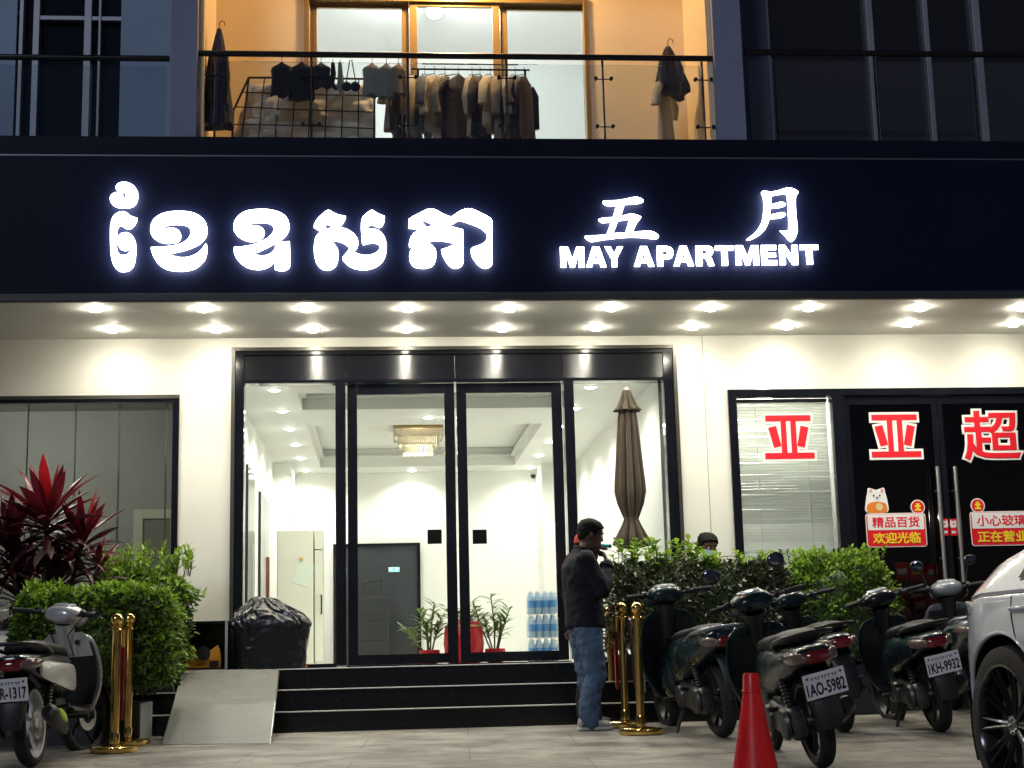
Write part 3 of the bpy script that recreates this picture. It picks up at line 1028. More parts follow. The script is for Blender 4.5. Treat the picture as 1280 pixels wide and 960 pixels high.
# ================================================================== balcony: sliding door, rails, washing
BRY = -1.32
sl = thing('sliding_door', 'bronze framed sliding glass door opening on the warmly lit balcony', 'sliding door', ((B0 + B1) / 2, BY, 4.7))
def bxx(u):
    return P(u, 90, BY).x
zt = P(560, 4, BY).z
b = MB()
b.span(B0 - .02, bxx(386.5), BY - .03, BY + .12, 4.7, BT + .03)
b.span(bxx(731), B1 + .02, BY - .03, BY + .12, 4.7, BT + .03)
b.span(bxx(386.5), bxx(731), BY - .03, BY + .12, zt, BT + .03)
b.span(bxx(386.5), bxx(731), BY - .025, BY + .12, 4.7, 4.74)
b.build('frame', 'gold', sl, smooth=False, bevel=.004)
for (u0, u1, yy) in ((387, 512, .05), (513, 626, .0), (627, 731, .05)):
    z1 = zt - .004
    b = MB()
    s0, s1 = bxx(u0), bxx(u1)
    sw = bxx(523) - bxx(513)
    sw = sw * .9
    if u0 > 600:
        b.span(s0, s0 + sw, BY + yy, BY + yy + .04, 4.745, z1)
        b.span(s0 + sw, s1, BY + yy, BY + yy + .04, z1 - .03, z1)
        e = s1
    else:
        b.span(s0, s0 + sw, BY + yy, BY + yy + .04, 4.745, z1)
        b.span(s1 - sw, s1, BY + yy, BY + yy + .04, 4.745, z1)
        b.span(s0 + sw, s1 - sw, BY + yy, BY + yy + .04, z1 - .03, z1)
        e = s1 - sw
    lf = b.build('door_leaf', 'gold', sl, smooth=False, bevel=.003)
    b = MB()
    b.span(s0 + sw + .001, e - .001, BY + yy + .016, BY + yy + .022, 4.75, z1 - .031)
    b.build('door_pane', 'glass', lf, smooth=False)
rl = thing('ceiling_lamp', 'lit globe lamp hanging in the room behind the balcony door', 'ceiling lamp', P(543, 14, 1.2))
b = MB()
b.ell((0, 0, 0), (.09, .09, .075), 20, 12)
b.build('lamp_globe', mat('lit_globe', (1, 1, 1), .4, emit=((.9, 1.0, 1.0), 10)), rl, world=False)
b = MB()
b.tube([(0, 0, .07), (0, 0, 7.29 - rl.location.z)], .012, 8)
b.lathe([(.05, 7.27 - rl.location.z), (.05, 7.295 - rl.location.z)], 16)
b.build('lamp_stem', 'whitepaint', rl, world=False)
lamp('bedroom_lamp', 'POINT', rl.location + Vector((0, -.12, -.05)), 92, (.97, 1.0, 1.0), .09)
wl = thing('balcony_lamp', 'warm lit flush lamp on the balcony ceiling above the sliding door', 'ceiling lamp', (.75, -.95, 7.15))
b = MB()
b.lathe([(.13, 0), (.13, -.03), (.1, -.06), (.04, -.075), (.005, -.078)], 24)
b.build('lamp_bowl', mat('lit_warm_bowl', (1, .8, .5), .4, emit=((1.0, .62, .24), 9)), wl, world=False)
lamp('balcony_bulb', 'POINT', (.75, -.95, 6.98), 120, (1.0, .64, .30), .1)

# balustrades
def balustrade(label, x0, x1, vmid, posts, clips, base=4.86):
    zr = P((x0 + x1) / 2, vmid, BRY).z
    xa, xb = P(x0, vmid, BRY).x, P(x1, vmid, BRY).x
    t = thing('balustrade', label, 'balustrade', ((xa + xb) / 2, BRY, 4.70))
    b = MB()
    b.tube([(xa, BRY, zr), (xb, BRY, zr)], .026, 14)
    b.build('hand_rail', 'railsteel', t)
    px = sorted([P(u, 120, BRY).x for u in posts])
    ed = [xa + .01] + px + [xb - .01]
    for a, c in zip(ed[:-1], ed[1:]):
        if c - a < .15:
            continue
        b = MB()
        b.span(a + .012, c - .012, BRY - .005, BRY + .005, base - .04, zr - .07)
        b.build('glass_panel', 'balglass', t, smooth=False)
    for x in px:
        b = MB()
        b.tube([(x, BRY + .03, 4.70), (x, BRY + .03, zr - .02)], .011, 10)
        p_ = b.build('post', 'railsteel', t)
        if clips:
            for v in (97, 157):
                zz = P(600, v, BRY).z
                b = MB()
                b.tube([(x - .068, BRY + .012, zz), (x + .068, BRY + .012, zz)], .0055, 8)
                for sx in (-1, 1):
                    b.tube([(x + sx * .068, BRY + .014, zz), (x + sx * .068, BRY - .016, zz)], .016, 12)
                b.build('glass_clamp', 'railsteel', p_)
    return zr
ZR = balustrade('glass balustrade with dark rail across the warmly lit balcony', 246.5, 894, 70, (268, 389, 510, 634, 755, 880), True)
balustrade('glass balustrade of the dark balcony left of the lit one', -60, 212, 72, (112,), False)
balustrade('glass balustrade of the dark balcony right of the lit one', 931, 1345, 67.3, (969, 1097, 1221), False)

M['clothdark'] = mat('dark_cloth', (.014, .014, .022), .9, sheen=.3, bump=(18, .4))
M['clothblue'] = mat('navy_cloth', (.02, .026, .06), .9, sheen=.3, bump=(18, .4))
M['clothgrey'] = mat('grey_cloth', (.50, .49, .47), .9, bump=(18, .4), trans=.2)
M['clothpale'] = mat('pale_cloth', (.80, .75, .64), .9, bump=(18, .4), trans=.35)
M['clothtan'] = mat('tan_cloth', (.46, .40, .33), .9, bump=(18, .4), trans=.3)
M['clothteal'] = mat('grey_blue_cloth', (.17, .21, .29), .9, bump=(18, .4), trans=.2)
M['wire'] = mat('black_wire', (.02, .02, .022), .4, metal=.5)

def garment(name, label, loc, rz, half, length, material, seed, sleeve=.3, thick=.030, hanger=True, group=None, cat='shirt', shoulder=.06):
    """a garment hanging from its hanger: gathered body, two sleeves, neck"""
    r = random.Random(seed)
    t = thing(name, label, cat, loc, rz, group)
    b = MB()
    rings = []
    nz = 12
    n = 30
    ph = [r.uniform(0, 6.28) for _ in range(4)]
    for k in range(nz + 1):
        f = k / nz
        z = -.05 - f * length
        hw = half * (.42 + .58 * min(1, (f / .12)) ** .6) if f < .12 else half * (1 - .10 * math.sin(PI * min(1, (f - .12) / .7)) + .05 * f)
        th = thick * (.5 + .5 * min(1, f / .15)) * (1 + .25 * f)
        ring = []
        for i in range(n):
            a = 2 * PI * i / n
            fold = 1 + f * (.38 * math.sin(3 * a + ph[0]) + .26 * math.sin(5 * a + ph[1] + 2 * f) + .18 * math.sin(9 * a + ph[2]))
            x = hw * math.cos(a) * (1 + .04 * f * math.sin(4 * a + ph[3]))
            y = th * math.sin(a) * fold + f * .018 * math.sin(a * 4 + ph[1])
            ring.append(Vector((x, y, z + (shoulder * (abs(math.cos(a)) ** 1.5) * -1 if f < .13 else -shoulder) + (.012 * math.sin(5 * a + ph[0]) if k == nz else 0))))
        rings.append(ring)
    b.loft(rings)
    if sleeve:
        for s in (-1, 1):
            dx = .10 if sleeve < .3 else .07
            pts = [Vector((s * half * .72, 0, -.09 - shoulder * .5)), Vector((s * (half * .95 + .02), r.uniform(-.01, .01), -.13 - shoulder)), Vector((s * (half + dx * .6), r.uniform(-.02, .02), -.13 - shoulder - sleeve * .45)), Vector((s * (half + dx * .75), r.uniform(-.03, .03), -.12 - shoulder - sleeve))]
            b.tube(pts, [.035, .046, .044, .042], 12, flat=.5)
    b.build('cloth', material, t, world=False, ang=60)
    if hanger:
        b = MB()
        b.tube([(-half * .8, 0, -.10), (0, 0, -.04), (half * .8, 0, -.10)], .005, 6)
        b.tube([(0, 0, -.045), (0, 0, -.01), (.012, 0, .012), (0, 0, .026), (-.014, 0, .014)], .0025, 6)
        b.build('hanger', 'wire', t, world=False)
    return t

# clothes rail with its row of shirts
CRY = -.92
zc = P(590, 87, CRY).z
xa, xb = P(514, 87, CRY).x, P(662, 87, CRY).x
cr = thing('clothes_rail', 'thin metal clothes rail on two stands, hung full of shirts', 'clothes rail', ((xa + xb) / 2, CRY, 4.7))
b = MB()
b.tube([(xa, CRY, zc), (xb, CRY, zc)], .009, 8)
b.build('rail', 'railsteel', cr)
b = MB()
b.tube([(xa + .1, CRY + .05, zc + .07), (xb - .1, CRY + .05, zc + .07)], .007, 8)
b.build('upper_rail', 'railsteel', cr)
for x in (xa + .06, xb - .04):
    b = MB()
    b.tube([(x, CRY, zc), (x, CRY + .03, 4.72)], .010, 8)
    b.tube([(x, CRY - .22, 4.715), (x, CRY + .25, 4.715)], .012, 8)
    b.build('stand', 'railsteel', cr)
rr = [(492, .16, .50, 'clothgrey', 68, 'grey short sleeved shirt, first from the left on the clothes rail'),
      (506, .17, .56, 'clothdark', 74, 'dark grey shirt hanging second from the left on the rail'),
      (516, .15, .52, 'clothpale', 66, 'pale narrow shirt beside the bunched pale blouse on the rail'),
      (531, .16, .50, 'clothteal', 76, 'grey blue shirt between grey and pale shirts on the rail'),
      (543, .17, .50, 'clothpale', 55, 'pale sleeveless blouse hanging at the middle left of the rail'),
      (556, .16, .42, 'clothtan', 60, 'short tan shirt left of the widest dark shirt on the rail'),
      (573, .20, .58, 'clothdark', 40, 'wide black shirt at the centre of the clothes rail'),
      (590, .15, .54, 'clothpale', 74, 'thin pale shirt right of the widest black shirt'),
      (600, .18, .56, 'clothdark', 62, 'black long shirt hanging before the pale long sleeved one'),
      (613, .17, .46, 'clothpale', 66, 'pale long sleeved shirt hanging right of a black shirt'),
      (624, .16, .58, 'clothtan', 72, 'tan loose shirt near the right end of the rail'),
      (634, .15, .50, 'clothgrey', 80, 'grey shirt squeezed between tan and navy shirts on the rail'),
      (644, .17, .54, 'clothblue', 66, 'navy shirt second from the right end of the rail'),
      (655, .18, .56, 'clothblue', 60, 'navy shirt with tan collar, last at the right end of the rail')]
for i, (u, hf, ln, mt, rot, lb) in enumerate(rr):
    p = P(u, 87, CRY)
    garment('shirt', lb, (p.x, CRY, zc), R(rot), hf, ln, mt, 20 + i, sleeve=.30 if i % 3 else .22, group='shirts on the clothes rail')
# things hung over the hand rail
for i, (u, hf, ln, mt, lb, vv) in enumerate([(352, .095, .27, 'clothdark', 'black sleeveless top hung on the hand rail, leftmost of the washing', 74), (377, .11, .31, 'clothdark', 'wide black top hung on the hand rail beside another black top', 74), (401, .085, .20, 'clothblue', 'short navy top hung on the hand rail over the mesh frame', 74),
     (465, .085, .27, 'clothgrey', 'brown grey cloth hung on the rail left of its twin', 74), (483, .07, .29, 'clothgrey', 'narrow grey cloth between two others on the hand rail', 74), (498, .07, .26, 'clothtan', 'brown cloth hung on the hand rail next to the shirts', 74)]):
    p = P(u, vv, BRY + .05)
    garment('sleeveless_shirt', lb, (p.x, BRY + .075, ZR - .0), R(4 * (i - 2)), hf, ln, mt, 50 + i, sleeve=0, thick=.03, group='washing on the hand rail', cat='garment', shoulder=.015)
for i, (u, v1, lb) in enumerate([(416, 112, 'small dark sock hung by a loop on the hand rail'), (425, 120, 'small grey cloth hung by a loop on the hand rail')]):
    p = P(u, 74, BRY + .05)
    zl = P(u, v1, BRY + .05).z
    t = thing('sock', lb, 'sock', (p.x, BRY + .06, ZR), 0, 'washing on the hand rail')
    b = MB()
    b.tube([(0, 0, -.02), (0, 0, -.06)], .003, 6)
    b.build('loop', 'wire', t, world=False)
    b = MB()
    h = zl - ZR
    b.tube([(0, 0, -.05), (.004, 0, h * .5), (-.008, .004, h * .8), (.03, 0, h)], [.016, .024, .022, .014], 10, flat=.5)
    b.build('cloth', 'clothdark' if i == 0 else 'clothgrey', t, world=False)
p = P(437, 74, BRY + .05)
t = thing('bra', 'small dark two-cupped top hung by straps on the hand rail', 'garment', (p.x + .01, BRY + .06, ZR))
b = MB()
for s in (-1, 1):
    b.ell((s * .036, 0, -.26), (.044, .022, .045), 14, 9)
b.build('cups', 'clothblue', t, world=False)
b = MB()
for s in (-1, 1):
    b.tube([(s * .008, 0, -.02), (s * .026, 0, -.13), (s * .045, 0, -.24)], .005, 6)
b.build('straps', 'clothdark', t, world=False)

# dark coat at the left end, coat at the right end
def coat(name, label, u, v0, v1, Y, w0, w1, mats_, seed, hookz=None):
    p, q = P(u, v0, Y), P(u, v1, Y)
    t = thing(name, label, 'coat', (p.x, Y, p.z))
    L_ = p.z - q.z
    r = random.Random(seed)
    ph = [r.uniform(0, 6) for _ in range(4)]
    b = MB()
    rings = []
    for k in range(15):
        f = k / 14
        wd = w0 + (w1 - w0) * min(1, f * 1.25) ** .75
        ring = []
        for i in range(36):
            a = 2 * PI * i / 36
            fo = 1 + min(1, f * 3) * (.16 * math.sin(5 * a + ph[0]) + .10 * math.sin(8 * a + ph[1] + 2 * f) + .06 * math.sin(13 * a + ph[2]))
            ring.append(Vector((wd * math.cos(a) * fo + .02 * f * math.sin(3 * f + ph[3]), wd * .62 * math.sin(a) * fo, -L_ * f + (.03 * math.sin(3 * a + ph[1]) if k == 14 else 0))))
        rings.append(ring)
    b.loft(rings)
    b.build('coat_body', mats_[0], t, world=False, ang=70)
    b = MB()
    for s in (-1, 1):
        b.tube([(s * w1 * .50, -w1 * .35, -.30 * L_), (s * w1 * .62, -w1 * .52, -.52 * L_), (s * w1 * .52, -w1 * .50, -.80 * L_)], [.026, .034, .030], 12, flat=.6)
    b.build('sleeves', mats_[1], t, world=False)
    b = MB()
    b.tube([(0, 0, .05), (.02, 0, .075), (.045, .0, .06), (.045, .0, .03)], .004, 6)
    b.tube([(0, 0, .05), (0, 0, -.03)], .004, 6)
    b.build('hook', 'wire', t, world=False)
    return t
coat('hung_coat', 'long navy coat hung by its hood at the left end of the balcony', 274, 36, 158, -1.16, .018, .115, ('clothblue', 'clothdark'), 3)
c_ = coat('hung_coat', 'dark hooded jacket over pale clothes hung at the right end of the balcony', 835, 58, 120, -.98, .02, .135, ('clothdark', 'clothblue'), 9)
p = P(829, 90, -.90)
garment('hung_shirt', 'pale shirt and trousers hanging under the dark hooded jacket', (p.x, -.90, p.z), R(58), .15, .60, 'clothgrey', 77, sleeve=.20, cat='shirt')

# folding mesh frame with a clear plastic sheet
MY = -1.02
def mp(u, v):
    q = P(u, v, MY)
    return Vector((q.x, MY, q.z))
mf = thing('mesh_frame', 'black wire mesh frame wrapped in clear plastic standing behind the balustrade', 'mesh frame', (mp(390, 176).x, MY, 4.7))
tl, tr, bl, br_, lm = mp(311, 97), mp(468, 99), mp(292, 140), mp(468, 185), mp(290, 185)
b = MB()
for k in range(9):
    f = k / 8
    top = tl.lerp(tr, f)
    bot = Vector((lm.x + (br_.x - lm.x) * (f * .95 + .05), MY - .05, 4.74))
    b.tube([top, bot], .0055 if k not in (0, 8) else .009, 6)
for k in range(6):
    f = k / 5
    lft = tl.lerp(Vector((bl.x, MY - .03, bl.z)), min(1, f * 2.2)) if f < .45 else Vector((bl.x - .01, MY - .04, bl.z + (4.76 - bl.z) * (f - .45) / .55))
    rgt = tr.lerp(Vector((br_.x, MY - .05, 4.76)), f)
    mid = (lft + rgt) / 2 + Vector((0, -.01, -.012 * math.sin(f * 6)))
    b.tube([lft, mid, rgt], .0055 if k else .009, 6)
b.tube([tl, Vector((bl.x, MY - .03, bl.z)), Vector((bl.x - .01, MY - .05, 4.72))], .010, 8)
b.build('mesh', 'wire', mf)
b = MB()
nx, nz = 40, 22
gv = []
rs = random.Random(4)
for j in range(nz + 1):
    row = []
    for i in range(nx + 1):
        fx, fz = i / nx, j / nz
        left = tl.x + (bl.x - tl.x) * min(1, fz * 1.6)
        x = left + (tr.x - .01 - left) * fx
        z = tl.z - .03 + (4.73 - tl.z + .03) * fz
        y = MY + .035 + .03 * math.sin(9 * fx + 5 * fz) + .026 * math.sin(19 * fx - 11 * fz + 1 + 3 * math.sin(6 * fz)) + .018 * math.sin(31 * fz + 17 * fx)
        row.append(Vector((x, y, z)))
    gv.append(row)
b.loft(gv, closed=False)
sm = mat('crinkled_plastic', (.88, .84, .76), .2, alpha=.92, trans=.2, bump=(7, .9))
sh_ = b.build('plastic_sheet', sm, mf, ang=180)
so = sh_.modifiers.new('thickness', 'SOLIDIFY')
so.thickness = .002
# ================================================================== things in the lobby
M['fridge'] = mat('cream_enamel', (.76, .76, .64), .35)
M['leaf'] = mat('leaf_green', (.17, .27, .05), .45, trans=.3, var=(5, .35))
M['stem'] = mat('stem_green', (.12, .16, .04), .6)

# fridge
FYY = 4.4
xl, xr = P(346, 740, FYY).x, P(392, 740, FYY).x
xr2 = P(403, 740, FYY).x
zt = P(375, 662, FYY).z
fr = thing('fridge', 'tall cream fridge with a long handle behind the left side pane', 'fridge', ((xl + xr) / 2, FYY, LF))
b = MB()
b.span(xl, xr, FYY, FYY + .6, LF + .03, zt)
b.span(xl + .02, xr - .02, FYY + .02, FYY + .58, LF, LF + .03)
b.build('body', 'fridge', fr, smooth=False, bevel=.012)
b = MB()
b.span(xr + .008, xr2, FYY + .01, FYY + .59, LF + .06, P(375, 688, FYY).z)
d = b.build('door', 'fridge', fr, smooth=False, bevel=.01)
b = MB()
b.span(xr + .002, xr + .0075, FYY + .005, FYY + .595, LF + .06, P(375, 688, FYY).z)
b.build('door_seal', 'black', fr, smooth=False)
b = MB()
b.span(xr + .008, xr2, FYY + .01, FYY + .59, P(375, 687, FYY).z, zt)
b.build('upper_door', 'fridge', fr, smooth=False, bevel=.01)
b = MB()
h0, h1 = P(402, 744, FYY), P(402, 767, FYY)
b.tube([(h0.x - .01, FYY + .02, h0.z), (h0.x, FYY - .03, h0.z), (h0.x, FYY - .03, h1.z), (h0.x - .01, FYY + .02, h1.z)], .010, 8)
b.build('handle', 'black', d)
pn = thing('paper_note', 'pale green paper taped at a tilt to the cream fridge', 'note', P(379, 718, FYY - .006))
b = MB()
b.box((0, 0, 0), (.19, .004, .25), (0, R(18), 0))
b.build('sheet', 'paper', pn, world=False, smooth=False)
b = MB()
b.lathe([(.012, 0), (.02, .02), (.012, .04)], 12, Matrix.Translation((-.02, -.004, .16)))
b.build('hook', 'brass', pn, world=False)

# dark glass partition with exit sign
GY = 7.13
pa, pb, pm = P(416.5, 750, GY).x, P(526, 750, GY).x, P(446, 750, GY).x
zt = P(480, 679, GY).z
gp = thing('dark_glass_door', 'wide dark glass door at the back of the lobby under plain white wall', 'door', ((pa + pb) / 2, GY, LF))
b = MB()
b.span(pa, pa + .05, GY, GY + .06, LF, zt)
b.span(pb - .045, pb, GY, GY + .06, LF, zt)
b.span(pa + .05, pb - .045, GY, GY + .06, zt - .04, zt)
b.build('frame', 'blackgloss', gp, smooth=False, bevel=.003)
b = MB()
b.span(pa + .051, pb - .046, GY + .02, GY + .03, LF, zt - .041)
b.build('door_pane', mat('grey_smoked_glass', (.05, .055, .06), .12, spec=.6), gp, smooth=False)
ex = thing('exit_sign', 'small lit green exit sign on the dark glass door', 'exit sign', P(492.5, 712, GY - .02))
b = MB()
b.box((0, 0, 0), (.15, .03, .065))
b.build('sign_case', 'whitepaint', ex, world=False, bevel=.004)
b = MB()
b.box((0, -.017, 0), (.135, .003, .052))
b.build('lit_face', mat('lit_exit_face', (.1, .6, .5), .4, emit=((.12, .75, .68), 1.1)), ex, world=False, smooth=False)
b = MB()
for s in (-1, 1):
    b.box((s * .032, -.0195, 0), (.03, .002, .012))
    b.box((s * .046, -.0195, 0), (.008, .002, .03), (0, R(45), 0))
b.build('lit_arrows', mat('lit_exit_mark', (.9, 1, .95), .4, emit=((.75, 1.0, .95), 2.0)), ex, world=False, smooth=False)
# solid cabinet and stool shapes stand in for dark reflections in the glass door
CY = 6.6
x0, x1 = P(448, 780, CY).x, P(486, 780, CY).x
zt = P(465, 748, CY).z
kb = thing('reflection_block', 'tall black block standing in for a reflection in the dark glass door', 'cabinet', ((x0 + x1) / 2, CY, LF))
b = MB()
b.span(x0, x1, CY, CY + .4, LF + .05, zt - .02)
b.span(x0 - .01, x1 + .01, CY - .01, CY + .41, zt - .02, zt)
b.span(x0 + .02, x1 - .02, CY + .02, CY + .38, LF, LF + .05)
b.build('body', mat('charcoal_block', (.02, .025, .03), .4, var=(3, .2)), kb, smooth=False, bevel=.006)
for k in range(3):
    b = MB()
    zz = LF + .08 + k * (zt - LF - .12) / 3
    b.span(x0 + .015, x1 - .015, CY - .012, CY - .001, zz, zz + (zt - LF - .12) / 3 - .012)
    dr = b.build('drawer', mat('charcoal_drawer', (.016, .02, .024), .4), kb, smooth=False, bevel=.003)
    b = MB()
    b.box(((x0 + x1) / 2, CY - .02, zz + .09), (.14, .014, .014))
    b.build('handle', 'black', dr, smooth=False)
xa, xb = P(453, 740, CY).x, P(478, 740, CY).x
zc_, zd = P(465, 722, CY + .2).z, zt
st = thing('reflection_frame', 'dark frame on the black block, standing in for a reflection in the glass door', 'stool', ((xa + xb) / 2, CY + .2, zd))
b = MB()
for sx, sy in ((0, 0), (1, 0), (0, 1), (1, 1)):
    x = xa + (xb - xa) * sx
    b.tube([(x + (.03 if sx == 0 else -.03), CY + .1 + .2 * sy, zd + .03), (x, CY + .08 + .24 * sy, zc_)], .009, 8)
b.build('legs', 'black', st)
b = MB()
b.tube([(xa + .01, CY + .09, zc_ - .07), (xb - .01, CY + .09, zc_ - .03)], .007, 8)
b.tube([(xa + .01, CY + .31, zc_ - .07), (xb - .01, CY + .31, zc_ - .03)], .007, 8)
b.build('brace', 'black', st)
b = MB()
b.span(xa + .01, xb - .01, CY + .08, CY + .32, zd, zd + .03)
b.build('seat', 'black', st, bevel=.008)

# chandelier
hc = PZ(522, 539, 3.32)
hc = Vector((hc.x, (c2a + c2b) / 2, 3.34))
sc_ = (hc.y + 13.6) / 1900.0
wtop, wbot = 62 * sc_, 40 * sc_
ztop = P(522, 539, hc.y).z
zbot = P(522, 568, hc.y).z
ch = thing('chandelier', 'tiered rectangular crystal chandelier on the lobby ceiling', 'chandelier', hc)
M['crystal'] = mat('crystal', (.74, .71, .62), .12, spec=.8, trans=.3)
b = MB()
b.span(hc.x - wtop / 2, hc.x + wtop / 2, hc.y - wtop * .45, hc.y + wtop * .45, ztop, ztop + .03)
b.span(hc.x - .1, hc.x + .1, hc.y - .1, hc.y + .1, ztop + .03, 3.34)
b.build('canopy_plate', 'gold', ch, smooth=False)
for k in range(3):
    wd = wtop + (wbot - wtop) * k / 2 - .02
    z1 = ztop - (ztop - zbot) * k * .28
    z0 = ztop - (ztop - zbot) * (.36 + .32 * k)
    b = MB()
    nn = int(wd / .022)
    for i in range(nn):
        f = (i + .5) / nn - .5
        for sy in (-1, 1):
            b.box((hc.x + f * wd, hc.y + sy * wd * .45, (z0 + z1) / 2), (.015, .015, z1 - z0 - .004 * (i % 3)), (0, 0, R(20)))
            b.box((hc.x + sy * wd / 2, hc.y + f * wd * .9, (z0 + z1) / 2), (.015, .015, z1 - z0 - .004 * (i % 3)), (0, 0, R(20)))
    b.build('crystal_tier', 'crystal', ch, smooth=False)
lamp('chandelier_bulb', 'POINT', (hc.x, hc.y, zbot + .12), 9, (1.0, .9, .66), .12)

# dome camera
dc = thing('security_camera', 'small black dome camera high in the right back corner of the lobby', 'camera', P(666.5, 595, 6.38))
b = MB()
b.ell((0, 0, 0), (.035, .035, .035), 14, 9)
b.build('dome', 'black', dc, world=False)
b = MB()
b.lathe([(.04, .02), (.04, .05), (.02, .055)], 16)
b.build('base', 'whitepaint', dc, world=False)

# potted bamboo and red vases just inside the doors
def leaf_mesh(name, items, mats_, parent=None, world=True, label=None):
    """items: (base, direction, normal, length, width, bend, material index)"""
    vs, fs, mi = [], [], []
    for (p, d, nrm, ln, wd, bend, m_) in items:
        d = d.normalized()
        s = d.cross(nrm)
        if s.length < 1e-5:
            s = d.orthogonal()
        s.normalize()
        up = s.cross(d).normalized()
        k0 = len(vs)
        q = []
        for f, wf in ((0, .12), (.3, .85), (.62, .8), (1, .03)):
            c = p + d * (ln * f) - Vector((0, 0, 1)) * (bend * ln * f * f) + up * 0
            q.append((c, wf))
        for c, wf in q:
            vs.append(c - s * (wd * wf / 2) + up * (wd * .14 * wf))
            vs.append(c)
            vs.append(c + s * (wd * wf / 2) + up * (wd * .14 * wf))
        for j in range(3):
            a = k0 + j * 3
            fs.append((a, a + 1, a + 4, a + 3))
            fs.append((a + 1, a + 2, a + 5, a + 4))
            mi += [m_, m_]
    me = bpy.data.meshes.new(name)
    off = world_loc(parent) if (parent is not None and world) else Vector((0, 0, 0))
    me.from_pydata([tuple(v - off) for v in vs], [], fs)
    me.polygons.foreach_set('material_index', mi)
    me.polygons.foreach_set('use_smooth', [True] * len(fs))
    for m_ in mats_:
        me.materials.append(M[m_] if isinstance(m_, str) else m_)
    me.update()
    o = bpy.data.objects.new(name, me)
    COL.objects.link(o)
    if parent is not None:
        o.parent = parent
    if label:
        o['label'] = label
    return o

def bamboo(label, base, stems, seed, pot=True):
    r = random.Random(seed)
    t = thing('potted_bamboo', label, 'potted plant', base)
    b = MB()
    b.lathe([(.055, 0), (.085, .02), (.10, .10), (.095, .14), (.085, .14), (.085, .12)], 20)
    b.build('pot', 'red', t, world=False)
    b = MB()
    items = []
    for (dx, h) in stems:
        tip = Vector((dx, r.uniform(-.08, .08), h))
        mid = tip * .5 + Vector((r.uniform(-.03, .03), 0, .05))
        b.tube([(dx * .15, 0, .10), mid, tip], [.009, .008, .006], 7)
        for k in range(24):
            f = .34 + .66 * k / 23
            q = Vector((dx * .15, 0, .1)).lerp(mid, f * 2) if f < .5 else mid.lerp(tip, f * 2 - 1)
            a = r.uniform(0, 2 * PI)
            items.append((q, Vector((math.cos(a), math.sin(a), r.uniform(.5, 1.2))), Vector((0, 0, 1)), r.uniform(.12, .20), r.uniform(.030, .046), r.uniform(.1, .6), 0))
    b.build('stem', 'stem', t, world=False)
    leaf_mesh('foliage', items, ['leaf'], t, world=False)
    return t
PY = 1.1
def gp_(u):
    q = P(u, 815, PY)
    return Vector((q.x, PY, LF))
bamboo('potted bamboo in a red pot behind the left glass door leaf', gp_(537), [(-.10, .52), (.05, .58), (.12, .44), (-.24, .34), (-.02, .40)], 2)
bamboo('potted bamboo in a red pot behind the right glass door leaf', gp_(619), [(-.03, .64), (.14, .50), (-.20, .60), (.06, .42), (-.1, .44)], 5)
q = gp_(580)
h = .40
t = thing('red_vase', 'wide red vase of dried flowers behind the meeting frames of the glass doors', 'vase', q)
b = MB()
b.lathe([(.14, 0), (.175, .03), (.195, h * .5), (.18, h * .85), (.15, h), (.14, h), (.13, h - .03)], 32)
b.build('body', 'red', t, world=False)
b = MB()
b.lathe([(.183, h * .86), (.188, h * .87), (.182, h * .91), (.17, h * .92)], 32)
b.build('neck_band', 'gold', t, world=False)
items = []
r = random.Random(4)
b = MB()
for k in range(22):
    a = r.uniform(0, 6.28)
    tip = Vector((.26 * math.cos(a) * r.uniform(.4, 1), .16 * math.sin(a), h + r.uniform(.03, .16)))
    b.tube([(0, 0, h - .02), tip], .003, 5)
    for j in range(6):
        items.append((Vector((0, 0, h)).lerp(tip, r.uniform(.4, 1)), Vector((r.uniform(-1, 1), r.uniform(-1, 1), r.uniform(-.3, .7))), Vector((0, 0, 1)), r.uniform(.04, .07), .026, .3, r.choice((0, 0, 1))))
b.build('stem', 'stem', t, world=False)
leaf_mesh('flowers', items, ['leaf', mat('dried_flower', (.25, .07, .04), .7, trans=.2)], t, world=False)

# stacked packs of bottled water
M['bottle'] = mat('bottle_plastic', (.70, .84, .95), .12, spec=.6, trans=.5)
M['bluelabel'] = mat('blue_label', (.16, .42, .80), .35, trans=.2)
WY = 4.6
xa = P(661, 790, WY).x
ww = P(697, 790, WY).x - xa
zb0 = LF
hh = (P(680, 738, WY).z - LF) / 3
film = glass('pack_film', (.94, .97, 1.0), .12, 1.3)
for k in range(3):
    t = thing('water_pack', ('shrink-wrapped pack of blue labelled water bottles, %s of the stack in the lobby') % ('bottom', 'middle', 'top')[k], 'water pack', (xa + ww / 2, WY + .12, LF + k * hh), R((-2, 1.5, -1)[k]), 'packs of water in the lobby')
    nb = 4
    rr_ = ww / nb / 2
    for (nm, prof, mt) in (('bottles', [(rr_ * .9, .004), (rr_ * .95, hh * .1), (rr_ * .95, hh * .68), (rr_ * .4, hh * .88), (rr_ * .4, hh * .96)], 'bottle'), ('labels', [(rr_ * .97, hh * .28), (rr_ * .97, hh * .58)], 'bluelabel'), ('caps', [(rr_ * .44, hh * .9), (rr_ * .44, hh * .985)], 'whitepaint')):
        b = MB()
        for i in range(nb):
            for j in range(3):
                b.lathe(prof, 12, Matrix.Translation((-ww / 2 + rr_ * (2 * i + 1), -rr_ * 2 + rr_ * 2 * j, 0)))
        b.build(nm, mt, t, world=False)
    b = MB()
    b.box((0, 0, hh * .46), (ww + .006, rr_ * 6 + .006, hh * .86))
    b.build('film', film, t, world=False, bevel=.012)
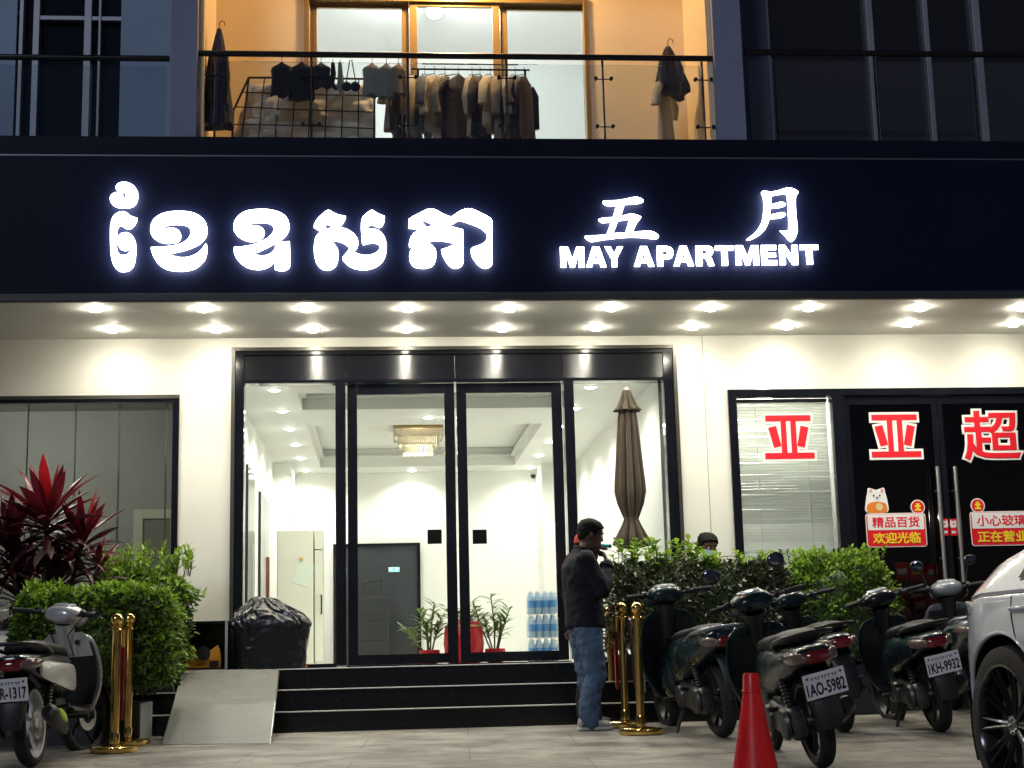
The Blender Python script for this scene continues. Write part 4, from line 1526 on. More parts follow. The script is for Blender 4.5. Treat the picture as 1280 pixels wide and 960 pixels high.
# ================================================================== hedges, planters, red cordyline
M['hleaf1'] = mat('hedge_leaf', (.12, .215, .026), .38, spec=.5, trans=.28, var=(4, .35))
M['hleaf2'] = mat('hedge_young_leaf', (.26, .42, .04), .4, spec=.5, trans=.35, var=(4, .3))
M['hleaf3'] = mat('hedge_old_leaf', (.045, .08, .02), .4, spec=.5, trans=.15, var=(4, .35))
M['dust1'] = mat('dusty_leaf', (.10, .12, .055), .3, spec=.7, trans=.12, var=(4, .4))
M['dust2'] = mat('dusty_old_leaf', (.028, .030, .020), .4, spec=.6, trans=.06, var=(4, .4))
M['twig'] = mat('twig_brown', (.06, .045, .03), .8)
M['planter'] = mat('dark_planter', (.022, .023, .026), .4, var=(3, .3))

def hedge(name, label, x0, x1, y0, y1, z0, z1, count, lf, seed, young=.35, shaggy=.04, sprouts=0, splen=.14, cat='hedge', mats_=('hleaf1', 'hleaf2', 'hleaf3'), rnd=.18):
    """clipped shrub: short leaves over the whole volume, sprouts on top"""
    r = random.Random(seed)
    base = Vector(((x0 + x1) / 2, (y0 + y1) / 2, z0))
    t = thing(name, label, cat, base)
    hx, hy, hz = (x1 - x0) / 2, (y1 - y0) / 2, (z1 - z0) / 2
    cz = z0 + hz
    cen = Vector((base.x, base.y, cz))
    items = []
    so = Vector((seed * 3.7, seed * 1.3, 0))
    def surf():
        # a point on a rounded box
        while True:
            p = Vector((r.uniform(-1, 1), r.uniform(-1, 1), r.uniform(-1, 1)))
            ax = r.choices((0, 1, 2), (hy * hz, hx * hz * 1.6, hx * hy * 1.8))[0]
            sg_ = r.choice((-1, 1))
            if ax == 2 and sg_ < 0:
                continue
            if ax == 1 and sg_ > 0 and r.random() < .75:
                continue
            p[ax] = sg_
            nrm = Vector((0, 0, 0))
            nrm[ax] = sg_
            q = Vector((p.x * hx, p.y * hy, p.z * hz))
            # round the edges
            for a in range(3):
                h = (hx, hy, hz)[a]
                rr_ = min(rnd, h * .8)
                e = abs(q[a]) - (h - rr_)
                if e > 0 and a != ax:
                    nrm[a] += math.copysign(e / rr_, q[a])
            inner = Vector([max(-(h - min(rnd, h * .8)), min(h - min(rnd, h * .8), q[a])) for a, h in enumerate((hx, hy, hz))])
            dvec = q - inner
            if dvec.length > 1e-6:
                m_ = max(abs(dvec[0]) / min(rnd, hx * .8), abs(dvec[1]) / min(rnd, hy * .8), abs(dvec[2]) / min(rnd, hz * .8))
                q = inner + Vector([dvec[a] / dvec.length * min(rnd, (hx, hy, hz)[a] * .8) * m_ for a in range(3)])
            return q, nrm.normalized()
    for i in range(count):
        q, nrm = surf()
        bump_ = noise.noise((q + so) * 4.5) * shaggy * 1.6 + noise.noise((q + so) * 13) * shaggy
        depth = abs(r.gauss(0, 1)) * .055
        p = cen + q + nrm * (bump_ - depth)
        d = (nrm * .8 + Vector((r.uniform(-1, 1), r.uniform(-1, 1), r.uniform(-.5, 1.1))))
        nn = (nrm + Vector((r.uniform(-1, 1), r.uniform(-1, 1), r.uniform(-1, 1))) * .8)
        top = (q.z + hz) / (2 * hz)
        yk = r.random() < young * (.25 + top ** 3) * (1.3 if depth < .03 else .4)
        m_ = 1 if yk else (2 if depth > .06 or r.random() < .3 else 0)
        items.append((p, d, nn, lf * r.uniform(.7, 1.25), lf * r.uniform(.42, .6), r.uniform(-.1, .4), m_))
    b = MB()
    for i in range(sprouts):
        x = r.uniform(-hx * .95, hx * .95)
        y = r.uniform(-hy * .8, hy * .8)
        L_ = splen * r.uniform(.4, 1.15)
        p0 = cen + Vector((x, y, hz - .06))
        tip = p0 + Vector((r.uniform(-.05, .05), r.uniform(-.05, .05), L_ + .05))
        b.tube([p0, p0.lerp(tip, .5) + Vector((.006, 0, 0)), tip], .0028, 5)
        for k in range(9):
            f = .25 + .75 * k / 8
            a = k * 2.4 + r.uniform(-.4, .4)
            d = Vector((math.cos(a), math.sin(a), .75 + f * .6))
            items.append((p0.lerp(tip, f), d, Vector((0, 0, 1)), lf * r.uniform(.9, 1.5), lf * r.uniform(.42, .58), r.uniform(.0, .35), 1 if r.random() < young + .25 else 0))
    for i in range(int(40 * hx / .5)):
        p0 = Vector((base.x + r.uniform(-hx, hx) * .7, base.y + r.uniform(-hy, hy) * .5, z0 - .02))
        q, nrm = surf()
        b.tube([p0, p0.lerp(cen + q, .5) + Vector((r.uniform(-.05, .05), 0, 0)), cen + q - nrm * .03], [.009, .006, .0025], 5)
    b.build('stem', 'twig', t)
    # dense inner growth
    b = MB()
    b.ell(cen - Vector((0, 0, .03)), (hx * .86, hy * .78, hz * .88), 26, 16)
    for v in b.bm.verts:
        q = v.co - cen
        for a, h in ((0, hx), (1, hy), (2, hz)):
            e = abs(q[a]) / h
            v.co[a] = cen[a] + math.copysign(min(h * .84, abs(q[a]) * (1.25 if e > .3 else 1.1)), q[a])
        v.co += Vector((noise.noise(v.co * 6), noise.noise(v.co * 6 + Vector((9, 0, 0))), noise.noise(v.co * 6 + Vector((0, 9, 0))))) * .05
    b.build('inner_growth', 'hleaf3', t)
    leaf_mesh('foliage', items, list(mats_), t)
    return t

def planter(label, x0, x1, y0, y1, z0, z1, endcol='planter'):
    t = thing('planter', label, 'planter', ((x0 + x1) / 2, (y0 + y1) / 2, z0))
    b = MB()
    w_ = .035
    b.span(x0, x1, y0, y0 + w_, z0, z1)
    b.span(x0, x1, y1 - w_, y1, z0, z1)
    b.span(x0, x0 + w_, y0 + w_, y1 - w_, z0, z1)
    b.span(x1 - w_, x1, y0 + w_, y1 - w_, z0, z1)
    b.span(x0 + w_, x1 - w_, y0 + w_, y1 - w_, z0, z0 + .04)
    b.build('box', ['planter'], t, smooth=False, bevel=.005)
    b = MB()
    b.span(x0 + w_ + .001, x1 - w_ - .001, y0 + w_ + .001, y1 - w_ - .001, z0 + .041, z1 - .05)
    b.build('soil', mat('dark_soil', (.03, .022, .015), .95, bump=(30, .8)), t, smooth=False)
    if endcol != 'planter':
        b = MB()
        b.span(x1 + .001, x1 + .012, y0 + .004, y1 - .004, z0 + .004, z1 - .004)
        b.build('end_panel', endcol, t, smooth=False, bevel=.002)
    return t

# left hedges
HY0 = -1.75
lp = G(180, 922)
hx1 = P(224, 780, HY0 + .1).x
hx0 = P(14, 780, HY0 + .1).x
pz = gz(HY0)
planter('long dark planter box with a pale end under the left clipped hedge', hx0 - .6, P(173, 900, HY0).x, HY0 + .02, HY0 + .62, pz - .01, pz + .30, mat('pale_end_panel', (.36, .37, .37), .45, var=(3, .1)))
zt = P(120, 737, HY0 + .25).z
zb = P(120, 868, HY0).z
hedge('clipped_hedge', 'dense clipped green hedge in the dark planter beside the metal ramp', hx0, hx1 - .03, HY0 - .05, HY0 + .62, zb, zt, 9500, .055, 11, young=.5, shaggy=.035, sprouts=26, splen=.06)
by = -.55
bx0, bx1 = P(128, 720, by).x, P(246, 720, by).x
planter('small dark planter on the steps under the loose shrub', bx0, bx1 - .16, by - .14, by + .14, RI * 2 + .001, RI * 2 + .26)
hedge('loose_shrub', 'looser bright green shrub with spiky shoots between hedge and white pillar', bx0, bx1 - .04, by - .17, by + .17, RI * 2 + .24, P(180, 712, by).z, 4600, .055, 12, young=.65, shaggy=.08, sprouts=48, splen=.20, cat='shrub')
# right hedges
HR = -.62
rz0 = RI * 2
xa, xb = P(756, 740, HR).x, P(986, 740, HR).x
planter('long black planter on the entrance steps below the grey green hedge', xa + .06, xb - .02, SY + .302, SY + .592, rz0 + .001, rz0 + .22)
z1 = P(850, 702, HR).z
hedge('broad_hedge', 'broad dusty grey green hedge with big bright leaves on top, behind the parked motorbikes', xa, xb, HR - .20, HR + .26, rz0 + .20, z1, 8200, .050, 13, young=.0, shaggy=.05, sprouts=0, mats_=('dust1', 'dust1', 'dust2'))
# large light leaves growing out of the top of the broad hedge
def top_growth(label, x0, x1, y, z, n, seed, lf):
    r = random.Random(seed)
    t = thing('leafy_shrub', label, 'shrub', ((x0 + x1) / 2, y, z - .5))
    b = MB()
    items = []
    for i in range(n):
        x = r.uniform(x0, x1)
        yy = y + r.uniform(-.14, .16)
        h = r.uniform(.02, .16) * (1.4 if x < x0 + (x1 - x0) * .55 else .7)
        p0 = Vector((x, yy, z - .4))
        tip = Vector((x + r.uniform(-.06, .06), yy + r.uniform(-.05, .05), z + h))
        b.tube([p0, p0.lerp(tip, .6) + Vector((.01, 0, 0)), tip], .004, 5)
        for k in range(8):
            a = k * 2.4 + r.uniform(-.5, .5)
            f = .78 + .22 * k / 7
            d = Vector((math.cos(a), math.sin(a), r.uniform(.15, .8) + f * .2))
            items.append((p0.lerp(tip, f), d, Vector((0, 0, 1)), lf * r.uniform(.7, 1.2), lf * r.uniform(.36, .48), r.uniform(.1, .5), 1 if r.random() < .65 else 0))
    b.build('stem', 'stem', t)
    leaf_mesh('foliage', items, ['hleaf1', 'hleaf2'], t)
top_growth('light green broad-leaved shrub growing out of the top of the grey green hedge', xa + .02, xb - .02, HR + .04, z1 - .03, 52, 5, .115)
xa2, xb2 = P(988, 740, HR + .1).x, P(1122, 740, HR + .1).x
planter('black planter on the ground under the rounded bright green bush', xa2 + .02, xb2 - .05, HR + .05, HR + .5, 0, .42)
hedge('round_bush', 'rounded bright green bush in front of the shop doors', xa2, xb2, HR - .02, HR + .56, .40, P(1050, 694, HR + .2).z, 6800, .052, 14, young=.45, shaggy=.05, sprouts=24, splen=.07, cat='bush', rnd=.3)

# red cordyline
M['cord1'] = mat('cordyline_dark_leaf', (.055, .010, .016), .32, spec=.6, trans=.18, var=(3, .3))
M['cord2'] = mat('cordyline_maroon_leaf', (.13, .010, .020), .35, spec=.5, trans=.25, var=(3, .3))
M['cord3'] = mat('cordyline_red_leaf', (.36, .012, .018), .38, spec=.5, trans=.35, var=(3, .25))
M['cord4'] = mat('cordyline_dry_leaf', (.22, .14, .13), .5, trans=.2, var=(3, .25))
def blade(vs, fs, mi, p, az, el0, ln, wd, droop, m_, r):
    n = 8
    k0 = len(vs)
    d = Vector((math.cos(az) * math.cos(el0), math.sin(az) * math.cos(el0), math.sin(el0)))
    side = Vector((-math.sin(az), math.cos(az), 0))
    side = (side + Vector((0, 0, r.uniform(-.4, .4)))).normalized()
    c = Vector(p)
    el = el0
    for j in range(n + 1):
        f = j / n
        wf = (.35 + 1.3 * f if f < .5 else 1.0 * (1 - ((f - .5) / .5) ** 1.8)) * wd / 2
        wf = max(.0015, min(wf, wd / 2))
        dd = Vector((math.cos(az) * math.cos(el), math.sin(az) * math.cos(el), math.sin(el)))
        up = side.cross(dd).normalized()
        vs.append(c - side * wf + up * wf * .45)
        vs.append(c.copy())
        vs.append(c + side * wf + up * wf * .45)
        c = c + dd * (ln / n)
        el -= droop / n * (0.5 + f)
    for j in range(n):
        a = k0 + j * 3
        fs.append((a, a + 1, a + 4, a + 3))
        fs.append((a + 1, a + 2, a + 5, a + 4))
        mi += [m_, m_]
CYY = HY0 + .78
cb = P(50, 760, CYY)
ct = thing('cordyline', 'red and dark purple cordyline with long pointed leaves behind the left hedge', 'plant', (cb.x, CYY, 0))
r = random.Random(21)
vs, fs, mi = [], [], []
b = MB()
for (u, v, nl, sc_, seed) in ((60, 645, 50, 1.0, 1), (104, 672, 34, .8, 2), (12, 680, 38, .85, 3), (70, 730, 40, .9, 4), (25, 735, 34, .9, 5), (122, 712, 16, .6, 6)):
    yy = CYY + r.uniform(-.12, .12)
    apex = P(u, v, yy)
    b.tube([(cb.x + r.uniform(-.1, .1), CYY, .1), ((cb.x + apex.x) / 2, yy, apex.z * .55), apex], [.026, .022, .016], 8)
    for k in range(nl):
        f = k / nl                      # 0 youngest, upright; 1 oldest, drooping
        az = k * 2.39996 + r.uniform(-.2, .2)
        el = 1.5 - 1.75 * f ** .75 + r.uniform(-.12, .12)
        pos = apex + Vector((0, 0, .05 - .30 * f))
        ln = sc_ * (.36 + .16 * math.sin(PI * min(1, f + .15))) * r.uniform(.85, 1.12)
        m_ = 2 if f < .09 else (1 if f < .36 else (3 if (f > .8 and r.random() < .3) else 0))
        if m_ == 2 and r.random() < .4:
            m_ = 1
        blade(vs, fs, mi, pos, az, el, ln, .098 * sc_ * r.uniform(.8, 1.15), .35 + 1.5 * f * r.uniform(.6, 1.2), m_, r)
b.build('stem', 'twig', ct)
me = bpy.data.meshes.new('foliage')
off = world_loc(ct)
me.from_pydata([tuple(v - off) for v in vs], [], fs)
me.polygons.foreach_set('material_index', mi)
me.polygons.foreach_set('use_smooth', [True] * len(fs))
for m_ in ('cord1', 'cord2', 'cord3', 'cord4'):
    me.materials.append(M[m_])
o = bpy.data.objects.new('foliage', me)
COL.objects.link(o)
o.parent = ct
# ================================================================== scooters: origin at the rear tyre's contact, forward +Y
M['teal'] = mat('dark_teal_paint', (.004, .018, .023), .26, spec=.35, coat=.22, var=(5, .3), rvar=.10)
M['darkblue'] = mat('black_blue_paint', (.008, .011, .017), .24, spec=.35, coat=.3, var=(3, .2))
M['silverpaint'] = mat('silver_paint', (.60, .60, .60), .3, metal=.35, coat=.6, var=(3, .08))
M['greypaint'] = mat('blue_grey_paint', (.22, .24, .28), .3, metal=.2, coat=.6, var=(3, .1))
M['seatvinyl'] = mat('seat_vinyl', (.008, .008, .009), .55, spec=.22, bump=(120, .12), var=(5, .3))
M['engine'] = mat('cast_engine', (.085, .085, .085), .42, metal=.7, var=(14, .3))
M['darkmetal'] = mat('dark_metal', (.05, .05, .052), .42, metal=.7, var=(14, .3))
M['chrome'] = mat('chrome', (.75, .75, .75), .12, metal=1.0)
M['taillens'] = mat('red_tail_lens', (.17, .006, .009), .12, coat=.6)
M['clearlens'] = mat('clear_lens', (.16, .11, .10), .12, coat=.6)
M['headlens'] = mat('headlight_lens', (.35, .38, .42), .08, coat=.8)
M['plate'] = mat('plate_white', (.76, .76, .80), .45, var=(9, .1))
M['platetext'] = mat('plate_navy_text', (.012, .012, .03), .5)
M['lime'] = mat('lime_shield', (.36, .52, .03), .35)
M['mirror'] = mat('mirror_glass', (.16, .18, .22), .06, metal=1.0)

def wheel(root, y, r, wdt, rimmat, steer=0.0, spokes=5, disc=True):
    """tyre (part) with rim, brake disc as its sub-parts"""
    cz = r
    ax = Matrix.Translation((0, 0, 0)) @ Matrix.Rotation(PI / 2, 4, 'Y')
    b = MB()
    pr = []
    h = wdt / 2
    for k in range(9):
        a = -PI / 2 + PI * k / 8
        pr.append((r - h * .9 + h * .9 * math.cos(a), h * math.sin(a)))
    pr = [(r - h * 1.25, -h * .75)] + pr + [(r - h * 1.25, h * .75)]
    b.lathe(pr + [pr[0]], 44, ax, cap=False)
    o = b.build('wheel', 'blackrubber', root, world=False)
    o.location = (0, y, cz)
    o.rotation_euler = (0, 0, steer)
    b = MB()
    rr_ = r - h * 1.2
    b.lathe([(rr_ - .018, -h * .7), (rr_ + .006, -h * .8), (rr_ + .006, -h * .5), (rr_ - .004, 0), (rr_ + .006, h * .5), (rr_ + .006, h * .8), (rr_ - .018, h * .7), (rr_ - .02, 0), (rr_ - .018, -h * .7)], 40, ax, cap=False)
    b.lathe([(.0, -h * .9), (.034, -h * .9), (.040, -h * .4), (.040, h * .4), (.034, h * .9), (.0, h * .9)], 18, ax)
    for k in range(spokes):
        a = 2 * PI * k / spokes
        d = Vector((0, math.cos(a), math.sin(a)))
        e = Vector((0, math.cos(a + .22), math.sin(a + .22)))
        b.tube([d * .03, d * rr_ * .55, e * (rr_ - .012)], [.018, .013, .015], 8, flat=.7)
    b.build('rim', rimmat, o, world=False)
    if disc:
        b = MB()
        b.lathe([(.05, h * .95), (.10, h * .95), (.10, h * .95 + .004), (.05, h * .95 + .004), (.05, h * .95)], 28, ax, cap=False)
        b.build('brake_disc', 'steel', o, world=False)
    return o

def scooter(label, loc, rz, plate=None, body='teal', accent='teal', rim='darkmetal', style='under', steer=.25, lean=-.07, group='parked motorbikes', mirrors=True, lime=False, exhaust='darkmetal', platetilt=0.0, headmat=None, apron=None, frontrim=None):
    root = thing('scooter', label, 'motorbike', loc, 0, group)
    root.rotation_euler = Euler((0, lean, rz), 'XYZ')
    WB = 1.24
    rw, fw = .275, .275
    maxi = style == 'maxi'
    wheel(root, 0, rw, .095 if not maxi else .105, rim)
    fwh = wheel(root, WB, fw, .08 if not maxi else .095, frontrim or rim, steer)
    hm = headmat or body
    # steering parts turn about the steering head
    SA = Vector((0, WB - .045 - .02, fw))            # axle-ish
    SH = Vector((0, WB - .34, .93))
    def st(p):
        p = Vector(p)
        ax_ = (SH - Vector((0, WB - .03, fw))).normalized()
        return SH + Matrix.Rotation(steer, 3, ax_) @ (p - SH)
    # fork
    b = MB()
    for s in (-1, 1):
        b.tube([st((s * .068, WB, fw)), st((s * .068, WB - .105, fw + .30)), st((s * .05, WB - .19, .66))], [.02, .018, .018], 10)
    b.tube([st((-.075, WB, fw)), st((.075, WB, fw))], .014, 10)
    b.build('fork', 'darkmetal', root, world=False)
    # front mudguard
    b = MB()
    rings = []
    for k in range(13):
        a = R(-18 + 150 * k / 12)
        c = Vector((0, WB + (fw + .022) * math.cos(a) , fw + (fw + .022) * math.sin(a)))
        up = Vector((0, math.cos(a), math.sin(a)))
        wv = .058 * (0.55 + .45 * math.sin(PI * min(1, k / 12 * 1.1)))
        rings.append([st(c + Vector((x * wv, 0, 0)) - up * (.040 * x * x) + up * dz) for x, dz in ((-1, 0), (-.5, .004), (0, .006), (.5, .004), (1, 0), (1, -.005), (.5, -.002), (0, 0), (-.5, -.002), (-1, -.005))])
    b.loft(rings)
    b.build('front_mudguard', body, root, world=False)
    # apron (leg shield) with its inner side
    b = MB()
    rings = []
    prof = [(.27, .10, WB - .20, .10), (.36, .16, WB - .17, .11), (.48, .215, WB - .18, .11), (.60, .235, WB - .21, .10), (.70, .23, WB - .245, .09), (.80, .205, WB - .285, .075), (.87, .15, WB - .31, .06)]
    if maxi:
        prof = [(.24, .12, WB - .26, .10), (.36, .19, WB - .20, .12), (.50, .24, WB - .17, .13), (.64, .25, WB - .19, .13), (.76, .24, WB - .24, .11), (.88, .21, WB - .30, .09), (.95, .15, WB - .33, .06)]
    for (z, hw, yc, d) in prof:
        ring = []
        for k in range(24):
            a = 2 * PI * k / 24
            x = hw * math.copysign(abs(math.cos(a)) ** .8, math.cos(a))
            y = yc + d * math.sin(a) * (.8 if math.sin(a) > 0 else .45) - 1.7 * x * x
            ring.append(Vector((x, y, z)))
        rings.append(ring)
    b.loft(rings)
    ap = b.build('front_apron', apron or body, root, world=False, sub=1)
    # front turn signals / badge strip on the apron
    for s in (-1, 1):
        b = MB()
        b.ell((s * .155, WB - .155, .60), (.045, .02, .05), 12, 8, (0, 0, R(-28 * s)))
        b.build('front_indicator', 'clearlens', root, world=False)
    # inner leg shield (dark plastic with a glove box)
    b = MB()
    b.loft([superring(0, 0, w_, .012, 0, 16) for w_ in (.1,)] * 0 or [[Vector((x * hw, yc - d * .45 - 1.7 * (x * hw) ** 2 - .012 + (.0 if t_ else .006), z)) for (x, t_) in ((-.85, 1), (-.4, 1), (0, 1), (.4, 1), (.85, 1), (.85, 0), (.4, 0), (0, 0), (-.4, 0), (-.85, 0))] for (z, hw, yc, d) in prof[1:6]])
    b.build('inner_shield', 'black' if style != 'maxi' else 'black', root, world=False)
    if apron:
        b = MB()
        b.loft([[Vector((x * hw * .96, yc - d * .45 - 1.7 * (x * hw) ** 2 - .020 + (.0 if t_ else .008), z)) for (x, t_) in ((-.85, 1), (-.4, 1), (0, 1), (.4, 1), (.85, 1), (.85, 0), (.4, 0), (0, 0), (-.4, 0), (-.85, 0))] for (z, hw, yc, d) in prof[4:7]])
        up_ = b.build('upper_shield', apron, root, world=False)
        b = MB()
        z_, hw_, yc_, d_ = prof[5]
        b.lathe([(.0, 0), (.018, 0), (.020, .006), (.0, .007)], 16, Matrix.Translation((.075, yc_ - d_ * .45 - .035, z_)) @ Matrix.Rotation(PI / 2, 4, 'X'))
        b.build('key_lock', 'black', up_, world=False)
    # centre frame / floor
    b = MB()
    if style == 'under' or maxi:
        path = [(WB - .27, .50, .10, .16), (WB - .38, .44, .095, .13), (WB - .52, .42, .10, .12), (WB - .66, .46, .12, .14)]
        if maxi:
            path = [(WB - .27, .48, .15, .20), (WB - .40, .42, .15, .17), (WB - .52, .43, .15, .17), (WB - .66, .50, .155, .19)]
    else:
        path = [(WB - .25, .34, .13, .05), (WB - .36, .315, .17, .035), (WB - .56, .315, .175, .035), (WB - .68, .34, .15, .05)]
    b.loft([superring(0, z, hw, hh, y, 20, 2.6) for (y, z, hw, hh) in path])
    b.build('floor_body', body if style == 'under' or maxi else 'black', root, world=False, sub=1)
    # tail body
    b = MB()
    pt = [(.66, .54, .10, .13), (.56, .575, .145, .155), (.36, .585, .165, .15), (.14, .605, .168, .13), (-.08, .625, .158, .105), (-.24, .645, .138, .08), (-.34, .66, .10, .055), (-.385, .668, .06, .03)]
    if maxi:
        pt = [(.66, .52, .11, .16), (.54, .56, .165, .18), (.32, .58, .185, .175), (.10, .62, .185, .155), (-.12, .66, .17, .13), (-.28, .69, .145, .10), (-.38, .71, .11, .07), (-.42, .715, .07, .04)]
    b.loft([superring(0, z, hw, hh, y, 24, 2.7) for (y, z, hw, hh) in pt])
    b.build('tail_body', body, root, world=False, sub=1)
    if accent != body:
        for s in (-1, 1):
            b = MB()
            b.loft([superring(s * (hw + .004), z - .03, .012, hh * .62, y, 14, 2.2) for (y, z, hw, hh) in pt[1:6]])
            b.build('side_panel', accent, root, world=False, sub=1)
    # seat
    b = MB()
    sp = [(.62, .685, .075, .025), (.54, .725, .115, .042), (.34, .745, .135, .048), (.14, .745, .138, .046), (.02, .765, .13, .05), (-.14, .762, .115, .042), (-.24, .755, .085, .028)]
    b.loft([superring(0, z, hw, hh, y, 20, 2.8) for (y, z, hw, hh) in sp])
    b.build('seat', 'seatvinyl', root, world=False, sub=1)
    b = MB()
    for f in (.4, .22, .04):
        pass
    # grab rail
    b.tube([(-.13, .08, .725), (-.155, -.10, .755), (-.14, -.28, .775), (-.07, -.375, .782), (.07, -.375, .782), (.14, -.28, .775), (.155, -.10, .755), (.13, .08, .725)], .0135, 10)
    b.build('grab_rail', 'black' if not maxi else 'greypaint', root, world=False)
    # tail light with two clear indicators
    ty = -.34 if not maxi else -.38
    tz = .645 if not maxi else .68
    b = MB()
    b.loft([superring(0, tz + .012, .098, .048, ty + .06, 18, 2.6), superring(0, tz + .005, .10, .05, ty - .005, 18, 2.6), superring(0, tz, .08, .038, ty - .045, 18, 2.6), superring(0, tz, .03, .014, ty - .06, 18, 2.6)])
    b.build('tail_light', 'taillens', root, world=False, sub=1)
    for s in (-1, 1):
        b = MB()
        b.loft([superring(s * .140, tz + .016, .006, .014, ty + .21, 12), superring(s * .138, tz + .014, .016, .030, ty + .14, 12), superring(s * .126, tz + .010, .024, .038, ty + .07, 12), superring(s * .108, tz + .006, .028, .036, ty + .00, 12), superring(s * .086, tz + .002, .020, .024, ty - .035, 12), superring(s * .07, tz + .0, .008, .010, ty - .05, 12)])
        b.build('rear_indicator', 'clearlens', root, world=False, sub=1)
    # rear mudguard and plate
    b = MB()
    rings = []
    for (y, z, hw) in ((ty + .10, tz - .06, .085), (ty + .01, tz - .11, .085), (ty - .03, tz - .20, .075), (ty - .05, tz - .32, .07), (ty - .045, tz - .40, .055)):
        rings.append([Vector((-hw, y, z)), Vector((-hw * .6, y - .012, z)), Vector((hw * .6, y - .012, z)), Vector((hw, y, z)), Vector((hw, y + .02, z + .008)), Vector((-hw, y + .02, z + .008))])
    b.loft(rings)
    b.build('rear_mudguard', 'black', root, world=False)
    if plate:
        py, pz_ = ty - .075, tz - .15
        rot = Matrix.Rotation(R(12), 4, 'X') @ Matrix.Rotation(platetilt, 4, 'Y')
        b = MB()
        b.box((0, 0, 0), (.245, .006, .145))
        o = b.build('number_plate', 'plate', root, world=False, bevel=.002)
        o.location = (0, py, pz_)
        o.matrix_local = Matrix.Translation((0, py, pz_)) @ rot
        tx = text_obj('plate_number', plate, .1, 'platetext', o, (0, -.0045, -.018), width=.222, height=.068, depth=.002, off=.0030, local=True)
        b = MB()
        r = random.Random(len(plate))
        for k in range(8):
            x = -.07 + k * .02
            b.box((x, -.0045, .048), (.012, .002, .004))
            b.box((x + r.uniform(-.004, .004), -.0045, .042), (.004, .002, .016))
        b.box((-.098, -.0045, .05), (.012, .002, .012), (0, R(45), 0))
        b.box((.098, -.0045, .05), (.012, .002, .012), (0, R(45), 0))
        b.build('plate_script', 'platetext', o, world=False, smooth=False)
    # engine / belt case on the left, swing arm, shock
    b = MB()
    b.loft([superring(0, .275, .085, .085, -.09, 18), superring(0, .28, .10, .115, -.02, 18), superring(0, .29, .10, .085, .14, 18), superring(0, .31, .10, .10, .34, 18), superring(0, .34, .085, .09, .44, 18)])
    for v in b.bm.verts:
        v.co.x = v.co.x * .62 - .105
    eng = b.build('engine_case', 'engine', root, world=False, sub=1)
    b = MB()
    b.lathe([(.095, 0), (.088, .022), (.05, .034), (.0, .036)], 24, Matrix.Translation((-.165, -.01, .285)) @ Matrix.Rotation(-PI / 2, 4, 'Y'))
    for k in range(5):
        a = 2 * PI * k / 5
        b.lathe([(.008, 0), (.008, .012), (0, .013)], 8, Matrix.Translation((-.17, -.01 + .08 * math.cos(a), .285 + .08 * math.sin(a))) @ Matrix.Rotation(-PI / 2, 4, 'Y'))
    b.build('case_cover', 'engine', eng, world=False)
    b = MB()
    b.lathe([(.08, 0), (.072, .02), (.03, .03), (.0, .03)], 24, Matrix.Translation((-.165, .33, .315)) @ Matrix.Rotation(-PI / 2, 4, 'Y'))
    b.build('case_cover', 'engine', eng, world=False)
    b = MB()
    b.box((0, .36, .33), (.20, .22, .20))
    b.tube([(0, .5, .34), (0, .62, .36)], .07, 12)
    b.build('engine_block', 'darkmetal', root, world=False, bevel=.02)
    for s in (-1, 1):
        b = MB()
        b.tube([(s * .115, -.02, .32), (s * .12, .06, .60)], .016, 10)
        for k in range(9):
            f = .25 + .6 * k / 8
            c = Vector((s * .115, -.02, .32)).lerp(Vector((s * .12, .06, .60)), f)
            b.lathe([(.027, -.006), (.031, 0), (.027, .006)], 12, Matrix.Translation(c))
        b.build('rear_shock', 'darkmetal', root, world=False)
    # exhaust on the right
    b = MB()
    b.tube([(.10, .44, .25), (.135, .30, .20), (.15, .14, .23)], .022, 10)
    b.tube([(.155, .16, .235), (.165, .10, .26), (.172, -.14, .335), (.172, -.19, .352)], [.04, .056, .056, .036], 16)
    exo = b.build('exhaust', exhaust, root, world=False)
    b = MB()
    b.loft([superring(.208, .275, .018, .03, .09, 12), superring(.222, .31, .018, .036, -.02, 12), superring(.216, .345, .014, .028, -.12, 12)])
    b.build('heat_shield', 'lime' if lime else 'black', exo, world=False, sub=1)
    # stand, foot pegs
    b = MB()
    b.tube([(-.10, .48, .24), (-.19, .50, .035), (-.21, .50, .012)], .013, 8)
    b.box((-.215, .50, .008), (.05, .035, .012))
    b.build('side_stand', 'darkmetal', root, world=False)
    for s in (-1, 1):
        b = MB()
        b.tube([(s * .06, .56, .29), (s * .23, .56, .29)], .016, 8)
        b.build('foot_peg', 'black', root, world=False)
        b = MB()
        b.tube([(s * .10, .20, .36), (s * .21, .17, .37)], .014, 8)
        b.build('foot_peg', 'black', root, world=False)
    # handlebar cover, bar, grips, levers, mirrors
    hz = 1.0 if not maxi else 1.06
    hy = WB - .40
    b = MB()
    b.loft([[st(v) for v in superring(0, hz - .085, .075, .05, hy + .045, 20)], [st(v) for v in superring(0, hz - .01, .13, .075, hy + .075, 20)]][:0] or
           [[st(v) for v in superring(0, hz + dz, hw, hh, hy + dy, 20, 2.3)] for (dy, dz, hw, hh) in ((-.085, -.005, .06, .03), (-.06, .0, .115, .058), (0, .005, .145, .075), (.06, .0, .15, .078), (.12, -.02, .125, .068), (.155, -.04, .08, .045), (.17, -.05, .04, .02))])
    hd = b.build('handlebar_cover', hm, root, world=False, sub=1)
    b = MB()
    b.tube([st((0, hy + .03, hz - .06)), st((0, WB - .33, .84)), st((0, WB - .30, .74))], [.07, .06, .055], 14)
    b.build('steering_column', hm if apron else 'black', root, world=False)
    b = MB()
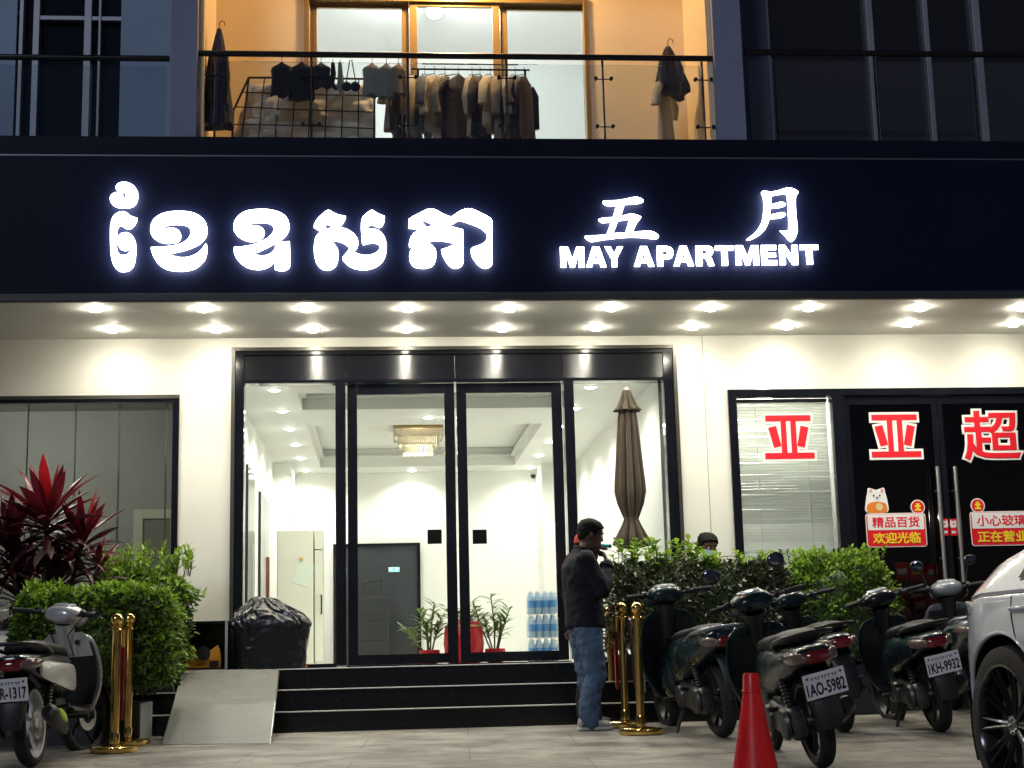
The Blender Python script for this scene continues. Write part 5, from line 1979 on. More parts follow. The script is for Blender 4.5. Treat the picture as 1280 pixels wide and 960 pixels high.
    b.loft([[st(v) for v in superring(0, hz - .035, .085, .035, hy + .135, 16)], [st(v) for v in superring(0, hz - .045, .07, .028, hy + .185, 16)], [st(v) for v in superring(0, hz - .05, .03, .012, hy + .2, 16)]])
    b.build('headlight', 'headlens', root, world=False, sub=1)
    b = MB()
    b.loft([[st(v) for v in superring(0, hz + .055, .075, .012, hy - .05, 16)], [st(v) for v in superring(0, hz + .078, .09, .012, hy + .02, 16)], [st(v) for v in superring(0, hz + .074, .07, .010, hy + .07, 16)]])
    b.build('dashboard', 'headlens', hd, world=False, sub=1)
    b = MB()
    b.tube([st(p) for p in ((-.33, hy - .10, hz + .01), (-.20, hy - .04, hz + .012), (-.10, hy + .01, hz), (.10, hy + .01, hz), (.20, hy - .04, hz + .012), (.33, hy - .10, hz + .01))], .0125, 10)
    hb = b.build('handlebar', 'darkmetal', root, world=False)
    for s in (-1, 1):
        b = MB()
        b.tube([st((s * .19, hy + .01, hz + .02)), st((s * .20, hy + .10, hz + .03)), st((s * .12, hy + .16, hz - .03)), st((s * .05, hy + .10, hz - .12)), (s * .04, WB - .33, .78)], .0045, 7)
        b.tube([st((s * .17, hy - .0, hz + .0)), st((s * .16, hy - .06, hz - .06)), st((s * .07, hy - .02, hz - .14)), (s * .05, WB - .36, .70)], .0045, 7)
        b.build('cable', 'black', hb, world=False)
    for s in (-1, 1):
        b = MB()
        b.tube([st((s * .215, hy - .048, hz + .012)), st((s * .225, hy - .052, hz + .012)), st((s * .335, hy - .104, hz + .012)), st((s * .345, hy - .109, hz + .012))], [.021, .0175, .0175, .021], 12)
        b.build('grip', 'blackrubber', hb, world=False)
        b = MB()
        b.tube([st((s * .17, hy + .01, hz + .014)), st((s * .22, hy + .03, hz + .012)), st((s * .33, hy - .03, hz + .005)), st((s * .35, hy - .045, hz + .0))], [.010, .008, .006, .008], 8, flat=.7)
        b.build('brake_lever', 'chrome', hb, world=False)
        b = MB()
        b.tube([st((s * .19, hy - .02, hz + .012))] + [st((s * .165, hy - .01, hz + .02))], .027, 12)
        b.build('switch_box', 'black', hb, world=False)
        if mirrors:
            b = MB()
            b.tube([st((s * .17, hy - .01, hz + .03)), st((s * .19, hy + .0, hz + .12)), st((s * .215, hy + .0, hz + .20))], .006, 8)
            mo = b.build('mirror', 'black', hb, world=False)
            b = MB()
            b.ell(st((s * .235, hy - .005, hz + .225)), (.062, .016, .050), 18, 10, (0, R(-10 * s), R(8 * s)))
            b.build('mirror_head', 'black', mo, world=False)
            b = MB()
            b.ell(st((s * .235, hy - .014, hz + .225)), (.053, .007, .042), 18, 8, (0, R(-10 * s), R(8 * s)))
            b.build('mirror_face', 'mirror', mo, world=False)
    return root

def park(u, v, dx, dy):
    """rear tyre contact from the picture's ground point, heading from a direction"""
    p = G(u, v)
    return p, math.atan2(-dx, dy)
# foreground bike with plate
p, h = park(1030, 960, .0, 1.0)
SCB = scooter('dark teal scooter nearest the traffic cone with plate 1AO-5982', p, h, '1AO-5982', body='teal', steer=.16, lean=-.17, platetilt=R(-4))
p, h = park(905, 922, -.12, 1.0)
SCA = scooter('glossy dark teal scooter beside the three brass posts', p, h, None, body='teal', style='maxi', steer=-.05, lean=-.12, mirrors=False)
p, h = park(1056, 915, .02, 1.0)
SCC = scooter('dark teal scooter half hidden behind the one by the traffic cone', p, h, None, body='teal', steer=.1, lean=-.14, mirrors=False)
p, h = park(1178, 915, .06, 1.0)
SCD = scooter('black and teal scooter with plate 1KH-9932 in front of the shop doors', p, h, '1KH-9932', body='teal', accent='darkblue', steer=.15, lean=-.17, headmat='darkblue', mirrors=False, platetilt=R(-3))
p, h = park(1224, 894, .22, 1.0)
SCE = scooter('blue grey scooter squeezed between the plate 1KH-9932 scooter and the white car', p, h, None, body='greypaint', style='maxi', steer=.1, lean=-.05, exhaust='steel', mirrors=True)
p, h = park(39, 959, .085, 1.0)
SCL = scooter('silver and black scooter with a lime exhaust shield at the left hedge', p, h, '1AR-1317', body='darkblue', accent='silverpaint', apron='silverpaint', headmat='silverpaint', frontrim='darkmetal', rim='whitepaint', style='flat', steer=-.35, lean=-.06, lime=True, exhaust='darkmetal', mirrors=False)
# ================================================================== forecourt things
# brass rope posts
def rope_post(label, u, v, group='brass rope posts', ztop=.95, hook=0.0):
    p = G(u, v)
    t = thing('rope_post', label, 'post', p, 0, group)
    b = MB()
    b.lathe([(.0, .0), (.163, .0), (.166, .014), (.164, .034), (.152, .042), (.09, .05), (.045, .056), (0, .058)], 40)
    b.build('base', 'brass', t, world=False)
    b = MB()
    b.lathe([(.030, .05), (.031, .09), (.0305, .86), (.032, .875), (.0, .876)], 24)
    b.build('pole', 'brass', t, world=False)
    b = MB()
    b.lathe([(.036, .06), (.038, .12), (.033, .135), (.029, .135), (.029, .06), (.036, .06)], 24, cap=False)
    b.build('pole_ring', 'brass', t, world=False)
    b = MB()
    b.lathe([(.0, .845), (.037, .846), (.043, .853), (.037, .862), (.032, .866), (.032, .872), (.044, .876), (.044, .882), (.022, .888), (.018, .894), (.0, .894)], 24)
    b.build('collar', 'brass', t, world=False)
    b = MB()
    b.ell((0, 0, .925), (.046, .046, .046), 24, 16)
    b.build('ball', 'brass', t, world=False)
    b = MB()
    for k in range(4):
        a = k * PI / 2 + hook
        d = Vector((math.cos(a), math.sin(a), 0))
        b.tube([d * .040 + Vector((0, 0, .856)), d * .056 + Vector((0, 0, .852)), d * .056 + Vector((0, 0, .866))], .004, 6)
    b.build('hooks', 'brass', t, world=False)
    return p
pl1 = rope_post('front brass rope post of the left pair, beside the silver scooter', 142.5, 940)
pl2 = rope_post('brass rope post of the left pair, standing just behind and right of the other', 159, 931.5)
pr1 = rope_post('brass rope post of the right trio nearest the camera and the scooters', 801.5, 917.5)
pr2 = rope_post('brass rope post in the middle of the right trio', 782, 909)
pr3 = rope_post('brass rope post of the right trio standing closest to the man in jeans', 766, 902.5)
def rope(label, a, b_, sag, r=.0115, material='redrope'):
    t = thing('velvet_rope', label, 'rope', (a + b_) / 2, 0, 'red velvet ropes')
    d = (b_ - a)
    pts = []
    for k in range(25):
        f = k / 24
        q = a.lerp(b_, f)
        q.z -= sag * (1 - (abs(2 * f - 1)) ** 2.4)
        pts.append(q)
    m = MB()
    m.tube(pts[1:-1], r, 12)
    m.build('rope_body', material, t)
    for e in (0, -1):
        m = MB()
        m.tube([pts[e], pts[1 if e == 0 else -2]], .014, 10)
        m.build('end_hook', 'brass', t)
up = Vector((0, 0, .85))
rope('red velvet rope hanging in a deep loop between the left pair of posts', pl1 + up + Vector((.05, .01, 0)), pl2 + up + Vector((-.05, -.02, 0)), .64)
rope('red velvet rope looped between the two right posts nearest the man', pr3 + up + Vector((.035, -.03, 0)), pr2 + up + Vector((-.045, .0, 0)), .56)
hr = pr2 + up + Vector((.05, 0, 0))
t = thing('velvet_rope', 'dark rope with a pale end clip hanging doubled beside the middle right post', 'rope', hr)
b = MB()
e = pr1 + up + Vector((-.05, .01, 0))
b.tube([hr, hr + Vector((.02, -.02, -.22)), hr + Vector((.03, -.05, -.52)), hr + Vector((.05, -.08, -.60))], .014, 10)
b.build('rope_body', mat('dark_rope', (.05, .02, .015), .8), t)
b = MB()
c = hr + Vector((.045, -.09, -.44))
b.tube([c + Vector((0, 0, .14)), c + Vector((.016, 0, .02)), c + Vector((.026, 0, -.12)), c + Vector((.034, 0, -.2)), c + Vector((.05, .01, -.14)), c + Vector((.05, .01, .25)), e], [.014, .03, .022, .02, .014, .012, .010], 10)
b.build('end_hook', mat('pale_clip', (.55, .53, .46), .3, metal=.5), t)

# traffic cone
cp = G(946, 990)
co = thing('traffic_cone', 'red orange traffic cone standing in front of the parked scooters', 'traffic cone', cp)
M['cone'] = mat('cone_red', (.92, .03, .035), .38, trans=.3, var=(14, .14), rvar=.12, stretch=(1, 1, .35))
b = MB()
H = P(948, 841, cp.y).z - cp.z
b.lathe([(.135, .02), (.125, .06), (.046, H - .10), (.052, H - .095), (.050, H - .085), (.046, H - .08), (.041, H - .012), (.036, H), (.024, H), (.024, H - .05)], 40)
b.build('cone_body', 'cone', co, world=False)
b = MB()
b.box((0, 0, .014), (.36, .36, .028))
b.build('base', mat('cone_base', (.35, .012, .015), .5), co, world=False, bevel=.012)

# metal ramp
r0, r1 = G(203, 931), G(337, 930)
q0_, q1_ = P(228, 840.5, SY + .60), P(348, 838, SY + .60)
rp = thing('wheel_ramp', 'grey metal ramp sheet leaning on the left side of the black steps', 'ramp', (r0 + r1) / 2)
b = MB()
zt = LF + .006
A, B_, C_, D_ = Vector((r0.x, r0.y, r0.z + .004)), Vector((r1.x, r1.y, r1.z + .004)), Vector((q1_.x, SY + .62, zt)), Vector((q0_.x, SY + .62, zt))
dn = Vector((0, .004, -.012))
n_ = 10
rows0 = [[A.lerp(D_, k / n_) for k in range(n_ + 1)], [B_.lerp(C_, k / n_) for k in range(n_ + 1)]]
b.loft([[rows0[0][k], rows0[1][k], rows0[1][k] + dn, rows0[0][k] + dn] for k in range(n_ + 1)])
M['ramp'] = mat('worn_zinc_sheet', (.25, .25, .235), .5, metal=.2, var=(45, .14), bump=(60, .12), rvar=.15, stretch=(1, .6, 1))
b.build('sheet', 'ramp', rp, smooth=False)
b = MB()
for a, c in ((A, D_), (B_, C_)):
    b.tube([a + dn * 1.5, c + dn * 1.5], .010, 6)
b.build('edge_rib', 'steel', rp)
b = MB()
for f in (.35, .68, .93):
    for s_, k0, k1 in ((0, A, D_), (1, B_, C_)):
        q = k0.lerp(k1, f) + Vector((.03 if s_ == 0 else -.03, 0, -.03))
        ya = q.y
        zg = gz(ya) if ya < SY else (RI if ya < SY + .3 else RI * 2)
        b.span(q.x - .015, q.x + .015, q.y - .015, q.y + .015, min(zg, q.z - .02), q.z)
b.build('support_leg', 'darkmetal', rp, smooth=False)

# black open box with the orange bag
yb = SY + .62
x0, x1 = P(224, 800, yb).x, P(284.5, 800, yb).x
zt = P(250, 776.5, yb).z
bxz = LF
ob = thing('open_box', 'black open-fronted box standing against the white pillar by the trash bag', 'box', ((x0 + x1) / 2, yb, bxz))
yk = -.045
b = MB()
b.span(x0, x1, yb, yk, zt - .02, zt)
b.span(x0, x1, yb, yk, bxz, bxz + .02)
b.span(x0, x0 + .02, yb, yk, bxz + .02, zt - .02)
b.span(x1 - .02, x1, yb, yk, bxz + .02, zt - .02)
b.span(x0 + .02, x1 - .02, yk - .015, yk, bxz + .02, zt - .02)
b.build('case', 'blackgloss', ob, smooth=False, bevel=.002)
b = MB()
b.span(x1 - .021, x1 + .001, yb - .004, yb - .001, bxz, zt)
b.span(x0, x1 - .022, yb - .004, yb - .001, bxz, bxz + .012)
b.build('front_trim', 'alu', ob, smooth=False)
og = thing('orange_bag', 'orange cat-eared bag with a black round hole inside the black box', 'bag', P(254, 834, yb + .05))
sx = (P(276, 834, yb + .05).x - P(232, 834, yb + .05).x) / 2
hh = P(254, 807, yb + .05).z - (bxz + .02)
og.location.z = bxz + .021
op = [(-sx, 0, 1), (-sx, hh * .55), (-sx * .82, hh * .98), (-sx * .55, hh * .86), (0, hh * .66), (sx * .55, hh * .86), (sx * .82, hh * .98), (sx, hh * .55), (sx, 0, 1)]
b = MB()
b.prism(smooth_closed(op, 4), 0, .14)
b.build('body', 'orange', og, world=False, bevel=.008)
b = MB()
b.lathe([(.0, 0), (.055, 0), (.06, .012), (.0, .014)], 24, Matrix.Translation((.0, -.004, hh * .66)) @ Matrix.Rotation(PI / 2, 4, 'X'))
b.build('opening', 'black', og, world=False)
b = MB()
b.box((sx * .62, -.004, hh * .2), (.075, .006, .045))
b.build('label_patch', 'black', og, world=False, smooth=False)

# black bag over a bin
yb = SY + .72
bl_, br__ = P(293, 800, yb).x, P(384, 800, yb).x
tbz = P(330, 748, yb).z
tb = thing('covered_bin', 'bin covered by a crumpled black plastic bag beside the left door pane', 'trash bin', ((bl_ + br__) / 2, yb + .05, LF))
hw = (br__ - bl_) / 2 * 1.06
hgt = tbz - LF
b = MB()
rings = []
n = 160
for k in range(53):
    f = k / 52
    g_ = max(0, (f - .60) / .40)
    w_ = hw * (.88 + .10 * min(1, f / .6)) if f <= .60 else hw * (1.02 - .80 * g_ ** 1.35)
    dy = .165 if f <= .60 else .165 * (1 - .82 * g_ ** 1.5)
    z = hgt * (f if f <= .60 else .60 + .40 * g_ ** .9)
    cx_ = -hw * .22 * g_
    ring = []
    for i in range(n):
        a = 2 * PI * i / n
        ca, sa = math.cos(a), math.sin(a)
        e = 3.6 - 1.5 * g_
        q = Vector((math.copysign(abs(ca) ** (2 / e), ca), math.copysign(abs(sa) ** (2 / e), sa), 0))
        warp = a + .5 * noise.noise(Vector((ca * 1.5, sa * 1.5, f * 3)))
        crease = (abs(math.sin(6.5 * warp + 1.3)) ** .5 - .5) * .55 + (abs(math.sin(11 * warp + 4 * f)) ** .6 - .5) * .3
        amp = (.006 + .004 * f) if f <= .56 else .008 + .034 * min(1, (f - .56) * 5) * (1 - .45 * g_)
        rad = 1 + (crease * amp * 2.2 + noise.noise(Vector((ca * 3, sa * 3, f * 5 + 2))) * amp * 1.2 + noise.noise(Vector((ca * 9, sa * 9, f * 16))) * amp * .7) / max(.05, w_)
        zz = z + (noise.noise(Vector((ca * 2.2, sa * 2.2, 4))) * .05 * g_) + (.02 * noise.noise(Vector((ca * 7, sa * 7, f * 6))) if f > .5 else 0)
        ring.append(Vector((cx_ + q.x * w_ * rad, q.y * dy * rad, zz)))
    rings.append(ring)
b.loft(rings)
M['binbag'] = mat('black_bag_plastic', (.008, .009, .011), .24, spec=.6, bump=(22, .35))
b.build('bag', 'binbag', tb, world=False, ang=60)
b = MB()
b.loft([superring(0, 0, 0, 0, 0, 4)] * 0 or [[Vector((hw * .985 * math.copysign(abs(math.cos(2 * PI * i / 60)) ** .58, math.cos(2 * PI * i / 60)), .168 * math.copysign(abs(math.sin(2 * PI * i / 60)) ** .58, math.sin(2 * PI * i / 60)), z_ + .006 * math.sin(i * .9))) for i in range(60)] for z_ in (hgt * .575, hgt * .60)])
b.build('rim_band', 'binbag', tb, world=False)
fx = thing('orange_scrap', 'small orange scrap lying at the foot of the black bag', 'litter', P(377, 830, yb))
fx.location.z = LF + .001
b = MB()
b.ell((0, 0, .018), (.028, .02, .018), 10, 7)
b.ell((.03, 0, .012), (.02, .016, .012), 10, 7)
b.build('peel', mat('scrap_orange', (.6, .12, .03), .5), fx, world=False)

# folded parasol
UY = -.14
ut, uh = P(783, 487, UY), P(783, 684, UY)
um = thing('folded_parasol', 'folded brown parasol tied near the bottom, standing before the right side pane', 'parasol', (ut.x, UY, LF))
M['canvas'] = mat('brown_canvas', (.048, .032, .018), .85, bump=(160, .15), var=(7, .12), sheen=.2)
zt, zb = ut.z - LF, uh.z - LF
pxm = 1900.0 / (UY + 13.6)
def ucan(name, prof, nf, seed, amp):
    rg = []
    prof = [(w_ * 1.17, z, am) for (w_, z, am) in prof]
    r = random.Random(seed)
    ph = [r.uniform(-.25, .25) for _ in range(nf)]
    n = nf * 8
    for (w_, z, am) in prof:
        ring = []
        for i in range(n):
            a = 2 * PI * i / n
            k = int(i / 8)
            loc_ = (i % 8) / 8
            fold = abs(math.sin(PI * loc_)) ** .7
            rr_ = w_ * (1 - am * (1 - fold) + .10 * am * ph[k])
            tw = a + .25 * am * (1 - fold)
            ring.append(Vector((rr_ * math.cos(tw), rr_ * math.sin(tw), z + (.04 * am * (fold - .5) if z < zb + .02 else 0))))
        rg.append(ring)
    m = MB()
    m.loft(rg)
    return m.build(name, 'canvas', um, world=False, ang=75)
L_ = zt - zb
def vz(v):
    return P(783, v, UY).z - LF
ucan('canopy', [(.04, vz(500), .2), (.075, vz(520), .3), (.09, vz(545), .42), (.105, vz(575), .45), (.122, vz(605), .45), (.125, vz(615), .45), (.105, vz(630), .42), (.070, vz(644), .3), (.058, vz(649), .28), (.072, vz(655), .34), (.115, vz(668), .50), (.155, vz(682), .58), (.140, vz(684), .55)], 9, 3, .5)
ucan('vent_cap', [(.012, vz(487), .0), (.035, vz(488.5), .2), (.055, vz(498), .3), (.085, vz(508), .42), (.118, vz(513.5), .42), (.10, vz(514.5), .4)], 8, 5, .4)
b = MB()
b.lathe([(.066, vz(650)), (.068, vz(649)), (.066, vz(647.5)), (.05, vz(647.5)), (.05, vz(650)), (.066, vz(650))], 24, cap=False)
b.build('tie_band', mat('tie_band', (.05, .032, .02), .8), um, world=False)
b = MB()
b.tube([(0, 0, .05), (0, 0, vz(500))], .019, 12)
b.build('pole', mat('pole_dark', (.03, .026, .022), .4, metal=.5), um, world=False)
b = MB()
b.lathe([(.0, vz(488)), (.02, vz(488)), (.022, vz(486.5)), (.012, vz(484.5)), (0, vz(484))], 14)
b.build('finial', 'bezel', um, world=False)
b = MB()
b.box((0, 0, .03), (.20, .20, .05))
b.lathe([(.03, .05), (.03, .2), (.022, .2)], 14)
b.build('base', 'black', um, world=False, bevel=.008)

# ------------------------------------------------------------------ stickers on the shop glass
STY = -.012
def ya_strokes(w_, h_, g):
    """the six strokes of the character, grown by g"""
    X = lambda f: (f - .5) * w_
    Z = lambda f: (f - .5) * h_
    def bar(x0, x1, z0, z1):
        return [(X(x0) - g, Z(z0) - g), (X(x1) + g, Z(z0) - g), (X(x1) + g, Z(z1) + g), (X(x0) - g, Z(z1) + g)]
    def slant(sx):
        q = [(.09, .70), (.25, .74), (.34, .30), (.19, .26)]
        q = [(X(.5 + sx * (x - .5)), Z(z)) for x, z in q]
        cx_, cz_ = sum(p[0] for p in q) / 4, sum(p[1] for p in q) / 4
        out = []
        for x, z in q:
            dx, dz = x - cx_, z - cz_
            out.append((x + math.copysign(g, dx), z + math.copysign(g, dz)))
        return out
    return [bar(.04, .96, .84, .97), bar(.0, 1.0, .02, .15), bar(.345, .455, .15, .84), bar(.545, .655, .15, .84), slant(1), slant(-1)]
def big_char(ch, u0, u1, v0, v1, label, yy):
    c = P((u0 + u1) / 2, (v0 + v1) / 2, yy)
    wd = P(u1, v0, yy).x - P(u0, v0, yy).x
    ht = P(u0, v0, yy).z - P(u0, v1, yy).z
    t = thing('glass_sticker', label, 'sticker', c, 0, 'red characters on the shop glass')
    if ch == '亚':
        for nm, m_, g, dy in (('white_outline', 'stickwhite', .022, 0), ('red_character', 'stickred', 0, -.003)):
            b = MB()
            for k, st_ in enumerate(ya_strokes(wd - .05, ht - .05, g)):
                b.prism(st_, dy - .0012 - .0001 * k, dy + .0008)
            b.build(nm, m_, t, world=False, smooth=False)
    else:
        text_obj('white_outline', ch, .5, 'stickwhite', t, (0, 0, 0), width=wd - .05, height=ht - .05, depth=.002, off=.030, local=True)
        text_obj('red_character', ch, .5, 'stickred', t, (0, -.003, 0), width=wd - .05, height=ht - .05, depth=.002, off=.009, local=True)
big_char('亚', 952, 1020, 514, 578, 'red character 亚 on the window with the blind', .026)
big_char('亚', 1085, 1153, 513, 576, 'red character 亚 on the left black shop door', STY + .03)
big_char('超', 1202, 1276, 511, 577, 'red character 超 on the right black shop door', STY + .03)
def rrect(w_, h_, r_, n=6):
    out = []
    for cx_, cy_, a0 in ((w_ / 2 - r_, h_ / 2 - r_, 0), (-w_ / 2 + r_, h_ / 2 - r_, 90), (-w_ / 2 + r_, -h_ / 2 + r_, 180), (w_ / 2 - r_, -h_ / 2 + r_, 270)):
        for k in range(n + 1):
            a = R(a0 + 90 * k / n)
            out.append((cx_ + r_ * math.cos(a), cy_ + r_ * math.sin(a)))
    return out
def circ(r_, n=28):
    return [(r_ * math.cos(2 * PI * k / n), r_ * math.sin(2 * PI * k / n)) for k in range(n)]
def door_sticker(label, u0, u1, v0, v1, top, bottom, coin_u, coin_v, bear=None):
    yy = STY + .028
    c = P((u0 + u1) / 2, (v0 + v1) / 2, yy)
    wd = P(u1, v0, yy).x - P(u0, v0, yy).x
    ht = P(u0, v0, yy).z - P(u0, v1, yy).z
    t = thing('door_sticker', label, 'sticker', c)
    k = [0]
    def lay(name, loops, m_, dx, dz, parent=t):
        k[0] += 1
        return outline_obj(name, loops, .0012, m_, None, (0, 0, 0)) if False else _lay(name, loops, m_, dx, dz, k[0])
    def _lay(name, loops, m_, dx, dz, kk):
        o = outline_obj(name, loops, .0012, m_, t, c + Vector((dx, -.0016 * kk, dz)))
        return o
    if bear is not None:
        q = P(bear[0], bear[1], yy) - c
        lay('bear_outline', [[(p[0], p[1]) for p in smooth_closed([(-.10, -.10), (-.105, .0), (-.085, .085), (-.075, .125), (-.04, .12), (0, .108), (.04, .12), (.075, .125), (.085, .08), (.10, .0), (.09, -.10)], 4)]], 'stickwhite', q.x, q.z)
        lay('bear_body', [[(p[0], p[1]) for p in smooth_closed([(-.085, -.10), (-.09, -.03), (-.04, -.005), (.04, -.005), (.085, -.03), (.08, -.10)], 4)]], mat('sticker_orange', (.75, .22, .03), .4), q.x, q.z)
        lay('bear_belly', [circ(.034)], mat('sticker_sand', (.75, .55, .3), .4), q.x + .02, q.z - .05)
        for sx_ in (-1, 1):
            lay('bear_ear', [circ(.014, 14)], mat('sticker_pink', (.7, .3, .28), .4), q.x + sx_ * .052, q.z + .103)
            lay('bear_eye', [circ(.008, 12)], 'platetext', q.x + sx_ * .028, q.z + .055)
        lay('bear_nose', [circ(.009, 12)], 'platetext', q.x, q.z + .035)
    q = P(coin_u, coin_v, yy) - c
    lay('coin_rim', [circ(.068)], 'stickwhite', q.x, q.z)
    lay('coin_face', [circ(.058)], 'stickred', q.x, q.z)
    lay('coin_mark', [[(-.03, -.035), (-.03, -.02), (-.012, -.015), (-.012, 0), (-.03, 0), (-.03, .015), (-.012, .02), (-.018, .035), (.018, .035), (.012, .02), (.03, .015), (.03, 0), (.012, 0), (.012, -.015), (.03, -.02), (.03, -.035)]], 'yellow', q.x, q.z)
    lay('border', [rrect(wd, ht, .03)], 'stickwhite', 0, 0)
    lay('red_ground', [rrect(wd - .016, ht - .016, .024)], 'stickred', 0, 0)
    lay('white_band', [rrect(wd - .036, ht * .46, .012)], 'stickwhite', 0, ht * .235)
    text_obj('top_lettering', top, .1, 'stickred', t, c + Vector((0, -.0016 * (k[0] + 1), ht * .235)), width=wd * .78, height=ht * .31, depth=.0012, off=.0022)
    text_obj('bottom_lettering', bottom, .1, 'yellow', t, c + Vector((0, -.0016 * (k[0] + 1), -ht * .235)), width=wd * .78, height=ht * .31, depth=.0012, off=.0030)
door_sticker('red and white door sticker 精品百货 欢迎光临 with a white bear', 1082, 1157, 641.5, 684, '精品百货', '欢迎光临', 1146.5, 634, (1096, 627))
door_sticker('red and white door sticker 小心玻璃 正在营业 on the right door', 1213, 1291, 639, 682, '小心玻璃', '正在营业', 1222, 632)
for (u, lb) in ((1181.2, 'small red and white tag on the door frame between the handles, left one'), (1191.8, 'small red and white tag on the door frame between the handles, right one')):
    c = P(u, 659, -.004)
    t = thing('door_tag', lb, 'sticker', c, 0, 'small tags between the handles')
    outline_obj('red_ground', [rrect(.066, .155, .006)], .0012, 'stickred', t, c)
    outline_obj('white_cat', [smooth_closed([(-.026, -.02), (-.028, .02), (-.024, .05), (-.012, .038), (.012, .038), (.024, .05), (.028, .02), (.026, -.02)], 3)], .0012, 'stickwhite', t, c + Vector((0, -.002, .02)))
    outline_obj('red_face', [circ(.008, 10)], .0012, 'stickred', t, c + Vector((0, -.0035, .03)))
    outline_obj('white_mark', [rrect(.04, .022, .005)], .0012, 'stickwhite', t, c + Vector((0, -.002, -.045)))

# goods behind the left shop door
gx0, gx1 = P(1112, 700, .5).x, P(1172, 700, .5).x
gsh = thing('goods_shelf', 'dark shelf of red packages dimly seen behind the left shop door', 'shelf', ((gx0 + gx1) / 2, .55, .16))
b = MB()
for z in (.45, .80, 1.15):
    b.span(gx0 - .1, gx1 + .1, .40, .75, z - .012, z + .012)
for x in (gx0 - .1, gx1 + .1):
    b.span(x - .012, x + .012, .40, .75, .16, 1.55)
b.build('rack', 'darkmetal', gsh, smooth=False)
r = random.Random(8)
cols = [('red', 'red gift box'), (mat('orange_box', (.62, .16, .02), .4), 'orange gift box'), (mat('dark_red_box', (.34, .01, .015), .4), 'dark red gift box')]
lbs = ['leftmost on the low shelf', 'in the middle of the low shelf', 'rightmost on the low shelf', 'leftmost on the middle shelf', 'in the middle of the middle shelf', 'rightmost on the middle shelf', 'leftmost on the top shelf', 'in the middle of the top shelf', 'rightmost on the top shelf']
i = 0
for z in (.463, .813, 1.163):
    for k in range(3):
        x = gx0 + (gx1 - gx0) * (k + .5) / 3
        m_, nm = cols[(i * 2 + k) % 3]
        hh = r.uniform(.16, .28)
        t = thing('gift_box', nm + ' behind the shop door, ' + lbs[i], 'box', (x, .5, z), R(r.uniform(-8, 8)), 'packages on the shop shelf')
        b = MB()
        b.box((0, 0, hh / 2), ((gx1 - gx0) / 3 - .02, .16, hh))
        b.build('carton', m_, t, world=False, bevel=.004)
        b = MB()
        b.box((0, -.082, hh * .55), ((gx1 - gx0) / 3 - .06, .003, hh * .3))
        b.build('front_panel', 'yellow' if i % 2 else 'stickwhite', t, world=False, smooth=False)
        i += 1
lamp('goods_fill_lamp', 'POINT', (gx0 + .2, .22, 1.75), 22.0, (1.0, .8, .65), .05)  # unseen lamp added to make the packages show behind the tinted glass
# ================================================================== people (local: facing +X, left hand towards +Y)
M['skin'] = mat('brown_skin', (.115, .058, .036), .5, var=(6, .12))
M['hair'] = mat('black_hair', (.005, .0045, .0045), .7, spec=.2, bump=(140, .35), stretch=(1, 1, .3))
M['eyew'] = mat('eye_white', (.6, .58, .55), .3)
M['jacket'] = mat('navy_jacket', (.007, .008, .015), .8, spec=.3, var=(7, .2), bump=(26, .25))
M['jeans'] = mat('blue_jeans', (.075, .125, .215), .85, var=(5, .3), bump=(30, .3))
M['shoe'] = mat('pale_shoe', (.42, .40, .36), .6)
M['sole'] = mat('white_sole', (.6, .58, .54), .6)

def remesh_obj(name, bm_builder, material, parent, voxel=.010, smooth=4, fold=None):
    b = MB()
    bm_builder(b)
    bmesh.ops.recalc_face_normals(b.bm, faces=b.bm.faces)
    me = bpy.data.meshes.new(name)
    b.bm.to_mesh(me)
    b.bm.free()
    o = bpy.data.objects.new('tmp', me)
    COL.objects.link(o)
    m = o.modifiers.new('r', 'REMESH')
    m.mode = 'VOXEL'
    m.voxel_size = voxel
    s = o.modifiers.new('s', 'SMOOTH')
    s.factor = .5
    s.iterations = smooth
    dg = bpy.context.evaluated_depsgraph_get()
    out = bpy.data.meshes.new_from_object(o.evaluated_get(dg))
    bpy.data.objects.remove(o)
    out.name = name
    if fold:
        moved = []
        for v in out.vertices:
            p = v.co + v.normal * fold(v.co)
            moved += [p.x, p.y, p.z]
        out.vertices.foreach_set('co', moved)
        out.update()
    out.polygons.foreach_set('use_smooth', [True] * len(out.polygons))
    out.materials.clear()
    out.materials.append(M[material] if isinstance(material, str) else material)
    q = bpy.data.objects.new(name, out)
    COL.objects.link(q)
    q.parent = parent
    return q

def limb(b, pts, rs, n=14):
    pts = [Vector(p) for p in pts]
    # denser path with round ends
    pp, rr_ = [], []
    for i in range(len(pts) - 1):
        for k in range(5):
            f = k / 5
            pp.append(pts[i].lerp(pts[i + 1], f))
            rr_.append(rs[i] + (rs[i + 1] - rs[i]) * f)
    pp.append(pts[-1])
    rr_.append(rs[-1])
    b.tube(pp, rr_, n)
    b.ell(pts[0], (rs[0],) * 3, 12, 8)
    b.ell(pts[-1], (rs[-1],) * 3, 12, 8)
    for i in range(1, len(pts) - 1):
        b.ell(pts[i], (rs[i] * 1.0,) * 3, 12, 8)

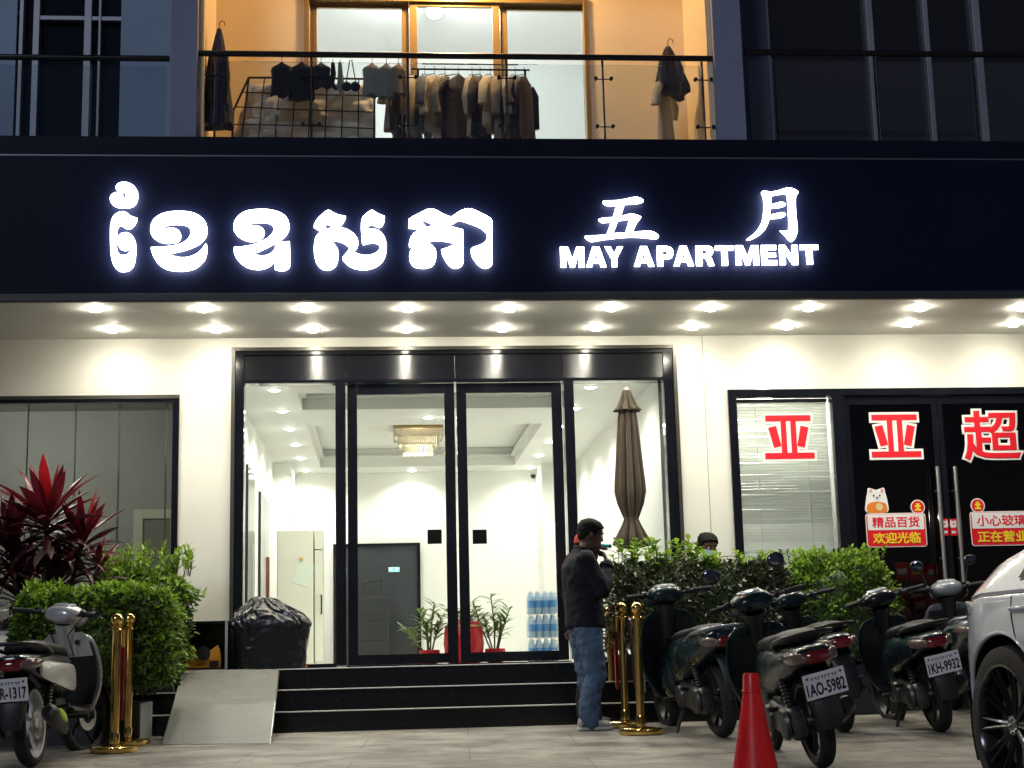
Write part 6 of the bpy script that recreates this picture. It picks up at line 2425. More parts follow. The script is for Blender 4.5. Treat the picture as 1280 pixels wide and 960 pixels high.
def head_rings(b, mt, s=1.0, grow=0.0, zmin=-1, zmax=9, front=None):
    prof = [(.000, .010, .078, .026), (.012, -.02, .092, .040), (.030, -.048, .097, .050), (.052, -.070, .0975, .057), (.075, -.085, .095, .063), (.100, -.094, .096, .068), (.125, -.099, .090, .0715), (.142, -.101, .097, .0735), (.160, -.101, .096, .0745), (.182, -.097, .088, .073), (.204, -.084, .070, .063), (.220, -.060, .045, .046), (.230, -.028, .016, .022)]
    rings = []
    for z, xb, xf, hw in prof:
        if z < zmin or z > zmax:
            continue
        ring = []
        for k in range(26):
            a = 2 * PI * k / 26
            ca, sa = math.cos(a), math.sin(a)
            cx_ = (xb + xf) / 2
            hx = (xf - xb) / 2 + grow
            x = cx_ + hx * ca
            if front is not None and x > front:
                x = front
            y = (hw + grow) * math.copysign(abs(sa) ** .9, sa)
            ring.append(mt @ (Vector((x, y, z + (grow if z > .15 else 0))) * s))
        rings.append(ring)
    b.loft(rings)

def hand(b, wrist, d, palm_n, side, curl=.5, s=1.0, thumb=.9):
    """palm with four unequal bent fingers and a thumb from its side"""
    d = Vector(d).normalized()
    n = Vector(palm_n)
    n = (n - d * n.dot(d)).normalized()
    sd = d.cross(n).normalized() * side
    w_ = Vector(wrist)
    pc = w_ + d * .045 * s
    rings = []
    for f, hw, th in ((-.01, .024, .018), (.02, .034, .018), (.05, .040, .016), (.082, .040, .013), (.092, .034, .009)):
        ring = []
        for k in range(14):
            a = 2 * PI * k / 14
            ring.append(w_ + d * f * s + sd * (math.cos(a) * hw * s) + n * (math.sin(a) * th * s))
        rings.append(ring)
    b.loft(rings)
    for i, (off, ln) in enumerate(((.030, .072), (.010, .080), (-.010, .074), (-.029, .058))):
        p = w_ + d * .075 * s + sd * off * s
        dd = d.copy()
        pts = [p]
        for j, f in enumerate((.45, .32, .23)):
            ang = curl * (.55, .8, .6)[j]
            dd = (dd * math.cos(ang) + n * math.sin(ang)).normalized()
            pts.append(pts[-1] + dd * ln * f * s)
        b.tube([p - d * .02 * s] + pts, [.0105 * s, .0100 * s, .0092 * s, .0084 * s, .0070 * s], 9)
        b.ell(pts[-1], (.0072 * s,) * 3, 8, 6)
    p = w_ + d * .022 * s + sd * .030 * s
    td = (d * .55 + sd * .75 + n * .45 * thumb).normalized()
    t2 = (d * .8 + sd * .15 + n * .6 * thumb).normalized()
    pts = [p - td * .012 * s, p + td * .032 * s, p + td * .032 * s + t2 * .03 * s, p + td * .032 * s + t2 * .052 * s]
    b.tube(pts, [.015 * s, .013 * s, .0105 * s, .008 * s], 9)
    b.ell(pts[-1], (.0082 * s,) * 3, 8, 6)

def face_parts(root, mt, s=1.0):
    for sg_ in (-1, 1):
        b = MB()
        b.ell(mt @ (Vector((.082, sg_ * .032, .124)) * s), (.0115 * s,) * 3, 12, 8)
        e = b.build('eye', 'eyew', root, world=False)
        b = MB()
        b.ell(mt @ (Vector((.0905, sg_ * .0325, .124)) * s), (.0058 * s,) * 3, 10, 6)
        b.build('pupil', 'hair', e, world=False)
    b = MB()
    for sg_ in (-1, 1):
        b.tube([mt @ (Vector((.096, sg_ * .014, .140)) * s), mt @ (Vector((.096, sg_ * .034, .147)) * s), mt @ (Vector((.082, sg_ * .052, .142)) * s)], [.004 * s, .005 * s, .003 * s], 7)
    b.build('eyebrows', 'hair', root, world=False)

def hair_shell(root, mt, grow=.009, seed=1, name='hair', lift=0.0):
    """short hair: grown skull surface trimmed along a hairline, slightly tufted"""
    m = MB()
    head_rings(m, mt, 1.0, grow, .03, 9)
    inv = mt.inverted()
    # finer surface
    bmesh.ops.subdivide_edges(m.bm, edges=m.bm.edges, cuts=1, use_grid_fill=True)
    drop = []
    for f in m.bm.faces:
        c = inv @ f.calc_center_median()
        line = .118 + (.80 * c.x if c.x > 0 else .72 * c.x) + lift
        if .0 < c.x < .03 and abs(c.y) > .05:
            line -= .02
        if c.z < line + .006 * math.sin(c.y * 160):
            drop.append(f)
    bmesh.ops.delete(m.bm, geom=drop, context='FACES')
    for v in m.bm.verts:
        q = inv @ v.co
        n_ = (q - Vector((0, 0, .12))).normalized()
        q += n_ * (.005 * noise.noise(q * 60 + Vector((seed, 0, 0))) + .004 * noise.noise(q * 130))
        v.co = mt @ q
    o = m.build(name, 'hair', root, world=False, ang=80)
    so_ = o.modifiers.new('thickness', 'SOLIDIFY')
    so_.thickness = .010
    so_.offset = -1
    return o

def head_body(b, mt, s=1.0):
    head_rings(b, mt, s)
    # nose, lips, chin, brow, ears
    b.loft([[mt @ (Vector(p) * s) for p in q] for q in ([(.092, -.008, .136), (.099, 0, .138), (.092, .008, .136), (.086, 0, .136)], [(.094, -.011, .112), (.112, 0, .112), (.094, .011, .112), (.085, 0, .112)], [(.090, -.018, .092), (.121, 0, .090), (.090, .018, .092), (.083, 0, .092)], [(.090, -.013, .080), (.104, 0, .080), (.090, .013, .080), (.083, 0, .08)])])
    b.ell(mt @ (Vector((.094, 0, .060)) * s), (.012 * s, .024 * s, .0065 * s), 12, 7)
    b.ell(mt @ (Vector((.093, 0, .047)) * s), (.012 * s, .022 * s, .0075 * s), 12, 7)
    b.ell(mt @ (Vector((.085, 0, .014)) * s), (.018 * s, .024 * s, .016 * s), 12, 7)
    for sg_ in (-1, 1):
        b.ell(mt @ (Vector((-.008, sg_ * .077, .105)) * s), (.020 * s, .010 * s, .032 * s), 12, 8)

def fold_fn(seed, amp, scale):
    o = Vector((seed * 2.3, seed, seed * 5.1))
    return lambda p: amp * (noise.noise((p + o) * scale) + .6 * noise.noise((p + o) * scale * 2.3))

# ---------------- the man in profile, one hand raised to his mouth
def px(u, v, Y):
    return P(u, v, Y)
MY0 = -1.72
g0 = G(736, 912)
man = thing('person', 'man in dark jacket and blue jeans standing in profile, one hand raised to his mouth', 'person', g0, R(8))
ms = 1.0
hd_m = Matrix.Translation((.035, 0, 1.395)) @ Matrix.Rotation(R(14), 4, 'Y')
sh_r, el_r, wr_r = Vector((-.035, -.175, 1.30)), Vector((.085, -.215, 1.06)), Vector((.170, -.085, 1.285))
sh_l, el_l, wr_l = Vector((-.035, .175, 1.30)), Vector((-.05, .235, 1.03)), Vector((.05, .20, .80))
hip = .80
def man_body(b):
    # trunk
    b.loft([[Vector((cx_ + hx * math.cos(2 * PI * k / 24), hy * math.sin(2 * PI * k / 24), z)) for k in range(24)] for (z, cx_, hx, hy) in ((.74, -.01, .095, .14), (.84, -.015, .108, .155), (.94, -.01, .102, .145), (1.04, -.015, .105, .15), (1.16, -.025, .112, .165), (1.26, -.035, .105, .165), (1.325, -.035, .08, .14), (1.36, -.025, .055, .07))])
    limb(b, [(-.025, 0, 1.31), (.005, 0, 1.37), (.03, 0, 1.43)], [.062, .054, .054])
    head_body(b, hd_m)
    for (s_, e_, w_) in ((sh_r, el_r, wr_r), (sh_l, el_l, wr_l)):
        limb(b, [s_, e_, w_], [.052, .042, .028])
    hand(b, wr_r, (-.03, .62, .65), (-.75, .45, -.1), -1, .75)
    hand(b, wr_l, (.08, -.02, -1), (0, -1, 0), 1, .35)
    for (hx_, kx, ax_, y_) in ((-.01, .055, -.035, -.085), (-.01, .03, .03, .085)):
        limb(b, [(hx_, y_, .80), (kx, y_ * 1.05, .45), (ax_, y_, .09)], [.088, .058, .040])
        limb(b, [(ax_ - .03, y_, .045), (ax_ + .06, y_, .045), (ax_ + .15, y_, .03)], [.038, .036, .026])
remesh_obj('body', man_body, 'skin', man, .0072, 2)
face_parts(man, hd_m)
hair_shell(man, hd_m, .010, 1)
def man_jacket(b):
    b.loft([[Vector((cx_ + hx * math.cos(2 * PI * k / 28), hy * math.sin(2 * PI * k / 28), z)) for k in range(28)] for (z, cx_, hx, hy) in ((.775, .005, .150, .205), (.80, .0, .156, .212), (.92, -.005, .152, .205), (1.04, -.012, .148, .20), (1.16, -.025, .145, .205), (1.25, -.04, .132, .205), (1.31, -.04, .105, .175), (1.35, -.03, .075, .105), (1.385, -.02, .066, .072))])
    limb(b, [sh_r, el_r, el_r.lerp(wr_r, .86)], [.082, .068, .052])
    limb(b, [sh_l, el_l, el_l.lerp(wr_l, .9)], [.082, .066, .05])
    b.lathe([(.066, 0), (.070, .02), (.066, .045), (.058, .045), (.058, 0), (.066, 0)], 20, Matrix.Translation((-.012, 0, 1.365)) @ Matrix.Rotation(R(16), 4, 'Y'), cap=False)
remesh_obj('jacket', man_jacket, 'jacket', man, .0085, 3, fold_fn(1, .011, 9))
b = MB()
for s_ in (-1, 1):
    pass
c1 = el_r.lerp(wr_r, .80)
c2 = el_r.lerp(wr_r, .90)
b.tube([c1, c2], [.058, .055], 16)
b.build('cuff', 'jacket', man, world=False)
b = MB()
b.lathe([(.0, 0)], 8) if False else b.tube([(.135, -.012, .80), (.145, -.012, 1.0), (.125, -.012, 1.2), (.075, -.012, 1.33)], .006, 7)
b.build('zip', 'darkmetal', man, world=False)
b = MB()
b.tube([(.03, -.205, .86), (.075, -.192, .95)], .007, 7)
b.build('pocket', 'black', man, world=False)
def man_jeans(b):
    b.loft([[Vector((cx_ + hx * math.cos(2 * PI * k / 24), hy * math.sin(2 * PI * k / 24), z)) for k in range(24)] for (z, cx_, hx, hy) in ((.72, .0, .115, .165), (.80, -.005, .125, .175), (.88, -.01, .118, .165), (.93, -.01, .11, .155))])
    for (hx_, kx, ax_, y_) in ((-.005, .052, -.028, -.085), (-.01, .03, .035, .085)):
        limb(b, [(hx_, y_, .78), (kx * .6 + hx_ * .4, y_ * 1.05, .56), (kx, y_ * 1.05, .42), (ax_ + .012, y_, .20), (ax_ + .012, y_, .085)], [.112, .094, .084, .078, .082])
remesh_obj('jeans', man_jeans, 'jeans', man, .0085, 2, fold_fn(2, .013, 13))
for (ax_, y_) in ((-.035, -.085), (.03, .085)):
    b = MB()
    b.loft([[Vector((x, y_ + hw * math.cos(2 * PI * k / 16), zc_ + hh_ * max(-.9, math.sin(2 * PI * k / 16)))) for k in range(16)] for (x, hw, zc_, hh_) in ((ax_ - .075, .022, .050, .030), (ax_ - .06, .036, .054, .042), (ax_ + .0, .040, .056, .046), (ax_ + .07, .043, .046, .036), (ax_ + .14, .044, .038, .028), (ax_ + .185, .034, .032, .021), (ax_ + .203, .014, .03, .012))])
    s_ = b.build('shoe', 'shoe', man, world=False, sub=1)
    b = MB()
    b.loft([[Vector((x, y_ + w_, z)) for (w_, z) in ((-hw, .0), (hw, .0), (hw, .022), (-hw, .022))] for (x, hw) in ((ax_ - .08, .022), (ax_ - .062, .038), (ax_, .041), (ax_ + .08, .046), (ax_ + .15, .045), (ax_ + .19, .034), (ax_ + .208, .014))])
    b.build('sole', 'sole', s_, world=False, bevel=.004)
# what he holds to his mouth
rot_ = Matrix.Rotation(R(8), 4, 'Z')
mo = hd_m @ Vector((.112, -.004, .055))
va = thing('turquoise_tube', 'small turquoise tube held at the mouth of the standing man', 'tube', g0 + rot_ @ mo, R(8))
b = MB()
b.tube([(-.012, 0, .0), (.004, -.004, -.002), (.05, -.035, -.008)], [.010, .015, .015], 14)
b.build('body', mat('turquoise_plastic', (.05, .55, .55), .35), va, world=False)
b = MB()
b.tube([(.05, -.035, -.008), (.062, -.043, -.010)], [.0155, .013], 14)
b.build('cap', 'black', va, world=False)

# ---------------- second person behind him
g1 = G(727, 905)
g1 = Vector((g1.x + .004, -1.28, 0))
p2 = thing('person', 'second person in dark clothes and a red cap, almost hidden behind the man in jeans', 'person', g1, R(12))
hd2 = Matrix.Translation((.015, 0, 1.30)) @ Matrix.Rotation(R(10), 4, 'Y')
def p2_body(b):
    b.loft([[Vector((hx * math.cos(2 * PI * k / 20), hy * math.sin(2 * PI * k / 20), z)) for k in range(20)] for (z, hx, hy) in ((.70, .09, .13), (.80, .10, .145), (.92, .095, .135), (1.08, .10, .15), (1.19, .095, .155), (1.25, .07, .13), (1.28, .05, .065))])
    limb(b, [(-.01, 0, 1.23), (.0, 0, 1.29), (.01, 0, 1.34)], [.055, .05, .05])
    head_body(b, hd2)
    limb(b, [(-.01, -.165, 1.21), (-.10, -.21, .98), (-.13, -.17, .80)], [.048, .038, .026])
    limb(b, [(-.01, .165, 1.21), (-.02, .20, .96), (.04, .19, .74)], [.048, .038, .026])
    hand(b, (-.13, -.17, .80), (-.55, .1, -.75), (0, .9, -.2), 1, .45)
    hand(b, (.04, .19, .74), (.1, 0, -1), (0, -1, 0), 1, .4)
    for y_ in (-.08, .08):
        limb(b, [(0, y_, .74), (.02, y_, .42), (-.01, y_, .08)], [.08, .052, .038])
        limb(b, [(-.03, y_, .04), (.05, y_, .04), (.13, y_, .028)], [.036, .034, .024])
remesh_obj('body', p2_body, 'skin', p2, .0085, 2)
face_parts(p2, hd2)
b = MB()
head_rings(b, hd2, 1.0, .014, .13, 9)
b.loft([[hd2 @ Vector((x, y * w_, z)) for y in (-1, -.5, 0, .5, 1)] + [hd2 @ Vector((x, y * w_, z - .008)) for y in (1, .5, 0, -.5, -1)] for (x, w_, z) in ((.08, .07, .150), (.13, .066, .143), (.165, .045, .136))])
b.build('cap', mat('red_cap', (.40, .03, .02), .7), p2, world=False)
hair_shell(p2, hd2, .007, 2)
def p2_top(b):
    b.loft([[Vector((hx * math.cos(2 * PI * k / 24), hy * math.sin(2 * PI * k / 24), z)) for k in range(24)] for (z, hx, hy) in ((.66, .125, .175), (.80, .135, .185), (.95, .125, .18), (1.10, .125, .19), (1.20, .115, .185), (1.25, .09, .155), (1.285, .065, .075))])
    limb(b, [(-.01, -.165, 1.21), (-.10, -.21, .98), (-.125, -.175, .83)], [.072, .06, .046])
    limb(b, [(-.01, .165, 1.21), (-.02, .20, .96), (.035, .19, .77)], [.072, .06, .046])
remesh_obj('shirt', p2_top, 'jacket', p2, .0095, 3, fold_fn(4, .01, 9))
def p2_tr(b):
    b.loft([[Vector((hx * math.cos(2 * PI * k / 20), hy * math.sin(2 * PI * k / 20), z)) for k in range(20)] for (z, hx, hy) in ((.66, .105, .15), (.76, .11, .155), (.84, .10, .145))])
    for y_ in (-.08, .08):
        limb(b, [(0, y_, .72), (.02, y_, .42), (-.01, y_, .09)], [.10, .075, .062])
remesh_obj('trousers', p2_tr, 'black', p2, .0095, 2, fold_fn(5, .009, 12))
for y_ in (-.08, .08):
    b = MB()
    b.loft([[Vector((x, y_ + hw * math.cos(2 * PI * k / 14), zc_ + hh_ * max(-.95, math.sin(2 * PI * k / 14)))) for k in range(14)] for (x, hw, zc_, hh_) in ((-.07, .03, .045, .042), (0, .042, .05, .046), (.08, .043, .04, .038), (.15, .036, .034, .03), (.17, .014, .03, .014))])
    b.build('shoe', 'black', p2, world=False, sub=1)

# ---------------- the seated person behind the broad hedge: low stool, knees drawn up, face mask
hp = P(880, 667, -.20)
sx0 = hp.x
zt_ = hp.z
stl = thing('low_stool', 'low dark stool on the landing hidden behind the broad hedge', 'stool', (sx0, -.20, LF))
b = MB()
b.box((0, 0, .28), (.30, .26, .04))
b.build('seat', 'black', stl, world=False, bevel=.01)
for sx_, sy_ in ((-1, -1), (1, -1), (-1, 1), (1, 1)):
    b = MB()
    b.tube([(sx_ * .12, sy_ * .10, .27), (sx_ * .13, sy_ * .11, 0)], .014, 8)
    b.build('leg', 'black', stl, world=False)
p3 = thing('person', 'person in pale face mask sitting behind the broad hedge, only the head showing', 'person', (sx0, -.20, LF + .30), R(-74))
hz_ = zt_ - (LF + .30) - .235
hd3 = Matrix.Translation((.02, 0, hz_)) @ Matrix.Rotation(R(16), 4, 'Y')
def p3_body(b):
    b.loft([[Vector((cx_ + hx * math.cos(2 * PI * k / 20), hy * math.sin(2 * PI * k / 20), z)) for k in range(20)] for (z, cx_, hx, hy) in ((.01, 0, .10, .15), (.12, 0, .10, .145), (hz_ * .55, -.01, .10, .15), (hz_ * .80, -.01, .09, .16), (hz_ * .9, 0, .06, .12), (hz_ * .94, 0, .05, .06))])
    limb(b, [(0, 0, hz_ * .88), (.01, 0, hz_ * .98), (.02, 0, hz_ + .04)], [.052, .05, .05])
    head_body(b, hd3)
    for s_ in (-1, 1):
        limb(b, [(0, s_ * .16, hz_ * .82), (.05, s_ * .21, hz_ * .45), (.13, s_ * .10, .14)], [.046, .038, .027])
        hand(b, (.13, s_ * .10, .14), (.3, -s_ * .8, -.2), (.2, 0, -1), s_, .4)
        limb(b, [(0, s_ * .08, .07), (.10, s_ * .30, .10), (.0, s_ * .26, -.22)], [.08, .056, .038])
        limb(b, [(.0, s_ * .26, -.255), (.05, s_ * .27, -.26), (.12, s_ * .28, -.268)], [.034, .032, .024])
remesh_obj('body', p3_body, 'skin', p3, .0085, 2)
face_parts(p3, hd3)
hair_shell(p3, hd3, .011, 3)
b = MB()
b.loft([[hd3 @ Vector((x, math.sin(a) * w_, z)) for a, x in ((-1.45, .0), (-1.0, .062), (-.5, .098), (0, .118), (.5, .098), (1.0, .062), (1.45, .0))] + [hd3 @ Vector((x - .006, math.sin(a) * w_ * .97, z)) for a, x in ((1.45, .0), (1.0, .062), (.5, .098), (0, .118), (-.5, .098), (-1.0, .062), (-1.45, .0))] for (z, w_) in ((-.005, .05), (.03, .064), (.07, .074), (.108, .078))])
b.build('face_mask', mat('pale_blue_mask', (.45, .60, .68), .8), p3, world=False)
def p3_top(b):
    b.loft([[Vector((cx_ + hx * math.cos(2 * PI * k / 22), hy * math.sin(2 * PI * k / 22), z)) for k in range(22)] for (z, cx_, hx, hy) in ((.0, 0, .125, .18), (.12, 0, .12, .175), (hz_ * .55, -.01, .12, .18), (hz_ * .8, -.01, .11, .185), (hz_ * .9, 0, .075, .14), (hz_ * .96, 0, .06, .068))])
    for s_ in (-1, 1):
        limb(b, [(0, s_ * .16, hz_ * .82), (.05, s_ * .21, hz_ * .45), (.115, s_ * .12, .17)], [.068, .058, .044])
remesh_obj('shirt', p3_top, 'clothteal', p3, .0095, 3)
def p3_tr(b):
    for s_ in (-1, 1):
        limb(b, [(0, s_ * .07, .07), (.10, s_ * .30, .10), (.0, s_ * .26, -.19)], [.095, .075, .055])
remesh_obj('trousers', p3_tr, 'black', p3, .0095, 2)
# ================================================================== white car, tail towards the shop (local: origin under the rear right hub, tail +Y, flank -X)
M['carwhite'] = mat('white_car_paint', (.74, .78, .88), .25, coat=.9, var=(.6, .02))
M['carglass'] = mat('car_black_glass', (.008, .009, .011), .05, spec=.7)
M['carrim'] = mat('black_alloy', (.018, .018, .02), .25, metal=.5, coat=.5)
WR = .372
hubY = P(1255, 908, -5.6)
# find the spot whose hub lands on its picture point
gy = -5.75
for i in range(60):
    h_ = P(1255.5, 907, gy)
    tgt = gz(gy) + WR
    gy += (tgt - h_.z) * -6.0 * 0.2
h_ = P(1255.5, 907, gy)
car = thing('white_car', 'white car with large black multi-spoke wheels at the right edge', 'car', (h_.x, gy, gz(gy)), R(3.0))
LEN0, LEN1 = -3.55, .70
def halfw(y):
    if y > 0:
        return .955 - .26 * max(0, (y - .15) / .55) ** 2.6
    if y < -2.75:
        return .955 - .25 * ((-2.75 - y) / .8) ** 2.2
    return .955
def profile(y):
    """right half section from sill over shoulder to the roof centre: list of (x from the centre line, z)"""
    hw = halfw(y)
    t_ = max(0, (y - .20) / .50)
    tf = max(0, (-2.6 - y) / .95)
    low = .24 + .10 * t_ ** 2 + .04 * tf
    sh_z = 1.00 - .04 * t_ - .05 * tf - .02
    # roof line
    if y > .60:
        rz = 1.075 + .02 * (LEN1 - y) / .10
    elif y > -.85:
        f = (y + .85) / 1.45
        rz = 1.095 + (1.50 - 1.095) * (1 - f ** .80)
    elif y > -1.6:
        rz = 1.53 - .03 * ((y + 1.2) / .45) ** 2 if abs(y + 1.2) < .45 else 1.50
    elif y > -2.5:
        f = (-1.6 - y) / .9
        rz = 1.50 - .44 * f
    else:
        rz = 1.06 - .10 * tf
    rz = max(rz, sh_z + .05)
    tuck = (rz - sh_z)
    rw = hw - .06 - .36 * max(0, tuck - .08) - .08
    pts = [(hw - .10, low), (hw - .03, low + .05), (hw - .012, low + .16), (hw - .004, .52), (hw, .64), (hw - .002, .76), (hw - .012, .88), (hw - .028, sh_z - .015), (hw - .040, sh_z), (hw - .036, sh_z + .012), (hw - .055, sh_z + .035)]
    for f in (.2, .4, .6, .8, .93):
        pts.append((hw - .06 + (rw - hw + .06) * f, sh_z + .04 + (rz - .025 - sh_z - .04) * f))
    for f in (.92, .75, .5, .25, 0):
        pts.append((rw * f, rz - .022 * f ** 2))
    # resample
    out = []
    seg = [0]
    for i in range(1, len(pts)):
        seg.append(seg[-1] + math.dist(pts[i], pts[i - 1]))
    return pts, seg
NP = 21
ycs = []
y = LEN0
while y < LEN1 - 1e-6:
    ycs.append(y)
    y += .03 if (-.6 < y) or (-3.4 < y < -2.1) else .06
ycs.append(LEN1)
def dens(pts, m_=3):
    out = []
    for i in range(len(pts) - 1):
        for k in range(m_):
            f = k / m_
            out.append((pts[i][0] + (pts[i + 1][0] - pts[i][0]) * f, pts[i][1] + (pts[i + 1][1] - pts[i][1]) * f))
    out.append(pts[-1])
    return out
bm = bmesh.new()
CXX = .955
grid = []
for y in ycs:
    pr, _ = profile(y)
    pr = dens(pr, 3)
    row = [(-p[0], p[1]) for p in pr] + [(p[0], p[1]) for p in pr[::-1][1:]]
    grid.append([bm.verts.new((CXX + x, y, z)) for x, z in row])
bm.verts.ensure_lookup_table()
AR = WR + .055
axles = (0.0, -2.78)
def in_arch(v):
    for ay in axles:
        if (v.co.y - ay) ** 2 + (v.co.z - WR) ** 2 < AR * AR and (v.co.x < .35 or v.co.x > 1.55) and v.co.z < .95:
            return ay
    return None
gl_faces = []
for i in range(len(grid) - 1):
    for j in range(len(grid[0]) - 1):
        q = [grid[i][j], grid[i + 1][j], grid[i + 1][j + 1], grid[i][j + 1]]
        cc = sum((v.co for v in q), Vector()) / 4
        hit = False
        for ay in axles:
            if (cc.y - ay) ** 2 + (cc.z - WR) ** 2 < AR * AR and (cc.x < .40 or cc.x > 1.5) and cc.z < .95:
                hit = True
        if hit:
            continue
        f = bm.faces.new(q)
        z = cc.z
        pr, _ = profile(cc.y)
        shz = pr[8][1]
        top = pr[-1][1]
        # side glass and screens
        if -2.05 < cc.y < -.10 and shz + .06 < z < top - .075 and abs(cc.x - CXX) > .3 and not (-1.18 < cc.y < -1.12):
            f.material_index = 1
        elif -.75 < cc.y < .10 and abs(cc.x - CXX) < .50 and z > shz + .12:
            f.material_index = 1
        elif -2.42 < cc.y < -1.66 and abs(cc.x - CXX) < .58 and z > shz + .08:
            f.material_index = 1
# snap arch edge to a clean circle
for e in bm.edges:
    if len(e.link_faces) == 1:
        for v in e.verts:
            for ay in axles:
                d = Vector((v.co.y - ay, v.co.z - WR))
                if AR * .9 < d.length < AR * 1.16 and (v.co.x < .40 or v.co.x > 1.5):
                    d = d.normalized() * AR
                    v.co.y, v.co.z = ay + d.x, WR + d.y
for row in (grid[0], grid[-1]):
    try:
        bm.faces.new(row)
    except ValueError:
        pass
lone = [v for v in bm.verts if not v.link_faces]
bmesh.ops.delete(bm, geom=lone, context='VERTS')
m = MB()
m.bm.free()
m.bm = bm
body = m.build('body', ['carwhite', 'carglass'], car, world=False, ang=50)
# wheel housings, underbody
m = MB()
for ay in axles:
    for sx_ in (0, 1):
        x0, x1 = (.03, .42) if sx_ == 0 else (1.49, 1.88)
        ring = []
        rg = []
        for xx in (x0, x1):
            rg.append([Vector((xx, ay + AR * 1.0 * math.cos(R(-25 + 230 * k / 24)), WR + AR * 1.0 * math.sin(R(-25 + 230 * k / 24)))) for k in range(25)])
        m.loft(rg, closed=False)
        m.span(x1 if sx_ == 0 else x0 - .01, x1 + .01 if sx_ == 0 else x0, ay - AR, ay + AR, .2, WR + AR)
m.span(.10, 1.80, LEN0 + .25, LEN1 - .2, .22, .26)
m.build('underbody', 'black', car, world=False, smooth=False)
# wheels
def car_wheel(ay, x, out):
    m = MB()
    ax = Matrix.Rotation(PI / 2, 4, 'Y')
    w_ = .125
    m.lathe([(.275, -w_), (.335, -w_ * 1.02), (.36, -w_ * .9), (WR - .002, -w_ * .62), (WR, -.03), (WR - .004, -.028), (WR - .004, -.02), (WR, -.018), (WR, .018), (WR - .004, .02), (WR - .004, .028), (WR, .03), (WR - .002, w_ * .62), (.36, w_ * .9), (.335, w_ * 1.02), (.275, w_), (.275, -w_)], 72, ax, cap=False)
    o = m.build('wheel', 'blackrubber', car, world=False)
    o.location = (x, ay, WR)
    m = MB()
    s_ = out
    m.lathe([(.276, s_ * .118), (.282, s_ * .128), (.270, s_ * .126), (.256, s_ * .10), (.256, -s_ * .08), (.276, -s_ * .08), (.276, s_ * .118)], 64, ax, cap=False)
    m.lathe([(0, s_ * .085), (.045, s_ * .085), (.058, s_ * .07), (.06, s_ * .0), (0, s_ * .0)], 32, ax)
    for k in range(10):
        a = 2 * PI * k / 10
        for da in (-.10, .10):
            p0 = Vector((s_ * .072, .05 * math.cos(a + da * 1.2), .05 * math.sin(a + da * 1.2)))
            p1 = Vector((s_ * .085, .16 * math.cos(a + da * .9), .16 * math.sin(a + da * .9)))
            p2_ = Vector((s_ * .108, .262 * math.cos(a + da), .262 * math.sin(a + da)))
            m.tube([p0, p1, p2_], [.014, .0105, .012], 6, flat=.8)
    m.build('rim', 'carrim', o, world=False)
    m = MB()
    m.lathe([(.06, s_ * .02), (.20, s_ * .02), (.20, s_ * .04), (.06, s_ * .04), (.06, s_ * .02)], 40, ax, cap=False)
    m.build('brake_disc', 'steel', o, world=False)
    m = MB()
    for k in range(5):
        a = 2 * PI * k / 5
        m.lathe([(.009, s_ * .08), (.009, s_ * .092), (0, s_ * .093)], 8, Matrix.Translation((0, .032 * math.cos(a), .032 * math.sin(a))) @ ax)
    m.build('wheel_nut', 'chrome', o, world=False)
for ay in axles:
    car_wheel(ay, .125, -1)
    car_wheel(ay, 1.785, 1)
def flank_x(y, z):
    pr, _ = profile(y)
    best = min(pr[:12], key=lambda p: abs(p[1] - z))
    q = sorted(pr[:12], key=lambda p: abs(p[1] - z))[:2]
    (xa_, za_), (xb_, zb_) = q
    x_ = xa_ if abs(za_ - zb_) < 1e-6 else xa_ + (xb_ - xa_) * (z - za_) / (zb_ - za_)
    return CXX - x_
# arch lips
for ay in axles:
    for sx_ in (0, 1):
        m = MB()
        pts_ = []
        for k in range(31):
            a_ = R(-8 + 196 * k / 30)
            yy, zz = ay + AR * math.cos(a_), WR + AR * math.sin(a_)
            xx = flank_x(yy, zz) + .006
            pts_.append((xx if sx_ == 0 else 2 * CXX - xx, yy, zz))
        m.tube(pts_, .011, 8)
        m.build('arch_lip', 'carwhite', car, world=False)
# door shut lines
def shut(path, name='shut_line'):
    m = MB()
    m.tube([(flank_x(y, z) + .0005, y, z) for y, z in path], .0045, 6)
    m.build(name, 'black', car, world=False)
pa_ = [(-.12 - .36 * f ** 1.6 * 1.0, .965 - .62 * f) for f in [k / 14 for k in range(15)]]
pa_ = [(y, z) for y, z in pa_ if (y ** 2 + (z - WR) ** 2) > (AR + .015) ** 2]
shut(pa_)
shut([(-1.15, .965 - .65 * k / 10) for k in range(11)])
shut([(-2.25, .965 - .65 * k / 10) for k in range(11)])
shut([(.68 - 3.0 * k / 30, profile(.68 - 3.0 * k / 30)[0][8][1] - .004) for k in range(31)], 'waist_line')
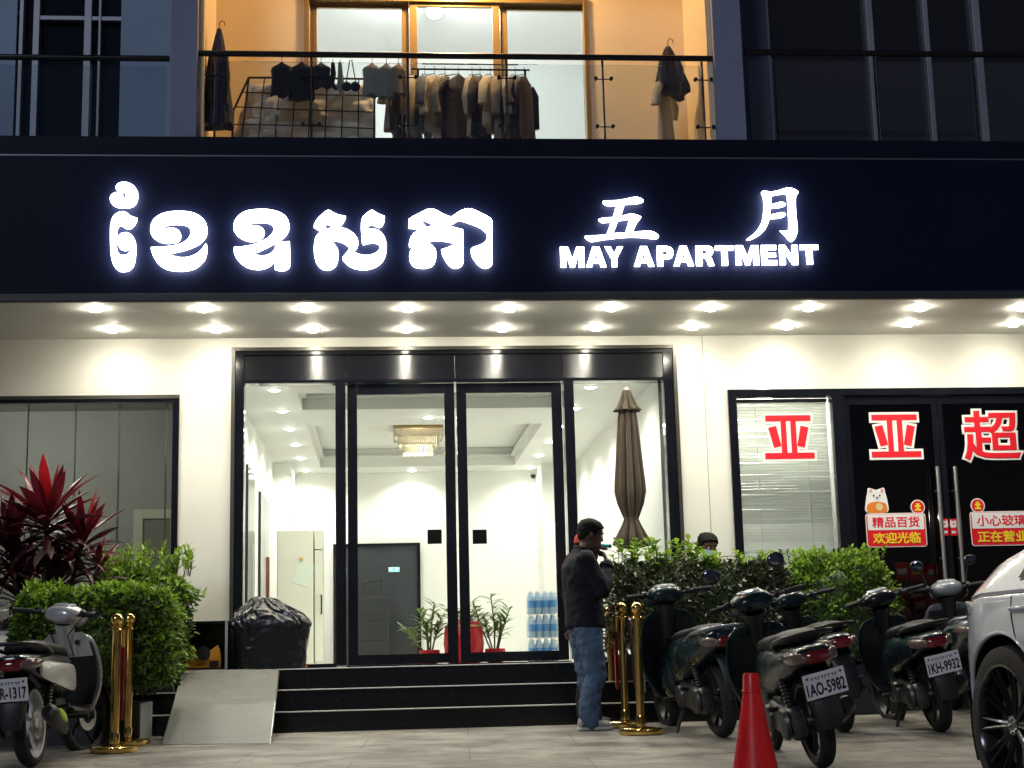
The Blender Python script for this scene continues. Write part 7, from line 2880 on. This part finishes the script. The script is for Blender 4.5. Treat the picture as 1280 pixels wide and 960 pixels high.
# door handles
for y in (-.24, -1.32):
    m = MB()
    m.tube([(flank_x(y, .90) - .004, y + .09, .90), (flank_x(y, .90) - .026, y + .06, .902), (flank_x(y, .90) - .026, y - .08, .902), (flank_x(y, .90) - .004, y - .11, .90)], .013, 10)
    m.build('door_handle', 'carwhite', car, world=False)
# tail lamps, front lamps
for sx_ in (0, 1):
    m = MB()
    rg = []
    for (y, z0, z1) in ((.34, .90, .93), (.42, .87, .955), (.50, .86, .965), (.58, .86, .965), (.65, .865, .96)):
        x0 = flank_x(y, .91)
        xs_ = [x0 - .012, x0 - .014, x0 + .05, x0 + .05]
        rg.append([Vector((xs_[0] if sx_ == 0 else 2 * CXX - xs_[0], y, z0)), Vector((xs_[1] if sx_ == 0 else 2 * CXX - xs_[1], y, z1)), Vector((xs_[2] if sx_ == 0 else 2 * CXX - xs_[2], y, z1)), Vector((xs_[3] if sx_ == 0 else 2 * CXX - xs_[3], y, z0))])
    m.loft(rg)
    m.build('tail_lamp', mat('smoked_lamp', (.55, .53, .55), .1, coat=.8), car, world=False)
    m = MB()
    rg = []
    for (y, z0, z1) in ((-2.95, .74, .84), (-3.15, .70, .84), (-3.35, .68, .80)):
        x0 = flank_x(y, .76)
        a = lambda q: q if sx_ == 0 else 2 * CXX - q
        rg.append([Vector((a(x0 - .008), y, z0)), Vector((a(x0 - .008), y, z1)), Vector((a(x0 + .06), y, z1)), Vector((a(x0 + .06), y, z0))])
    m.loft(rg)
    m.build('head_lamp', 'headlens', car, world=False)
    m = MB()
    xm_ = -.10 if sx_ == 0 else 2 * CXX + .10
    m.ell((xm_, -1.98, 1.02), (.09, .055, .065), 16, 10)
    m.tube([(xm_ + (.05 if sx_ == 0 else -.05), -1.98, 1.0), (xm_ + (.15 if sx_ == 0 else -.15), -1.96, .985)], .02, 8)
    m.build('side_mirror', 'carwhite', car, world=False)
# rear bumper strip and plate recess
m = MB()
m.span(CXX - .62, CXX + .62, LEN1 - .03, LEN1 + .012, .36, .50)
m.build('rear_bumper_strip', 'black', car, world=False, bevel=.02)
